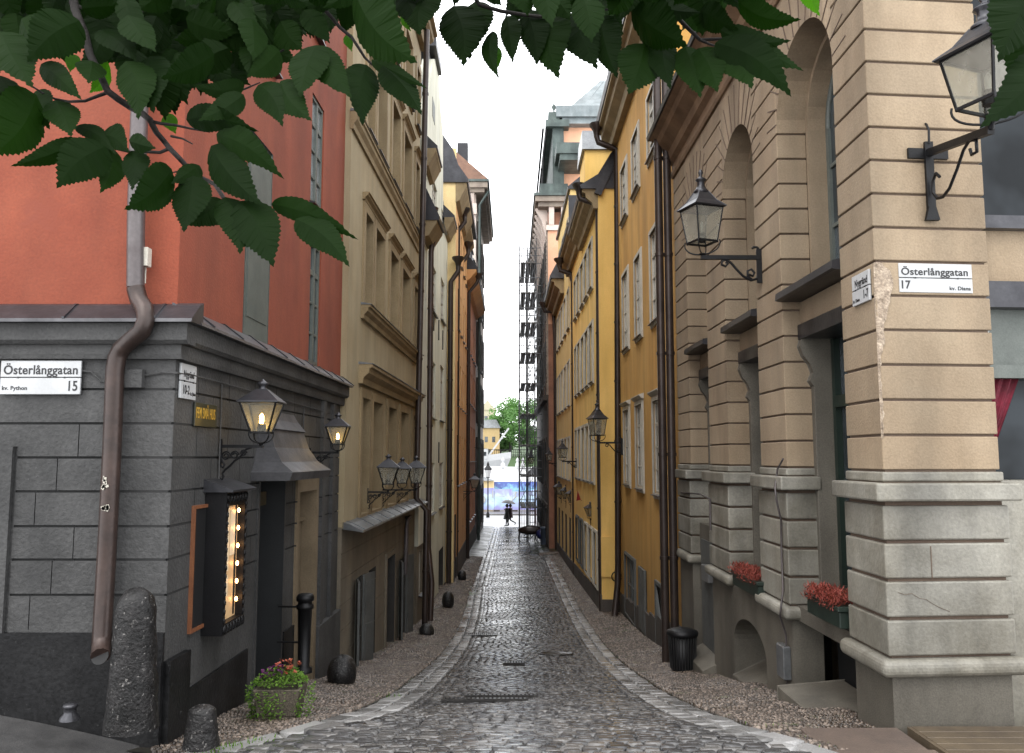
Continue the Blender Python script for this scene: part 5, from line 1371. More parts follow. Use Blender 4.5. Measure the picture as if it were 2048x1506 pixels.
p0 = at(2, 789, 6.88); p1 = at(166, 722, 6.88)
street_sign('white Österlånggatan street sign with number 15 on the dark grey wall', p0, (1, 0, 0), p1.x - p0.x, p1.z - p0.z, [('Österlånggatan', .04, .6, .27, .92, False), ('15', .965, .11, .3, .11, True), ('kv. Python', .03, .13, .12, .31, False)])
a = fS.uz(355, 798); b = fS.uz(388, 745)
street_sign('small white Nygränd sign with numbers 10-2 just round the grey corner', fS.pt(a[0], a[1] + .01, .0), fS.U, b[0] - a[0], .3, [('Nygränd', .17, .62, .2, .66, False), ('10-2', .16, .14, .26, .4, False), ('kv. Python', .62, .12, .1, .34, False)])
p0 = at(1797, 585, 6.96); p1 = at(1948, 527, 6.96)
street_sign('white Österlånggatan street sign with number 17 on the sandstone pier', (p0.x, 6.963, p0.z), gF.U, p1.x - p0.x, p1.z - p0.z, [('Österlånggatan', .03, .6, .25, .91, False), ('17', .03, .13, .28, .12, False), ('kv. Diana', .97, .1, .13, .29, True)])
a = g1.uz(1710, 600); b = g1.uz(1742, 540)
street_sign('small white Nygränd sign with numbers 1-7 on the side of the sandstone pier', g1.pt(a[0], b[1] - .26, 0), -g1.U, a[0] - b[0], .27, [('Nygränd', .2, .6, .24, .72, False), ('1-7', .95, .13, .28, .26, True), ('kv. Diana', .05, .1, .11, .4, False)])
# restaurant plate
a = fS.uz(384, 850); b = fS.uz(430, 812)
t = thing('restaurant_sign', 'dark green plate with gold Fem Små Hus lettering on the grey wall', 'restaurant sign', fS.pt((a[0] + b[0]) / 2, fS.uz(384, 858)[1], 0))
z0, z1 = fS.uz(384, 852)[1], fS.uz(384, 803)[1]
mb = MB(); fS.box(mb, a[0], b[0], z0, z1, .002, .022); mb.build('plate', mat('dark_olive_plate', (.03, .035, .022), (.02, .024, .015), .45), t, bevel=.004)
text(t, 'lettering', 'FEM SMÅ HUS', M_gold, fS.pt(a[0] + .03, z0 + .075, .0225), fS.U, .1, b[0] - a[0] - .08, bold=.005)

# ================================================================ bollards and boulders
def stone_post(label, px, pyb, Y, w, h, seed, lean=0.):
    b = at(px, pyb, Y); mb = MB()
    rr = random.Random(seed); n = 18; vs = []
    T = [i / 12 * .84 for i in range(13)] + [.88, .92, .95, .975, .99, .999]; rows = len(T) - 1
    for t in T:
        z = h * t; r = w / 2 * (1.0 - .3 * t)
        if t > .84: r = w / 2 * .748 * math.sqrt(max(.0, 1 - ((t - .84) / .162) ** 2))
        for j in range(n):
            a_ = 2 * math.pi * j / n; k = 1 + rr.uniform(-.04, .04)
            vs.append((b.x + r * k * math.cos(a_) + lean * z, b.y + r * k * math.sin(a_), b.z + z + rr.uniform(-.004, .004)))
    mb.add(vs, [(i * n + j, i * n + (j + 1) % n, (i + 1) * n + (j + 1) % n, (i + 1) * n + j) for i in range(rows) for j in range(n)], 0, True)
    mb.add(vs[-n:], [tuple(range(n))], 0, True)
    return tag(recentre(mb.build('stone_bollard', M_rock)), label, 'stone bollard')
stone_post('tall tapering rough granite bollard at the left house corner', 262, 1458, 6.35, .38, 1.03, 5)
stone_post('short rounded granite stub at the foot of the left corner', 402, 1492, 6.5, .27, .3, 6)
def boulder(label, px, pyb, Y, rx, ry, rz, seed):
    b = at(px, pyb, Y); mb = MB(); mb.rock((b.x, b.y, b.z + rz * .72), rx, ry, rz, seed, 0, 14, .1, .8)
    return tag(recentre(mb.build('guard_stone', M_rock, subsurf=1)), label, 'guard stone')
boulder('black round guard stone at the joint of grey and cream houses', 683, 1372, 11.5, .21, .25, .24, 11)
boulder('dark guard stone at the foot of the kinked rust drainpipe', 853, 1276, 20.2, .19, .25, .2, 12)
boulder('dark guard stone at the pale gabled house', 896, 1215, 25.5, .2, .3, .28, 13)
boulder('small guard stone below the lemon house pipes', 924, 1163, 32.5, .18, .3, .25, 14)
# black iron bollard strapped to the wall
b = at(607, 1345, 9.9); t = thing('iron_bollard', 'black fluted iron bollard with ringed cap standing behind the flower planter', 'iron bollard', b)
mb = MB(); H = at(607, 1187, 9.9).z - b.z
mb.lathe([(.1, 0), (.1, .05), (.068, .07), (.074, H * .5), (.082, H - .18), (.1, H - .17), (.1, H - .13), (.082, H - .12), (.082, H - .09), (.1, H - .08), (.105, H - .04), (.085, H - .005), (.04, H)], b, 20); mb.build('post', M_iron, t)
mb = MB()
for hz in (.38 * H, .83 * H): mb.bar(b + Vector((-.06, 0, hz)), b + Vector((-.32, .02, hz)), .02)
mb.build('wall_strap', M_iron, t)
# small metal vent cap on the asphalt
b = at(140, 1424, 6.55); b.z = -2.0; mb = MB(); mb.lathe([(.075, 0), (.07, .02), (.045, .05), (.045, .09), (.055, .095), (.05, .115), (0.01, .12)], b, 14)
tag(recentre(mb.build('vent_cap', M_lead)), 'small grey metal vent cap on the asphalt by the dark plinth', 'vent cap')
# ribbed black bin
b = at(1366, 1338, 13.6); t = thing('litter_bin', 'black ribbed litter bin with a lid next to the double drainpipe', 'litter bin', b)
hb = at(1366, 1262, 13.6).z - b.z; rb = .23
mb = MB(); mb.lathe([(rb * .82, 0), (rb * .86, .02), (rb * .93, hb * .9), (rb * .8, hb * .9)], b, 28); mb.build('drum', M_iron, t)
mb = MB()
for k in range(28):
    a_ = 2 * math.pi * k / 28; mb.bar(b + Vector((rb * .86 * math.cos(a_), rb * .86 * math.sin(a_), .02)), b + Vector((rb * .98 * math.cos(a_), rb * .98 * math.sin(a_), hb * .9)), .012, .012)
mb.build('ribs', mat('worn_rib', (.12, .12, .12), (.03, .03, .03), .4, metal=.5), t)
mb = MB(); mb.lathe([(rb * 1.02, hb * .88), (rb * 1.1, hb * .92), (rb * 1.08, hb), (rb * .6, hb * 1.07), (.01, hb * 1.09)], b, 28); mb.build('lid', M_iron, t)
# ================================================================ flower planter by the restaurant door
b = at(560, 1440, 8.1); b.z = GX(b.x, b.y) + .06
t = thing('planter', 'square exposed aggregate concrete planter on the pebbles by the restaurant door', 'planter', b)
mb = MB(); w0, w1, hh = .18, .22, .3
def sq(w, z): return [b + Vector((w * c_, w * s_, z)) for c_, s_ in ((-1, -.75), (1, -.75), (1, .75), (-1, .75))]
vs = sq(w0 * .95, 0) + sq(w0 * .95, .05) + sq(w0, .055) + sq(w1, hh) + sq(w1 * .86, hh) + sq(w1 * .8, hh - .05)
mb.add(vs, [(3, 2, 1, 0)] + [(i * 4 + j, i * 4 + (j + 1) % 4, i * 4 + 4 + (j + 1) % 4, i * 4 + 4 + j) for i in range(5) for j in range(4)] + [(20, 21, 22, 23)])
mb.build('pot', mat('aggregate_concrete', (.19, .155, .115), (.06, .05, .035), .7, 45, .8, 70, fine=.5), t, bevel=.012)
def leafm(name, c1, c2, tr=.35, rough=.45):
    m = bpy.data.materials.new(name); m.use_nodes = True
    nt = m.node_tree; N = nt.nodes; L = nt.links; bs = N['Principled BSDF']; o = N['Material Output']
    geo = N.new('ShaderNodeNewGeometry'); no = N.new('ShaderNodeTexNoise'); no.inputs['Scale'].default_value = 7; L.new(geo.outputs['Position'], no.inputs['Vector'])
    ri = geo.outputs['Random Per Island']
    ad = N.new('ShaderNodeMath'); ad.operation = 'MULTIPLY_ADD'; ad.inputs[1].default_value = .5; L.new(no.outputs['Fac'], ad.inputs[0])
    m2 = N.new('ShaderNodeMath'); m2.operation = 'MULTIPLY'; m2.inputs[1].default_value = .6; L.new(ri, m2.inputs[0]); L.new(m2.outputs[0], ad.inputs[2])
    mx = N.new('ShaderNodeMix'); mx.data_type = 'RGBA'; mx.inputs[6].default_value = (*c1, 1); mx.inputs[7].default_value = (*c2, 1); L.new(ad.outputs[0], mx.inputs[0])
    L.new(mx.outputs[2], bs.inputs['Base Color']); bs.inputs['Roughness'].default_value = rough; bs.inputs['Specular IOR Level'].default_value = .08
    t_ = N.new('ShaderNodeBsdfTranslucent'); sc = N.new('ShaderNodeVectorMath'); sc.operation = 'MULTIPLY'; sc.inputs[1].default_value = (1.2, 1.7, .5)
    L.new(mx.outputs[2], sc.inputs[0]); L.new(sc.outputs[0], t_.inputs[0])
    ms = N.new('ShaderNodeMixShader'); ms.inputs[0].default_value = tr; L.new(bs.outputs[0], ms.inputs[1]); L.new(t_.outputs[0], ms.inputs[2]); L.new(ms.outputs[0], o.inputs[0])
    MATS[name] = m; return m
M_leaf1 = leafm('small_green_leaf', (.08, .16, .03), (.16, .26, .05))
def small_leaf(mb, p, l, w, rr, mi=0, up=.2):
    a = rr.uniform(0, 6.3); e = rr.uniform(-.9, .6) + up
    d = Vector((math.cos(a) * math.cos(e), math.sin(a) * math.cos(e), math.sin(e))); s_ = d.cross(Vector((rr.uniform(-.4, .4), rr.uniform(-.4, .4), 1))).normalized() * w / 2
    mb.add([p, p + d * l * .45 + s_, p + d * l, p + d * l * .45 - s_, ], [(0, 1, 2, 3)], mi)
t2 = thing('flowering_plant', 'bushy plant with purple and red blooms and trailing leaves growing in the planter', 'flowering plant', b + Vector((0, 0, hh - .04)))
rr = random.Random(21); mb = MB()
for k in range(1900):
    if k < 1100:
        a_ = rr.uniform(0, 6.3); q_ = rr.random() ** .5 * .25; z = hh + .02 + .15 * (1 - (q_ / .25) ** 2) * rr.random() + .02
        p = b + Vector((q_ * math.cos(a_) * 1.05, q_ * .8 * math.sin(a_), z))
    else:
        a_ = rr.choice([0., 3.14, -1.57, 3.6, -1.9, 2.8, -.6]) + rr.uniform(-.35, .35); dz = rr.uniform(0, .3); q_ = .23 + .05 * rr.random() + .03 * (dz < .15)
        p = b + Vector((q_ * math.cos(a_) * 1.05, q_ * .8 * math.sin(a_), hh - dz))
    small_leaf(mb, p, rr.uniform(.02, .042), rr.uniform(.014, .026), rr)
mb.build('foliage', M_leaf1, t2)
for nm, cA, cB, xo, cnt in (('purple_bloom', (.16, .01, .12), (.09, .005, .09), -.06, 26), ('red_bloom', (.38, .05, .03), (.45, .12, .05), .08, 22)):
    mb = MB()
    pc = None
    for k in range(cnt):
        p = b + Vector((xo + rr.uniform(-.1, .1), rr.uniform(-.13, .09), hh + .13 + rr.uniform(-.03, .07) + (.04 if xo > 0 else 0)))
        for j in range(7): small_leaf(mb, p, .028, .026, rr)
    mb.build('blooms', mat(nm, cA, cB, .6, 20), t2)[ 'label'] = nm.replace('_', ' ')
# ================================================================ window boxes with heather on the sandstone house
M_heath = leafm('red_heather', (.12, .02, .018), (.3, .08, .06), .1)
for lb, lb2, (pa, pb_), zt, nn in (('dark green window box nearest the corner pier', 'rusty red heather in the window box nearest the corner pier', (7.72 - 6.93, 8.55 - 6.93), -1.36, .12),
                          ('dark green window box between the second and third piers', 'rusty red heather in the window box between second and third piers', (10.2 - 6.93, 11.35 - 6.93), -1.5, .12)):
    t = thing('window_box', lb, 'window box', g1.pt((pa + pb_) / 2, zt - .25, nn / 2))
    mb = MB(); g1.box(mb, pa, pb_, zt - .2, zt - .05, -.1, nn - .02); g1.box(mb, pa - .02, pb_ + .02, zt - .05, zt, -.12, nn)
    mb.build('trough', M_green, t, bevel=.008)
    t2 = thing('heather_plant', lb2, 'heather', g1.pt((pa + pb_) / 2, zt, nn / 2)); mb = MB()
    for k in range(1500):
        u = rr.uniform(pa + .03, pb_ - .03); n_ = rr.uniform(-.08, nn + .04); h_ = rr.uniform(.02, .13) * (1 - .5 * abs((u - pa) / (pb_ - pa) - .5))
        p = g1.pt(u, zt + h_ - .02 - max(0, n_ - nn) * 1.5, n_)
        small_leaf(mb, p, rr.uniform(.035, .08), .012, rr, up=.6)
    mb.build('sprigs', M_heath, t2)
# ================================================================ wooden deck at the right
t = thing('deck', 'low platform of weathered wooden boards at the foot of the sandstone corner', 'deck', (4.4, 6.2, -2.33))
for k in range(15):
    y = 6.86 - k * .135; 
    mb = MB(); mb.box(3.2, 6.4, y - .13, y, -2.19, -2.145); mb.build('board', M_deck, t, bevel=.004)
mb = MB(); mb.box(3.17, 3.2, 4.8, 6.86, -2.36, -2.15); mb.box(3.2, 6.4, 4.8, 4.83, -2.36, -2.2); mb.build('side_board', M_deck, t)
# drain grates and manhole
def grate(label, px, py, Y, w, d, mh=False):
    b = at(px, py, Y); z = GX(b.x, b.y) + .022; sl_ = (G(b.y + .3) - G(b.y - .3)) / .6
    Mx = Matrix.Translation((b.x, b.y, z)) @ Matrix.Rotation(math.atan(sl_), 4, 'X')
    mb = MB()
    if mh:
        mb.lathe([(w / 2, -.03), (w / 2, .004), (w / 2 * .9, .006), (w / 2 * .88, .0), (0.01, .003)], (0, 0, 0), 28); mb.v = [tuple(Mx @ Vector(v)) for v in mb.v]
    else:
        mb.box(-w / 2, w / 2, -d / 2, d / 2, -.05, -.02, M=Mx)
        for k in range(int(w / .05)): x = -w / 2 + .05 * k; mb.box(x, x + .028, -d / 2, d / 2, -.02, .006, M=Mx)
        mb.box(-w / 2, w / 2, -d / 2 - .02, -d / 2, -.02, .008, M=Mx); mb.box(-w / 2, w / 2, d / 2, d / 2 + .02, -.02, .008, M=Mx)
    return tag(recentre(mb.build('manhole_cover' if mh else 'drain_grate', mat('cast_iron_wet', (.05, .045, .042), (.03, .027, .025), .3, 8, .3, 60, metal=.6))), label, 'manhole cover' if mh else 'drain grate')
grate('iron drain grate crossing the lane near its mouth, nearer of two', 970, 1375, 9.9, 1.0, .16)
grate('iron drain grate crossing the lane near its mouth, farther of two', 1003, 1360, 10.4, .9, .16)
grate('iron drain grate beside the left kerb further down the lane', 962, 1262, 20.6, .8, .35)
grate('round manhole cover right of the lane centre', 1112, 1298, 17.2, .7, .7, True)
grate('small square iron cover in the middle of the lane', 1028, 1314, 15.6, .4, .25)
# grass tufts
rr = random.Random(5); mb = MB()
spots = [(460, 1485, 6.8, .3, 90), (40, 1490, 5.75, .12, 60), (700, 1385, 10.6, .25, 60), (930, 1185, 29, .5, 200), (915, 1205, 26, .4, 120), (1600, 1445, 7.0, .25, 60), (1660, 1460, 6.7, .25, 60), (760, 1390, 10.2, .2, 40)]
for px, py, Y, s_, n_ in spots:
    c = at(px, py, Y)
    for k in range(n_):
        x, y = c.x + rr.gauss(0, s_ * .5), c.y + rr.gauss(0, s_ * .6); z = GX(x, y) + .02
        if x < -2.2 and y < 6: z = az(x) - .02
        a_ = rr.uniform(0, 6.3); l = rr.uniform(.02, .05); q_ = Vector((math.cos(a_), math.sin(a_), 0)) * .006
        p = Vector((x, y, z)); mb.add([p - q_, p + q_, p + Vector((rr.uniform(-.02, .02), rr.uniform(-.02, .02), l))], [(0, 1, 2)])
o = mb.build('grass', M_leaf1); o['kind'] = 'stuff'; o['label'] = 'grass tufts growing between the cobbles and kerbs'; o['category'] = 'grass'
# ================================================================ people under an umbrella
def skin_person(label, base, yaw, joints, edges, m_body, parts, h=1.7, flip=1):
    """joints: name -> (x, y, z, radius) in metres, standing on z=0, facing +y"""
    names = list(joints); me = bpy.data.meshes.new('person')
    me.from_pydata([Vector(joints[n][:3]) for n in names], [(names.index(a), names.index(b)) for a, b in edges], [])
    o = bpy.data.objects.new('person', me); COL.objects.link(o)
    bpy.context.view_layer.objects.active = o
    bpy.ops.mesh.customdata_skin_add()
    md = o.modifiers.new('skin', 'SKIN'); md.use_smooth_shade = True
    for i, n in enumerate(names):
        r = joints[n][3]; r = r if isinstance(r, tuple) else (r, r)
        me.skin_vertices[0].data[i].radius = r; me.skin_vertices[0].data[i].use_root = (n == 'pelvis')
    sb = o.modifiers.new('sub', 'SUBSURF'); sb.levels = 2; sb.render_levels = 2
    dg = bpy.context.evaluated_depsgraph_get(); dg.update()
    m2 = bpy.data.meshes.new_from_object(o.evaluated_get(dg)); m2.name = 'person'
    bpy.data.objects.remove(o); m2.materials.clear()
    o = bpy.data.objects.new('person', m2); COL.objects.link(o)
    for m in m_body: m2.materials.append(m)
    for p in m2.polygons:
        z = p.center.z; p.use_smooth = True
        p.material_index = 2 if z > 1.42 else (1 if z < .48 else 0)
    o.location = base; o.rotation_euler = (0, 0, yaw)
    tag(o, label, 'person')
    return o
def person_parts(o, coat, hair, hood, rr_, headc):
    mb = MB(); n = 18; prof = coat
    vs = []
    for r, ry, z in prof:
        for j in range(n):
            a_ = 2 * math.pi * j / n; k = 1 + .05 * math.sin(a_ * 5 + z * 7)
            vs.append((r * math.cos(a_) * k, ry * math.sin(a_) * k, z))
    fs = [(i * n + j, i * n + (j + 1) % n, (i + 1) * n + (j + 1) % n, (i + 1) * n + j) for i in range(len(prof) - 1) for j in range(n)]
    mb.add(vs, fs, 0, True)
    me = bpy.data.meshes.new('coat'); me.from_pydata(mb.v, [], mb.f); me.polygons.foreach_set('use_smooth', [True] * len(mb.f)); me.materials.append(rr_)
    c = bpy.data.objects.new('coat', me); COL.objects.link(c); c.parent = o
    mb = MB(); mb.rock(headc, .115, .125, .14, 3, 0, 14, .03)
    me = bpy.data.meshes.new('hair'); me.from_pydata(mb.v, [], mb.f); me.polygons.foreach_set('use_smooth', [True] * len(mb.f)); me.materials.append(hair)
    c = bpy.data.objects.new('hair', me); COL.objects.link(c); c.parent = o
skin = mat('skin', (.5, .32, .24), (.45, .28, .2), .5)
dk1 = mat('black_coat', (.02, .02, .026), (.012, .012, .015), .7); dk2 = mat('dark_wine_jacket', (.06, .02, .025), (.03, .012, .016), .7)
jeans = mat('dark_trousers', (.03, .032, .045), (.02, .02, .03), .7); olive = mat('olive_trousers', (.05, .07, .045), (.035, .05, .03), .7)
hairm = mat('dark_hair', (.03, .02, .015), (.015, .01, .008), .6); scarf = mat('tan_scarf', (.4, .28, .2), (.3, .2, .14), .7)
def joints(step, armup):
    s = step
    j = {'pelvis': (0, 0, .95, (.15, .12)), 'waist': (0, 0, 1.1, (.14, .11)), 'chest': (0, 0, 1.32, (.17, .12)), 'neck': (0, 0, 1.47, .055), 'head': (0, .02, 1.57, (.085, .1)), 'crown': (0, .02, 1.66, (.075, .085)), 'nose': (0, .115, 1.585, .018)}
    for sd, nm in ((-1, 'l'), (1, 'r')):
        k = s * sd
        j['hip' + nm] = (.09 * sd, 0, .9, .1); j['knee' + nm] = (.1 * sd, .18 * k if k > 0 else -.02, .5, .062)
        if k > 0: j['ankle' + nm] = (.1 * sd, .16 * k + .05, .09, .042); j['toe' + nm] = (.1 * sd, .16 * k + .22, .04, .034)
        else:
            b_ = abs(k)
            j['ankle' + nm] = (.1 * sd, -.05 - .38 * b_, .09 + .22 * b_, .042); j['toe' + nm] = (.1 * sd, .08 - .42 * b_, .04 + .12 * b_, .034)
        j['sh' + nm] = (.18 * sd, 0, 1.4, .06)
        if armup == sd: j['el' + nm] = (.22 * sd, .1, 1.18, .045); j['wr' + nm] = (.12 * sd, .24, 1.32, .032); j['ha' + nm] = (.1 * sd, .26, 1.38, .036)
        else: j['el' + nm] = (.24 * sd, -.02, 1.14, .046); j['wr' + nm] = (.24 * sd, .06, .9, .032); j['ha' + nm] = (.24 * sd, .08, .82, .034)
    e = [('pelvis', 'waist'), ('waist', 'chest'), ('chest', 'neck'), ('neck', 'head'), ('head', 'crown'), ('head', 'nose')]
    for nm in 'lr': e += [('pelvis', 'hip' + nm), ('hip' + nm, 'knee' + nm), ('knee' + nm, 'ankle' + nm), ('ankle' + nm, 'toe' + nm), ('chest', 'sh' + nm), ('sh' + nm, 'el' + nm), ('el' + nm, 'wr' + nm), ('wr' + nm, 'ha' + nm)]
    return j, e
bp = at(1014, 1048, 64.6); bp.z = G(64.6) + .0
j, e = joints(.35, 1)
o = skin_person('person in a long black coat holding the umbrella at the lane end', bp, rad(75), j, e, [dk1, jeans, skin], None)
person_parts(o, [(.2, .15, 1.42), (.23, .17, 1.3), (.2, .16, 1.1), (.26, .23, .85), (.31, .28, .58)], hairm, None, dk1, (0, .0, 1.62))
bp2 = bp + Vector((.26, .12, 0)); j, e = joints(1., -1)
o = skin_person('person in a dark wine jacket stepping forward close beside the umbrella holder', bp2, rad(82), j, e, [dk2, olive, skin], None)
person_parts(o, [(.19, .14, 1.42), (.22, .16, 1.3), (.19, .15, 1.1), (.23, .19, .9), (.26, .22, .68)], mat('brown_hair', (.09, .05, .03), (.05, .03, .02), .6), None, dk2, (0, .0, 1.62))
uh = bp + Vector((.02, 0, 1.75)); t = thing('umbrella', 'open dark grey umbrella held above the two people at the lane end', 'umbrella', uh + Vector((0, 0, -.45)))
mb = MB(); n = 8; cc_ = uh + Vector((.08, 0, .32)); rings = [(.0, 0), (.22, -.04), (.42, -.13), (.6, -.28)]
vs = [cc_]
for r, z in rings[1:]:
    for k in range(16):
        a_ = 2 * math.pi * k / 16; q_ = r * (1 if k % 2 == 0 else .93); vs.append(cc_ + Vector((q_ * math.cos(a_), q_ * math.sin(a_), z + (.02 if k % 2 else 0) + .1 * -q_ * math.cos(a_))))
fs = [(0, 1 + k, 1 + (k + 1) % 16) for k in range(16)] + [(1 + i * 16 + k, 1 + (i + 1) * 16 + k, 1 + (i + 1) * 16 + (k + 1) % 16, 1 + i * 16 + (k + 1) % 16) for i in range(2) for k in range(16)]
mb.add(vs, fs, 0, True); mb.build('canopy', mat('umbrella_cloth', (.07, .07, .085), (.05, .05, .06), .4), t)
mb = MB(); mb.tube([cc_ + Vector((0, 0, .08)), cc_, uh + Vector((0, -.02, -.42))], .01, 6); mb.build('shaft', M_iron, t)
# ================================================================ scaffold at the quay end, right
sx0, sx1, sy0, sy1 = .48, 1.55, 51.5, 57.5
zt = at(1055, 480, 52).z
t = thing('scaffold', 'tall narrow steel scaffold with plank platforms against the quay house', 'scaffold', (1.0, 54, G(52)))
M_st = mat('galvanised_tube', (.22, .225, .235), (.12, .12, .13), .4, metal=.5); M_pl = mat('dark_planks', (.3, .28, .26), (.16, .15, .14), .7)
mb = MB()
for x in (sx0, (sx0 + sx1) / 2, sx1):
    for y in (sy0, (sy0 + sy1) / 2, sy1): mb.tube([(x, y, G(y)), (x, y, zt + (0 if x > sx0 else -.2))], .028, 5)
for x in (sx0 + .13, sx0 + .27, sx0 + .4, sx0 + .67, sx0 + .8, sx0 + .93): mb.tube([(x, sy0, G(sy0)), (x, sy0, zt - .5)], .016, 5)
mb.build('standards', M_st, t)
nlev = 9
for k in range(nlev):
    z = -3.1 + k * (zt + 2.6) / (nlev - .4)
    mb = MB()
    for i in range(3): mb.box(sx0 + .08 + i * .33, sx0 + .38 + i * .33, sy0 - .1, sy1, z, z + .06)
    mb.box(sx0 - .02, sx0 + .02, sy0, sy1, z + .06, z + .26)
    pl = mb.build('platform', M_pl, t)
    mb = MB()
    for zz in (.0, .5, 1.0):
        mb.bar((sx0, sy0, z + zz), (sx1 + .3, sy0, z + zz), .04); mb.bar((sx0, sy0, z + zz), (sx0, sy1, z + zz), .04); mb.bar((sx1, sy0, z + zz), (sx1, sy1, z + zz), .04)
    for xx in (0, .5): mb.bar((sx0 + xx, sy0, z + .02), (sx0 + xx + .5, sy0, z + 1.9), .025); mb.bar((sx0 + xx + .5, sy0 + 3, z + .02), (sx0 + xx, sy0 + 3, z + 1.9), .025)
    mb.bar((sx0, sy0, z), (sx0, (sy0 + sy1) / 2, z + 1.9), .035); mb.bar((sx0, sy1, z), (sx1, sy1, z + 1.9), .035)
    mb.build('guard_rail', M_st, pl)
mb = MB()
for k in range(36): z = G(52) + .3 + k * .42; mb.bar((1.1, 52, z), (1.4, 52, z), .025)
mb.tube([(1.1, 52, G(52)), (1.1, 52, 10)], .02, 5); mb.tube([(1.4, 52, G(52)), (1.4, 52, 10)], .02, 5); mb.build('ladder', M_st, t)
# parked bicycle under a cover beside the scaffold
b = at(1064, 1058, 50.5); b.z = G(50.5)
t = thing('bicycle', 'bicycle leaning under a dark cover at the foot of the scaffold', 'bicycle', b)
for dx in (-.52, .52):
    mb = MB(); mb.tube([b + Vector((dx + .32 * math.cos(a * .45), 0, .34 + .32 * math.sin(a * .45))) for a in range(15)], .025, 5); w_ = mb.build('wheel', M_iron, t)
mb = MB(); V = lambda x, z: b + Vector((x, 0, z))
for p, q_ in ((V(-.52, .34), V(-.2, .85)), (V(-.2, .85), V(.38, .85)), (V(.52, .34), V(.36, 1.0)), (V(-.05, .3), V(-.2, .9)), (V(-.05, .3), V(.38, .8)), (V(-.52, .34), V(-.05, .3))): mb.bar(p, q_, .04)
mb.bar(b + Vector((.36, -.25, 1.0)), b + Vector((.36, .25, 1.0)), .03); mb.build('frame', M_iron, t)
mb = MB(); mb.rock(b + Vector((-.05, 0, .78)), .75, .25, .28, 4, 0, 14, .12); mb.build('cover', mat('wet_brown_cover', (.06, .035, .03), (.03, .02, .018), .35), t)
b = at(1082, 1056, 49.5); b.z = G(49.5) + .05; mb = MB(); mb.rock(b + Vector((0, 0, .55)), .3, .3, .3, 9, 0, 12, .12); mb.tube([b, b + Vector((0, 0, .4))], .05, 6)
tag(recentre(mb.build('rubbish_bag', mat('blue_sack', (.02, .03, .16), (.02, .02, .08), .4))), 'dark blue sack beside the covered bicycle', 'sack')
b = at(1089, 1058, 49); b.z = G(49) + .05; mb = MB(); mb.lathe([(.22, 0), (.23, .9), (.25, .92), (.25, 1.0), (.2, 1.02)], b, 16)
tag(recentre(mb.build('wheelie_bin', mat('blue_grey_bin', (.09, .12, .17), (.06, .08, .12), .45))), 'round blue grey bin by the quay house wall', 'bin')
# lantern hung on a wire over the lane end
mb = MB(); wz = at(1060, 912, 50)
c = at(1062, 932, 49.5); t = lamp('small lantern hanging over the lane in front of the scaffold', c, (c.x, c.y, c.z), .36, 'G', .2, arm=False)
mb = MB(); top = c + Vector((0, 0, .75)); mb.tube([(-2.25, 49.5, top.z + .35), (-.4, 49.5, top.z + .12), top, (2.0, 49.5, top.z + .3)], .012, 4); mb.build('wire', M_iron, t)
# pennant
b = at(1155, 993, 30.5); mb = MB(); mb.add([b, b + Vector((.12, 0, -.12)), b + Vector((-.04, .05, -.16)), b + Vector((.01, 0, .22))], [(0, 1, 2), (3, 1, 2), (3, 0, 2)]); mb.bar(b + Vector((.12, 0, -.14)), Vector((2.58, 30.5, b.z - .16)), .015)
tag(recentre(mb.build('pennant', mat('red_cloth', (.4, .02, .02), (.3, .015, .015), .6))), 'tiny red pennant on the warm yellow house wall', 'pennant')

# ================================================================ the quay and the far shore
ZQ = -5.36
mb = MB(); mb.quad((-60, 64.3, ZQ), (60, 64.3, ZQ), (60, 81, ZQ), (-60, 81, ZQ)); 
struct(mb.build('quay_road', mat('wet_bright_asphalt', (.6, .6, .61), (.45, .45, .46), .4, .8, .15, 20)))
mb = MB(); mb.box(-60, 60, 77.6, 77.9, ZQ - .2, ZQ + .14); struct(mb.build('kerb', M_pavegrey))
mb = MB(); mb.box(-60, 60, 77.9, 96, ZQ - .2, ZQ + .1); struct(mb.build('pavement', mat('quay_paving', (.25, .22, .21), (.18, .16, .15), .4)))
mb = MB(); mb.box(-60, 60, 95.6, 96.2, -8, ZQ + .2); struct(mb.build('quay_edge', M_pavegrey))
mb = MB(); mb.quad((-2500, 96, -7.2), (2500, 96, -7.2), (2500, 5000, -7.2), (-2500, 5000, -7.2))
struct(mb.build('water', mat('harbour_water', (.05, .07, .08), (.03, .05, .055), .12, .3, .6, 3)))
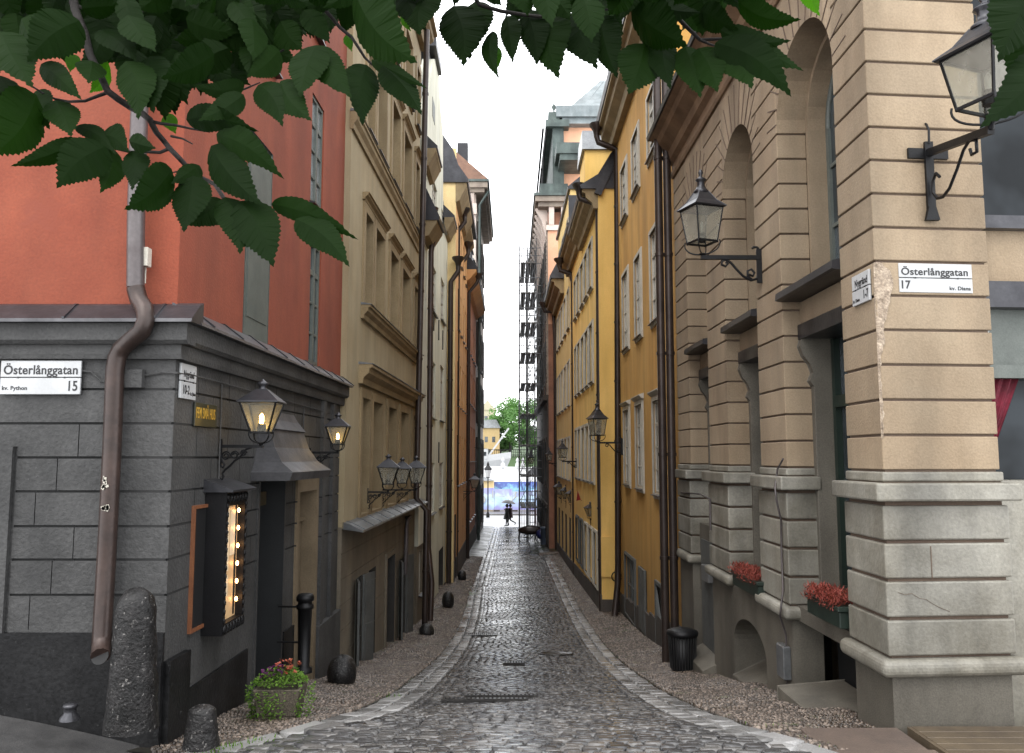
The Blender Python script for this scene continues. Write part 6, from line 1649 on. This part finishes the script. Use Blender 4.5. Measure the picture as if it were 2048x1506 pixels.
# blue hoarding with wave pattern: panels
def banner_mat(name, rampc, sc, rot=0.):
    m = bpy.data.materials.new(name); m.use_nodes = True; nt = m.node_tree; N = nt.nodes; L = nt.links; bs = N['Principled BSDF']
    geo = N.new('ShaderNodeNewGeometry'); sx = N.new('ShaderNodeSeparateXYZ'); L.new(geo.outputs['Position'], sx.inputs[0])
    no = N.new('ShaderNodeTexNoise'); no.inputs['Scale'].default_value = sc; no.inputs['Distortion'].default_value = 1.5; L.new(geo.outputs['Position'], no.inputs['Vector'])
    ad = N.new('ShaderNodeMath'); ad.operation = 'MULTIPLY_ADD'; ad.inputs[1].default_value = .42; L.new(sx.outputs['Z'], ad.inputs[0]); L.new(no.outputs['Fac'], ad.inputs[2])
    mr = N.new('ShaderNodeMapRange'); mr.inputs[1].default_value = -1.75; mr.inputs[2].default_value = -.72; L.new(ad.outputs[0], mr.inputs[0])
    cr = N.new('ShaderNodeValToRGB'); el = cr.color_ramp.elements
    el[0].position = 0; el[0].color = (*rampc[0], 1); el[1].position = 1; el[1].color = (*rampc[-1], 1)
    for i, c in enumerate(rampc[1:-1]): k = el.new((i + 1) / (len(rampc) - 1)); k.color = (*c, 1)
    L.new(mr.outputs[0], cr.inputs[0]); L.new(cr.outputs[0], bs.inputs['Base Color']); bs.inputs['Roughness'].default_value = .4
    return m
M_ban = banner_mat('blue_banner', [(.34, .3, .6), (.35, .37, .68), (.45, .62, .85), (.6, .78, .92), (.4, .44, .72), (.34, .32, .6)], .8)
M_ban2 = banner_mat('deep_blue_banner', [(.12, .17, .48), (.25, .5, .78), (.14, .2, .52), (.3, .6, .85), (.12, .17, .48)], 1.2)
t = thing('hoarding', 'blue and violet printed construction hoarding along the quay', 'hoarding', (0, 82, ZQ + .1))
for k in range(9):
    x0 = -5.2 + k * 1.75; zt_ = -3.55 + .09 * math.sin(k * 1.7) + (.45 if k < 3 else .3)
    mb = MB(); mb.hexa([(x0, 82 - .1 * (k % 2), ZQ + .25), (x0 + 1.72, 82 - .1 * ((k + 1) % 2), ZQ + .25), (x0 + 1.72, 82.06 - .1 * ((k + 1) % 2), ZQ + .25), (x0, 82.06 - .1 * (k % 2), ZQ + .25),
                        (x0, 82 - .1 * (k % 2), zt_), (x0 + 1.72, 82 - .1 * ((k + 1) % 2), zt_ + .04), (x0 + 1.72, 82.06 - .1 * ((k + 1) % 2), zt_ + .04), (x0, 82.06 - .1 * (k % 2), zt_)])
    pn = mb.build('banner_panel', M_ban, t)
    mb = MB(); mb.box(x0 - .1, x0 + .5, 81.7, 82.4, ZQ + .1, ZQ + .22); mb.build('foot', M_darkst, pn)
mb = MB(); mb.box(-1.95, -1.83, 81.83, 81.86, -3.95, -3.2); mb.build('printed_motif', M_white, t)
mb = MB(); mb.tube([(.42, 81.84, -3.35), (.3, 81.84, -3.6), (.38, 81.84, -3.8), (.2, 81.84, -4.0), (-.1, 81.84, -4.3)], [.12, .07, .09, .05, .03], 5); mb.build('printed_motif', M_white, t)
mb = MB(); mb.box(-1.3, -.7, 81.83, 81.85, -3.82, -3.76); mb.build('printed_motif', M_white, t)
mb = MB(); mb.poly([Vector((-3.0 + .42 * math.cos(k * .4), 81.84, -4.1 + .42 * math.sin(k * .4))) for k in range(16)]); mb.build('printed_motif', M_white, t)
mb = MB(); mb.box(-2.2, 6, 88, 88.2, -3.6, -2.55); o = tag(recentre(mb.build('banner', M_ban2)), 'long deep blue banner with wave pattern behind the hoarding', 'banner')
# kiosk
t = thing('kiosk', 'low yellow kiosk with a pale roof on the quay', 'kiosk', (-3.6, 86, ZQ + .1))
mb = MB(); mb.box(-5.5, -1.9, 84.5, 88, ZQ + .1, -2.35); mb.build('wall', M_yell4, t)
mb = MB(); mb.add([(-5.7, 84.2, -2.35), (-1.75, 84.2, -2.35), (-1.75, 88.3, -2.35), (-5.7, 88.3, -2.35), (-5.5, 85.5, -1.7), (-3.4, 85.5, -1.75), (-3.4, 87, -1.75), (-5.5, 87, -1.7)], [(0, 1, 5, 4), (1, 2, 6, 5), (2, 3, 7, 6), (3, 0, 4, 7), (4, 5, 6, 7), (3, 2, 1, 0)]); mb.build('roof', M_zinc, t)
mb = MB(); mb.box(-3.3, -2.95, 84.45, 84.5, -4, -3); mb.build('window', G_win, t)
# white tent and flags on the quay
t = thing('tent', 'large white tent roof with pointed tips on the quay', 'tent', (0, 92, ZQ + .1))
mb = MB(); mb.add([(-6, 89, -2.6), (9, 89, -2.6), (9, 95, -2.6), (-6, 95, -2.6), (-6, 92, -.9), (9, 92, -1.2)], [(0, 1, 5, 4), (3, 2, 5, 4), (0, 3, 4), (1, 2, 5)]); mb.build('roof', M_white, t)
mb = MB(); mb.box(-5.9, 8.9, 89.1, 94.9, ZQ + .1, -2.6); mb.build('wall', M_white, t)
for k, x in enumerate((-1.0, .6, 1.2)):
    mb = MB(); mb.lathe([(.25, 0), (.22, .3), (.1, .5), (.2, .7), (.02, 1.0)], (x, 91.6, -1.0), 8); mb.build('tip', M_white, t)
# quay lamp post
c = at(976, 958, 75); t = thing('quay_lamp_post', 'black lamp post with a lantern at the quay edge left of the opening', 'lamp post', (c.x, 75, ZQ + .1))
mb = MB(); mb.lathe([(.16, 0), (.16, .3), (.07, .5), (.055, 2.2), (.05, c.z - ZQ + .2)], (c.x, 75, ZQ), 8); mb.build('post', M_iron, t)
mb = MB(); zz = c.z + .1; mb.lathe([(.15, 0), (.32, .75), (.4, .78), (.12, 1.1), (.12, 1.25), (.01, 1.5)], (c.x, 75, zz), 4, 0, False); mb.build('lantern', M_iron, t)
mb = MB(); mb.lathe([(.16, .08), (.3, .7), (.28, .7)], (c.x, 74.98, zz), 4, 0, False, 1., 0.); mb.build('glass', M_white, t)
# striped kiosk awning right, dark roof stall
b = at(1066, 945, 68); t = thing('market_stall', 'small dark roofed stall at the right side of the lane end', 'stall', (b.x + .6, 69, ZQ))
mb = MB(); mb.hexa([(b.x - .6, 68, b.z - .35), (b.x + 2, 68, b.z - .35), (b.x + 2, 71, b.z - .35), (b.x - .6, 71, b.z - .35), (b.x, 69, b.z + .5), (b.x + 1.5, 69, b.z + .5), (b.x + 1.5, 70, b.z + .5), (b.x, 70, b.z + .5)]); mb.build('roof', M_roofd, t)
mb = MB(); mb.box(b.x + .1, b.x + .2, 68.3, 68.4, ZQ, b.z - .35); mb.box(b.x + .6, b.x + 2, 68.6, 70.8, ZQ, b.z - .35); mb.build('wall', mat('red_panel', (.35, .08, .08), (.2, .05, .05), .5), t)
# white ship
Ys = 150.; bw = at(1022, 905, Ys); st_ = at(940, 905, Ys); wl = -7.2
t = thing('ship', 'white moored ship with raked bow and tilted boom beyond the quay', 'ship', ((bw.x - 12), Ys, wl))
mb = MB(); secs = []
for k in range(13):
    s_ = k / 12; x = bw.x - 30 * (1 - s_); hw = 3.4 * (1 - s_ ** 6 * .98); dk = .4 + 1.5 * s_ ** 3
    xw = x - 3.2 * s_ ** 3
    secs.append([(xw, Ys - hw * .6, wl - .2), (x, Ys - hw, wl + dk + 6.2 - 1.0), (x, Ys - hw, wl + dk + 7.3 - 1.), (x, Ys + hw, wl + dk + 7.3 - 1.), (x, Ys + hw, wl + dk + 5.2), (xw, Ys + hw * .6, wl - .2)])
vs = [p for s_ in secs for p in s_]
mb.add(vs, [(i * 6 + j, i * 6 + j + 1, i * 6 + 7 + j, i * 6 + 6 + j) for i in range(12) for j in range(5)] + [(0, 1, 2, 3, 4, 5)], 0, False)
mb.build('hull', M_white, t)
dz_ = wl + 6.9
mb = MB(); mb.box(bw.x - 22, bw.x - 4.2, Ys - 2.2, Ys + 2.2, dz_, dz_ + 1.9); mb.box(bw.x - 20, bw.x - 6.2, Ys - 2.6, Ys + 2.6, dz_ + 1.9, dz_ + 2.15); mb.box(bw.x - 26, bw.x - 5.6, Ys - 1.5, Ys + 1.5, dz_ + 2.15, dz_ + 2.9); mb.build('deckhouse', M_white, t)
mb = MB()
for k in range(9): mb.box(bw.x - 20.5 + k * 1.9, bw.x - 19.6 + k * 1.9, Ys - 2.24, Ys - 2.2, dz_ + .6, dz_ + 1.3)
mb.build('cabin_windows', G_win, t)
mb = MB(); mb.bar((bw.x - 4.5, Ys, dz_), (bw.x - .4 + .0, Ys, dz_ + 5.6), .3); mb.build('boom', M_white, t)
# island: grassy bank, wall, tree mass, houses
def hill(x, y):
    return -7.2 + 7.6 * max(0, min(1, (y - 205) / 30)) ** .8 + 8 * max(0, min(1, (y - 260) / 160))
mb = MB(); xs = [-160 + 16 * i for i in range(21)]; yy = [196, 205, 212, 220, 230, 240, 260, 300, 360, 430]
for i in range(len(xs) - 1):
    for j in range(len(yy) - 1): mb.quad(*[(x, y, hill(x, y) - (1.5 if y == 196 else 0)) for x, y in ((xs[i], yy[j]), (xs[i + 1], yy[j]), (xs[i + 1], yy[j + 1]), (xs[i], yy[j + 1]))])
mb.sm = [True] * len(mb.sm); struct(mb.build('hill', M_grass))
t = thing('iron_fence', 'dark railing along the foot of the trees on the far shore', 'fence', (2, 236, hill(0, 236)))
mb = MB(); 
for k in range(60): x = -14 + k * .6; mb.bar((x, 236, hill(0, 236) - .2), (x, 236, hill(0, 236) + 2.0), .12)
mb.build('bars', M_iron, t)
mb = MB(); mb.bar((-14, 236, hill(0, 236) + 1.8), (22, 236, hill(0, 236) + 1.8), .2); mb.bar((-14, 236, hill(0, 236) + .3), (22, 236, hill(0, 236) + .3), .2); mb.build('rail', M_iron, t)
M_far = leafm('linden_crown_far', (.07, .15, .05), (.15, .26, .1), .3, .6)
def tree(label, x, y, zb, H, w, seed):
    rr = random.Random(seed); t = thing('deciduous_tree', label, 'tree', (x, y, zb), 'broadleaf trees on the far shore')
    mb = MB(); mb.tube([(x, y, zb - 1), (x + .2, y, zb + H * .3), (x, y, zb + H * .55)], [.5, .38, .2], 8)
    for k in range(6): a_ = k * 1.05; mb.tube([(x, y, zb + H * (.25 + .04 * k)), (x + w * .28 * math.cos(a_), y + w * .28 * math.sin(a_), zb + H * (.5 + .05 * k))], [.22, .06], 6)
    mb.build('trunk', M_dkwood, t)
    mb = MB(); blobs = []
    for k in range(34):
        a_ = rr.uniform(0, 6.3); q_ = rr.random() ** .6; zz = rr.random(); ww = w / 2 * (math.sin(math.pi * (.12 + .8 * zz)) ** .7)
        blobs.append((x + q_ * ww * math.cos(a_), y + q_ * ww * math.sin(a_), zb + H * (.2 + .72 * zz), w * rr.uniform(.1, .17)))
    for bx, by, bz, br in blobs:
        for k in range(170):
            v = Vector((rr.gauss(0, 1), rr.gauss(0, 1), rr.gauss(0, 1))).normalized() * br * rr.uniform(.75, 1.05); v.z *= .8
            p = Vector((bx, by, bz)) + v; n_ = (v.normalized() + Vector((rr.uniform(-.5, .5), rr.uniform(-.5, .5), rr.uniform(-.2, .8)))).normalized()
            a1 = n_.cross(Vector((.3, .2, 1))).normalized(); b1 = n_.cross(a1); s_ = rr.uniform(.2, .42)
            mb.add([p - a1 * s_, p - b1 * s_ * .7, p + a1 * s_, p + b1 * s_ * .7], [(0, 1, 2, 3)])
    mb.build('crown', M_far, t)
for lb, px, Y, pt_, w in (('big pale green leafy tree just left of the scaffold on the far shore', 1020, 246, 795, 17), ('dark green leafy tree behind the scaffold on the far shore', 1062, 243, 800, 16), ('lower bushy tree at the left edge of the far shore greenery', 1000, 250, 828, 9), ('far shore tree hidden mostly by the quay house', 1120, 250, 800, 18)):
    p = at(px, pt_, Y); zb = hill(p.x, Y) - .3; tree(lb, p.x, Y, zb, p.z - zb, w, px)
def house(label, px0, px1, pyt, pyr, Y, m, wins, name='yellow_house'):
    a = at(px0, pyt, Y); b = at(px1, pyt, Y); r_ = at(px0, pyr, Y); zb = hill(a.x, Y) - 1
    t = thing(name, label, 'house', ((a.x + b.x) / 2, Y, zb))
    mb = MB(); mb.box(a.x, b.x, Y, Y + 10, zb, a.z); mb.build('wall', m, t)
    mb = MB(); xm = (a.x + b.x) / 2
    if name == 'gabled_house': mb.add([(a.x - .4, Y - .3, a.z), (b.x + .4, Y - .3, a.z), (xm, Y - .3, r_.z), (a.x - .4, Y + 10, a.z), (b.x + .4, Y + 10, a.z), (xm, Y + 10, r_.z)], [(0, 1, 2), (3, 4, 5), (0, 2, 5, 3), (1, 2, 5, 4), (0, 1, 4, 3)])
    else: mb.hexa([(a.x - .4, Y - .4, a.z), (b.x + .4, Y - .4, a.z), (b.x + .4, Y + 10.4, a.z), (a.x - .4, Y + 10.4, a.z), (a.x + 1, Y + 3.5, r_.z), (b.x - 1, Y + 3.5, r_.z), (b.x - 1, Y + 6.5, r_.z), (a.x + 1, Y + 6.5, r_.z)])
    mb.build('roof', M_zinc if name != 'gabled_house' else m, t)
    for fx, fz, w_, h_ in wins:
        x = a.x + (b.x - a.x) * fx; z = zb + (a.z - zb) * fz
        mb = MB(); mb.box(x, x + w_, Y - .05, Y, z, z + h_); mb.build('window', G_win, t)
house('tall pale yellow gabled house on the far shore behind the trees', 960, 990, 820, 800, 300, mat('hazy_cream', (.75, .68, .5), (.7, .62, .45)), [(.6, .75, 1.2, 1.8), (.3, .75, 1.2, 1.8), (.6, .5, 1.2, 1.8)], 'gabled_house')
house('ochre yellow house with a red door under a grey roof on the far shore', 940, 999, 856, 838, 240, mat('hazy_ochre', (.68, .5, .25), (.62, .44, .2)), [(.25, .55, .9, 1.6), (.5, .55, .9, 1.6), (.75, .55, .9, 1.6), (.6, .1, .9, 1.8)])
# ================================================================ the linden branches hanging in from above
M_lf = leafm('linden_leaf', (.0025, .009, .001), (.009, .026, .003), .25, .65)
M_lfb = leafm('young_linden_leaf', (.03, .1, .008), (.06, .15, .012), .55, .5)
M_bark = mat('linden_bark', (.035, .028, .024), (.018, .014, .012), .8, 20, .5, 60)
def leaf(mb, B, T, w, rr, face=None, curl=.12, mi=0, n=11):
    B = Vector(B); T = Vector(T); d = T - B; L_ = d.length; d = d / L_
    view = -((B + T) / 2).normalized() if face is None else face
    sdir = d.cross(view).normalized()
    a = rr.uniform(-.55, .55)
    sdir = (sdir * math.cos(a) + d.cross(sdir) * math.sin(a)).normalized(); nrm = sdir.cross(d).normalized()
    fold = rr.uniform(.1, .35); asym = rr.uniform(-.08, .08); bend = rr.uniform(-.1, .1) * L_
    mid = []; rows = {1: [], -1: []}; seg = 3
    for i in range(n + 1):
        t = i / n; x = t; c = -curl * L_ * (t - .3) ** 2 * 1.5
        mid.append(B + d * L_ * x + nrm * c + sdir * bend * math.sin(math.pi * t))
    def prof(t):
        if t < .02: return .0
        if t > .86: return .11 * (1 - t) / .14 + .02 * 0
        u = t / .86
        return (math.sin(math.pi * min(1, u ** .72)) ** .75) * .5 * (1 - .12 * u) + .11 * u ** 6
    V = []; Fc = []
    for m_ in mid: V.append(m_)
    k = n * 3
    for s_ in (1, -1):
        b = len(V)
        for i in range(k + 1):
            t = i / k; ww = w * prof(t) * (1 + s_ * asym); tooth = (.02 if i % 2 else -.02) * w * rr.uniform(.4, 1.3) if .08 < t < .95 else 0
            j = min(n - 1, int(t * n)); fr = t * n - j; c = mid[j].lerp(mid[j + 1], fr)
            p = c + sdir * s_ * (ww + tooth) - nrm * (ww * fold) + d * (tooth * .6 + .06 * w * (1 - abs(2 * t - 1)))
            p += nrm * (.012 * w * math.sin(t * 30))
            V.append(p)
        for i in range(k):
            j = i // 3
            if i % 3 < 2: Fc.append((j, b + i, b + i + 1))
            else: Fc.append((j, b + i, b + i + 1, j + 1))
    mb.add(V, Fc, mi, False)
tr = thing('linden_tree', 'dark green linden branches with serrated leaves hanging in from above', 'tree', (-2.5, -1.5, -1.6))
rr = random.Random(11)
mb = MB()
mb.tube([(-2.5, -1.5, -1.7), (-2.45, -1.45, .4), (-2.2, -1.3, 2.2), (-1.9, -1.0, 3.4)], [.22, .18, .15, .12], 12)
mb.tube([(-2.2, -1.3, 2.2), (-1.6, -.2, 2.5), (-1.0, .9, 1.9), at(130, -120, 1.75)], [.09, .06, .03, .012], 8)
mb.tube([(-1.9, -1.0, 3.4), (-.8, .2, 3.0), (.3, 1.2, 2.2), at(1250, -250, 2.0)], [.08, .05, .025, .012], 8)
mb.build('trunk', M_bark, tr)
def twig(pts, r0, Y, r1=None):
    P_ = [at(x, y, Y + .02 * i * (-1) ** i * .3) for i, (x, y) in enumerate(pts)]; k = len(P_)
    r1 = r1 or r0 * .45
    # small kinks between the given points
    Q = []
    for a, b in zip(P_, P_[1:]):
        Q.append(a); Q.append(a.lerp(b, .5) + Vector((rr.uniform(-1, 1), 0, rr.uniform(-1, 1))) * (b - a).length * .05)
    Q.append(P_[-1]); m_ = len(Q)
    mb.tube(Q, [r0 + (r1 - r0) * i / (m_ - 1) for i in range(m_)], 7)
mb = MB()
twig([(130, -120), (150, 20), (180, 110), (215, 182), (262, 215), (300, 240), (330, 285), (360, 318), (395, 352), (450, 400)], .0095, 1.72)
twig([(215, 185), (170, 202), (110, 198), (60, 170)], .004, 1.72)
twig([(300, 242), (350, 250), (420, 264)], .004, 1.7)
twig([(345, 296), (320, 305), (260, 304), (200, 292), (160, 285)], .0042, 1.72)
twig([(342, 272), (385, 288)], .003, 1.72); twig([(380, 340), (345, 345)], .003, 1.72)
twig([(140, 5), (220, 32), (300, 20)], .004, 1.74)
twig([(600, -60), (640, 10), (680, 55), (720, 100), (745, 130)], .006, 1.9)
twig([(500, 60), (510, 95), (550, 110), (600, 85)], .004, 1.8); twig([(430, 190), (490, 178), (520, 165)], .003, 1.75)
twig([(880, -80), (960, 10), (1050, 30), (1120, 30), (1220, 18)], .006, 1.9)
twig([(1300, -80), (1350, 30), (1400, 80), (1480, 78)], .007, 1.9); twig([(1400, 80), (1440, 95)], .004, 1.88)
twig([(1500, -60), (1480, 10), (1540, 20)], .004, 1.9)
mb.build('twigs', M_bark, tr)
KEY = [ # base px, tip px, width px, depth
 ((162, 283), (25, 334), 46, 1.62), ((212, 292), (117, 372), 92, 1.6), ((222, 292), (205, 378), 60, 1.66), ((75, 190), (-8, 312), 120, 1.62), ((70, 180), (90, 250), 60, 1.7), ((80, 126), (152, 190), 52, 1.66),
 ((110, 198), (140, 262), 70, 1.64), ((150, 250), (225, 300), 36, 1.68), ((200, 270), (248, 300), 60, 1.66), ((256, 280), (302, 295), 40, 1.6), ((262, 300), (258, 372), 60, 1.62), ((345, 338), (258, 420), 88, 1.58), ((385, 350), (362, 455), 84, 1.6),
 ((445, 398), (368, 446), 62, 1.66), ((480, 400), (541, 524), 96, 1.58), ((450, 392), (478, 498), 84, 1.6), ((540, 408), (704, 482), 50, 1.6), ((590, 436), (692, 525), 66, 1.56), ((400, 330), (345, 362), 44, 1.64),
 ((430, 268), (554, 357), 66, 1.6), ((420, 290), (512, 402), 84, 1.6), ((370, 240), (506, 268), 60, 1.62), ((488, 188), (398, 236), 52, 1.6), ((490, 170), (388, 170), 42, 1.64), ((515, 168), (557, 245), 68, 1.62), ((560, 160), (616, 232), 66, 1.6),
 ((560, 100), (500, 150), 60, 1.66), ((632, 88), (598, 183), 84, 1.6), ((634, 88), (702, 184), 74, 1.62), ((735, 128), (732, 242), 82, 1.72), ((765, 130), (842, 218), 64, 1.7), ((742, 118), (850, 168), 34, 1.72), ((705, -20), (818, 122), 130, 1.6),
 ((250, 120), (268, 228), 84, 1.62), ((185, 120), (178, 158), 60, 1.66), ((300, 110), (300, 215), 90, 1.64), ((430, 110), (330, 160), 80, 1.6), ((160, 40), (60, 120), 100, 1.62), ((0, 60), (60, 160), 100, 1.6),
 ((905, 10), (922, 122), 100, 1.9), ((950, 0), (934, 108), 92, 1.92), ((985, 60), (997, 148), 36, 1.9), ((1012, 30), (1020, 118), 50, 1.92), ((1050, 20), (1068, 122), 70, 1.9), ((1100, 20), (1112, 147), 92, 1.88), ((1060, 30), (1085, 110), 60, 1.92),
 ((1150, 20), (1196, 128), 90, 1.9), ((1200, 30), (1228, 148), 70, 1.9), ((1290, 85), (1262, 178), 96, 1.86), ((1330, 70), (1345, 168), 70, 1.88), ((1370, 90), (1402, 186), 70, 1.86), ((1395, 95), (1432, 176), 76, 1.84), ((1430, 90), (1504, 168), 86, 1.82),
 ((1430, 84), (1580, 188), 76, 1.8), ((1480, 56), (1608, 132), 54, 1.82), ((1440, 60), (1580, 78), 52, 1.8), ((1470, 0), (1596, 42), 60, 1.82), ((1260, 20), (1365, 95), 110, 1.84), ((1300, 0), (1400, 18), 60, 1.86), ((1400, 20), (1470, 60), 60, 1.84), ((860, -20), (836, 60), 80, 1.88), ((800, -40), (850, 50), 70, 1.9)]
BR = [((640, -30), (642, 22), 36, 1.95), ((690, 70), (700, 100), 26, 1.95), ((810, 10), (818, 58), 26, 1.95), ((1600, -60), (1632, 30), 56, 1.9), ((215, 120), (185, 184), 50, 1.8), ((252, 140), (258, 182), 36, 1.8), ((335, 225), (350, 262), 34, 1.75), ((978, 85), (990, 140), 34, 1.98), ((150, 108), (140, 140), 30, 1.9), ((0, 240), (5, 262), 20, 1.8)]
mb = MB(); mbb = MB()
for (b, t_, w, Y) in KEY:
    B = at(b[0], b[1], Y + .03); T = at(t_[0], t_[1], Y - .04); leaf(mb, B, T, w / 1650 * Y * 1.05, rr)
for (b, t_, w, Y) in BR:
    leaf(mbb, at(b[0], b[1], Y + .02), at(t_[0], t_[1], Y - .02), w / 1650 * Y, rr)
EDGE = [(-60, 330), (20, 200), (60, 120), (120, 130), (200, 135), (260, 180), (340, 225), (420, 190), (480, 180), (540, 165), (600, 100), (660, 80), (740, 80), (800, 20), (850, 5), (900, 10), (1000, 40), (1060, 60), (1150, 60), (1230, 80), (1300, 75), (1400, 70), (1460, 30), (1520, -10), (1600, -60), (1700, -160)]
def edge(x):
    for (a, ya), (b, yb) in zip(EDGE, EDGE[1:]):
        if a <= x <= b: return ya + (yb - ya) * (x - a) / (b - a)
    return -200
k = 0
while k < 1150:
    x = rr.uniform(-160, 1660); y = rr.uniform(-420, 260)
    e = edge(max(-60, x)) - 72
    if y > e: continue
    if rr.random() > (1.0 if y > -120 else .35): continue
    Y = rr.uniform(1.65, 2.5); a_ = rr.gauss(math.pi / 2, .65); l = rr.uniform(64, 98) * 1.75 / Y * 1.05
    b = at(x, y, Y); T = at(x + l * math.cos(a_), y + l * math.sin(a_), Y + rr.uniform(-.06, .04))
    if y + l * math.sin(a_) > e + 72 + 20: continue
    leaf(mb if rr.random() > .008 else mbb, b, T, rr.uniform(48, 74) / 1650 * 1.8, rr, n=8); k += 1
# near leaves at the top right
for (b, t_, w, Y) in [((2075, -40), (2008, 112), 130, 1.3), ((2110, 90), (1966, 240), 110, 1.3), ((2090, 20), (2030, 190), 110, 1.34), ((2000, -90), (2075, -10), 90, 1.4)]:
    leaf(mb, at(b[0], b[1], Y), at(t_[0], t_[1], Y - .03), w / 1650 * Y, rr)
mb.build('foliage', M_lf, tr)
mbb.build('young_leaves', M_lfb, tr)
mb = MB(); mb.tube([(-1.9, -1.0, 3.4), (-.3, -.4, 3.2), (1.2, .4, 2.2), at(2110, -60, 1.32)], [.07, .05, .025, .008], 8); mb.build('right_branch', M_bark, tr).name = 'branch'
# ================================================================ light
W = bpy.data.worlds.new("World"); S.world = W; W.use_nodes = True
nt = W.node_tree; N = nt.nodes; L = nt.links
bg = N['Background']; sky = N.new('ShaderNodeTexSky'); sky.sky_type = 'NISHITA'; sky.sun_disc = False
SUN_EL, SUN_AZ = 55, 212
sky.sun_elevation = rad(SUN_EL); sky.sun_rotation = rad(SUN_AZ); sky.dust_density = 5; sky.air_density = 1.2
mx = N.new('ShaderNodeMix'); mx.data_type = 'RGBA'; mx.inputs[0].default_value = .9
mx.inputs[7].default_value = (34.5, 35, 35.8, 1)
L.new(sky.outputs[0], mx.inputs[6]); L.new(mx.outputs[2], bg.inputs[0]); bg.inputs[1].default_value = .1
sl = bpy.data.lights.new('sun', 'SUN'); sl.energy = 1.4; sl.angle = rad(40); sl.color = (1, .97, .92)
so = bpy.data.objects.new('sun', sl); COL.objects.link(so)
so.rotation_euler = (rad(90 - SUN_EL), 0, rad(-32)); so.location = (-10, -20, 40)
S.view_settings.view_transform = 'Standard'; S.view_settings.look = 'None'; S.view_settings.exposure = 0
S.cycles.max_bounces = 8; S.cycles.diffuse_bounces = 5; S.cycles.transparent_max_bounces = 16
S.cycles.use_denoising = True

# repeats share a group
GR = {'street lamp': 'wall lanterns along the lane', 'street sign': 'enamelled street name signs', 'guard stone': 'guard stones along the left walls', 'drain grate': 'iron drain grates in the lane',
      'window box': 'window boxes on the sandstone house', 'heather': 'heather plants in the window boxes', 'stone bollard': 'stone bollards at the left corner', 'person': 'couple under the umbrella'}
for o in S.objects:
    if o.parent is None and o.get('category') in GR: o['group'] = GR[o['category']]
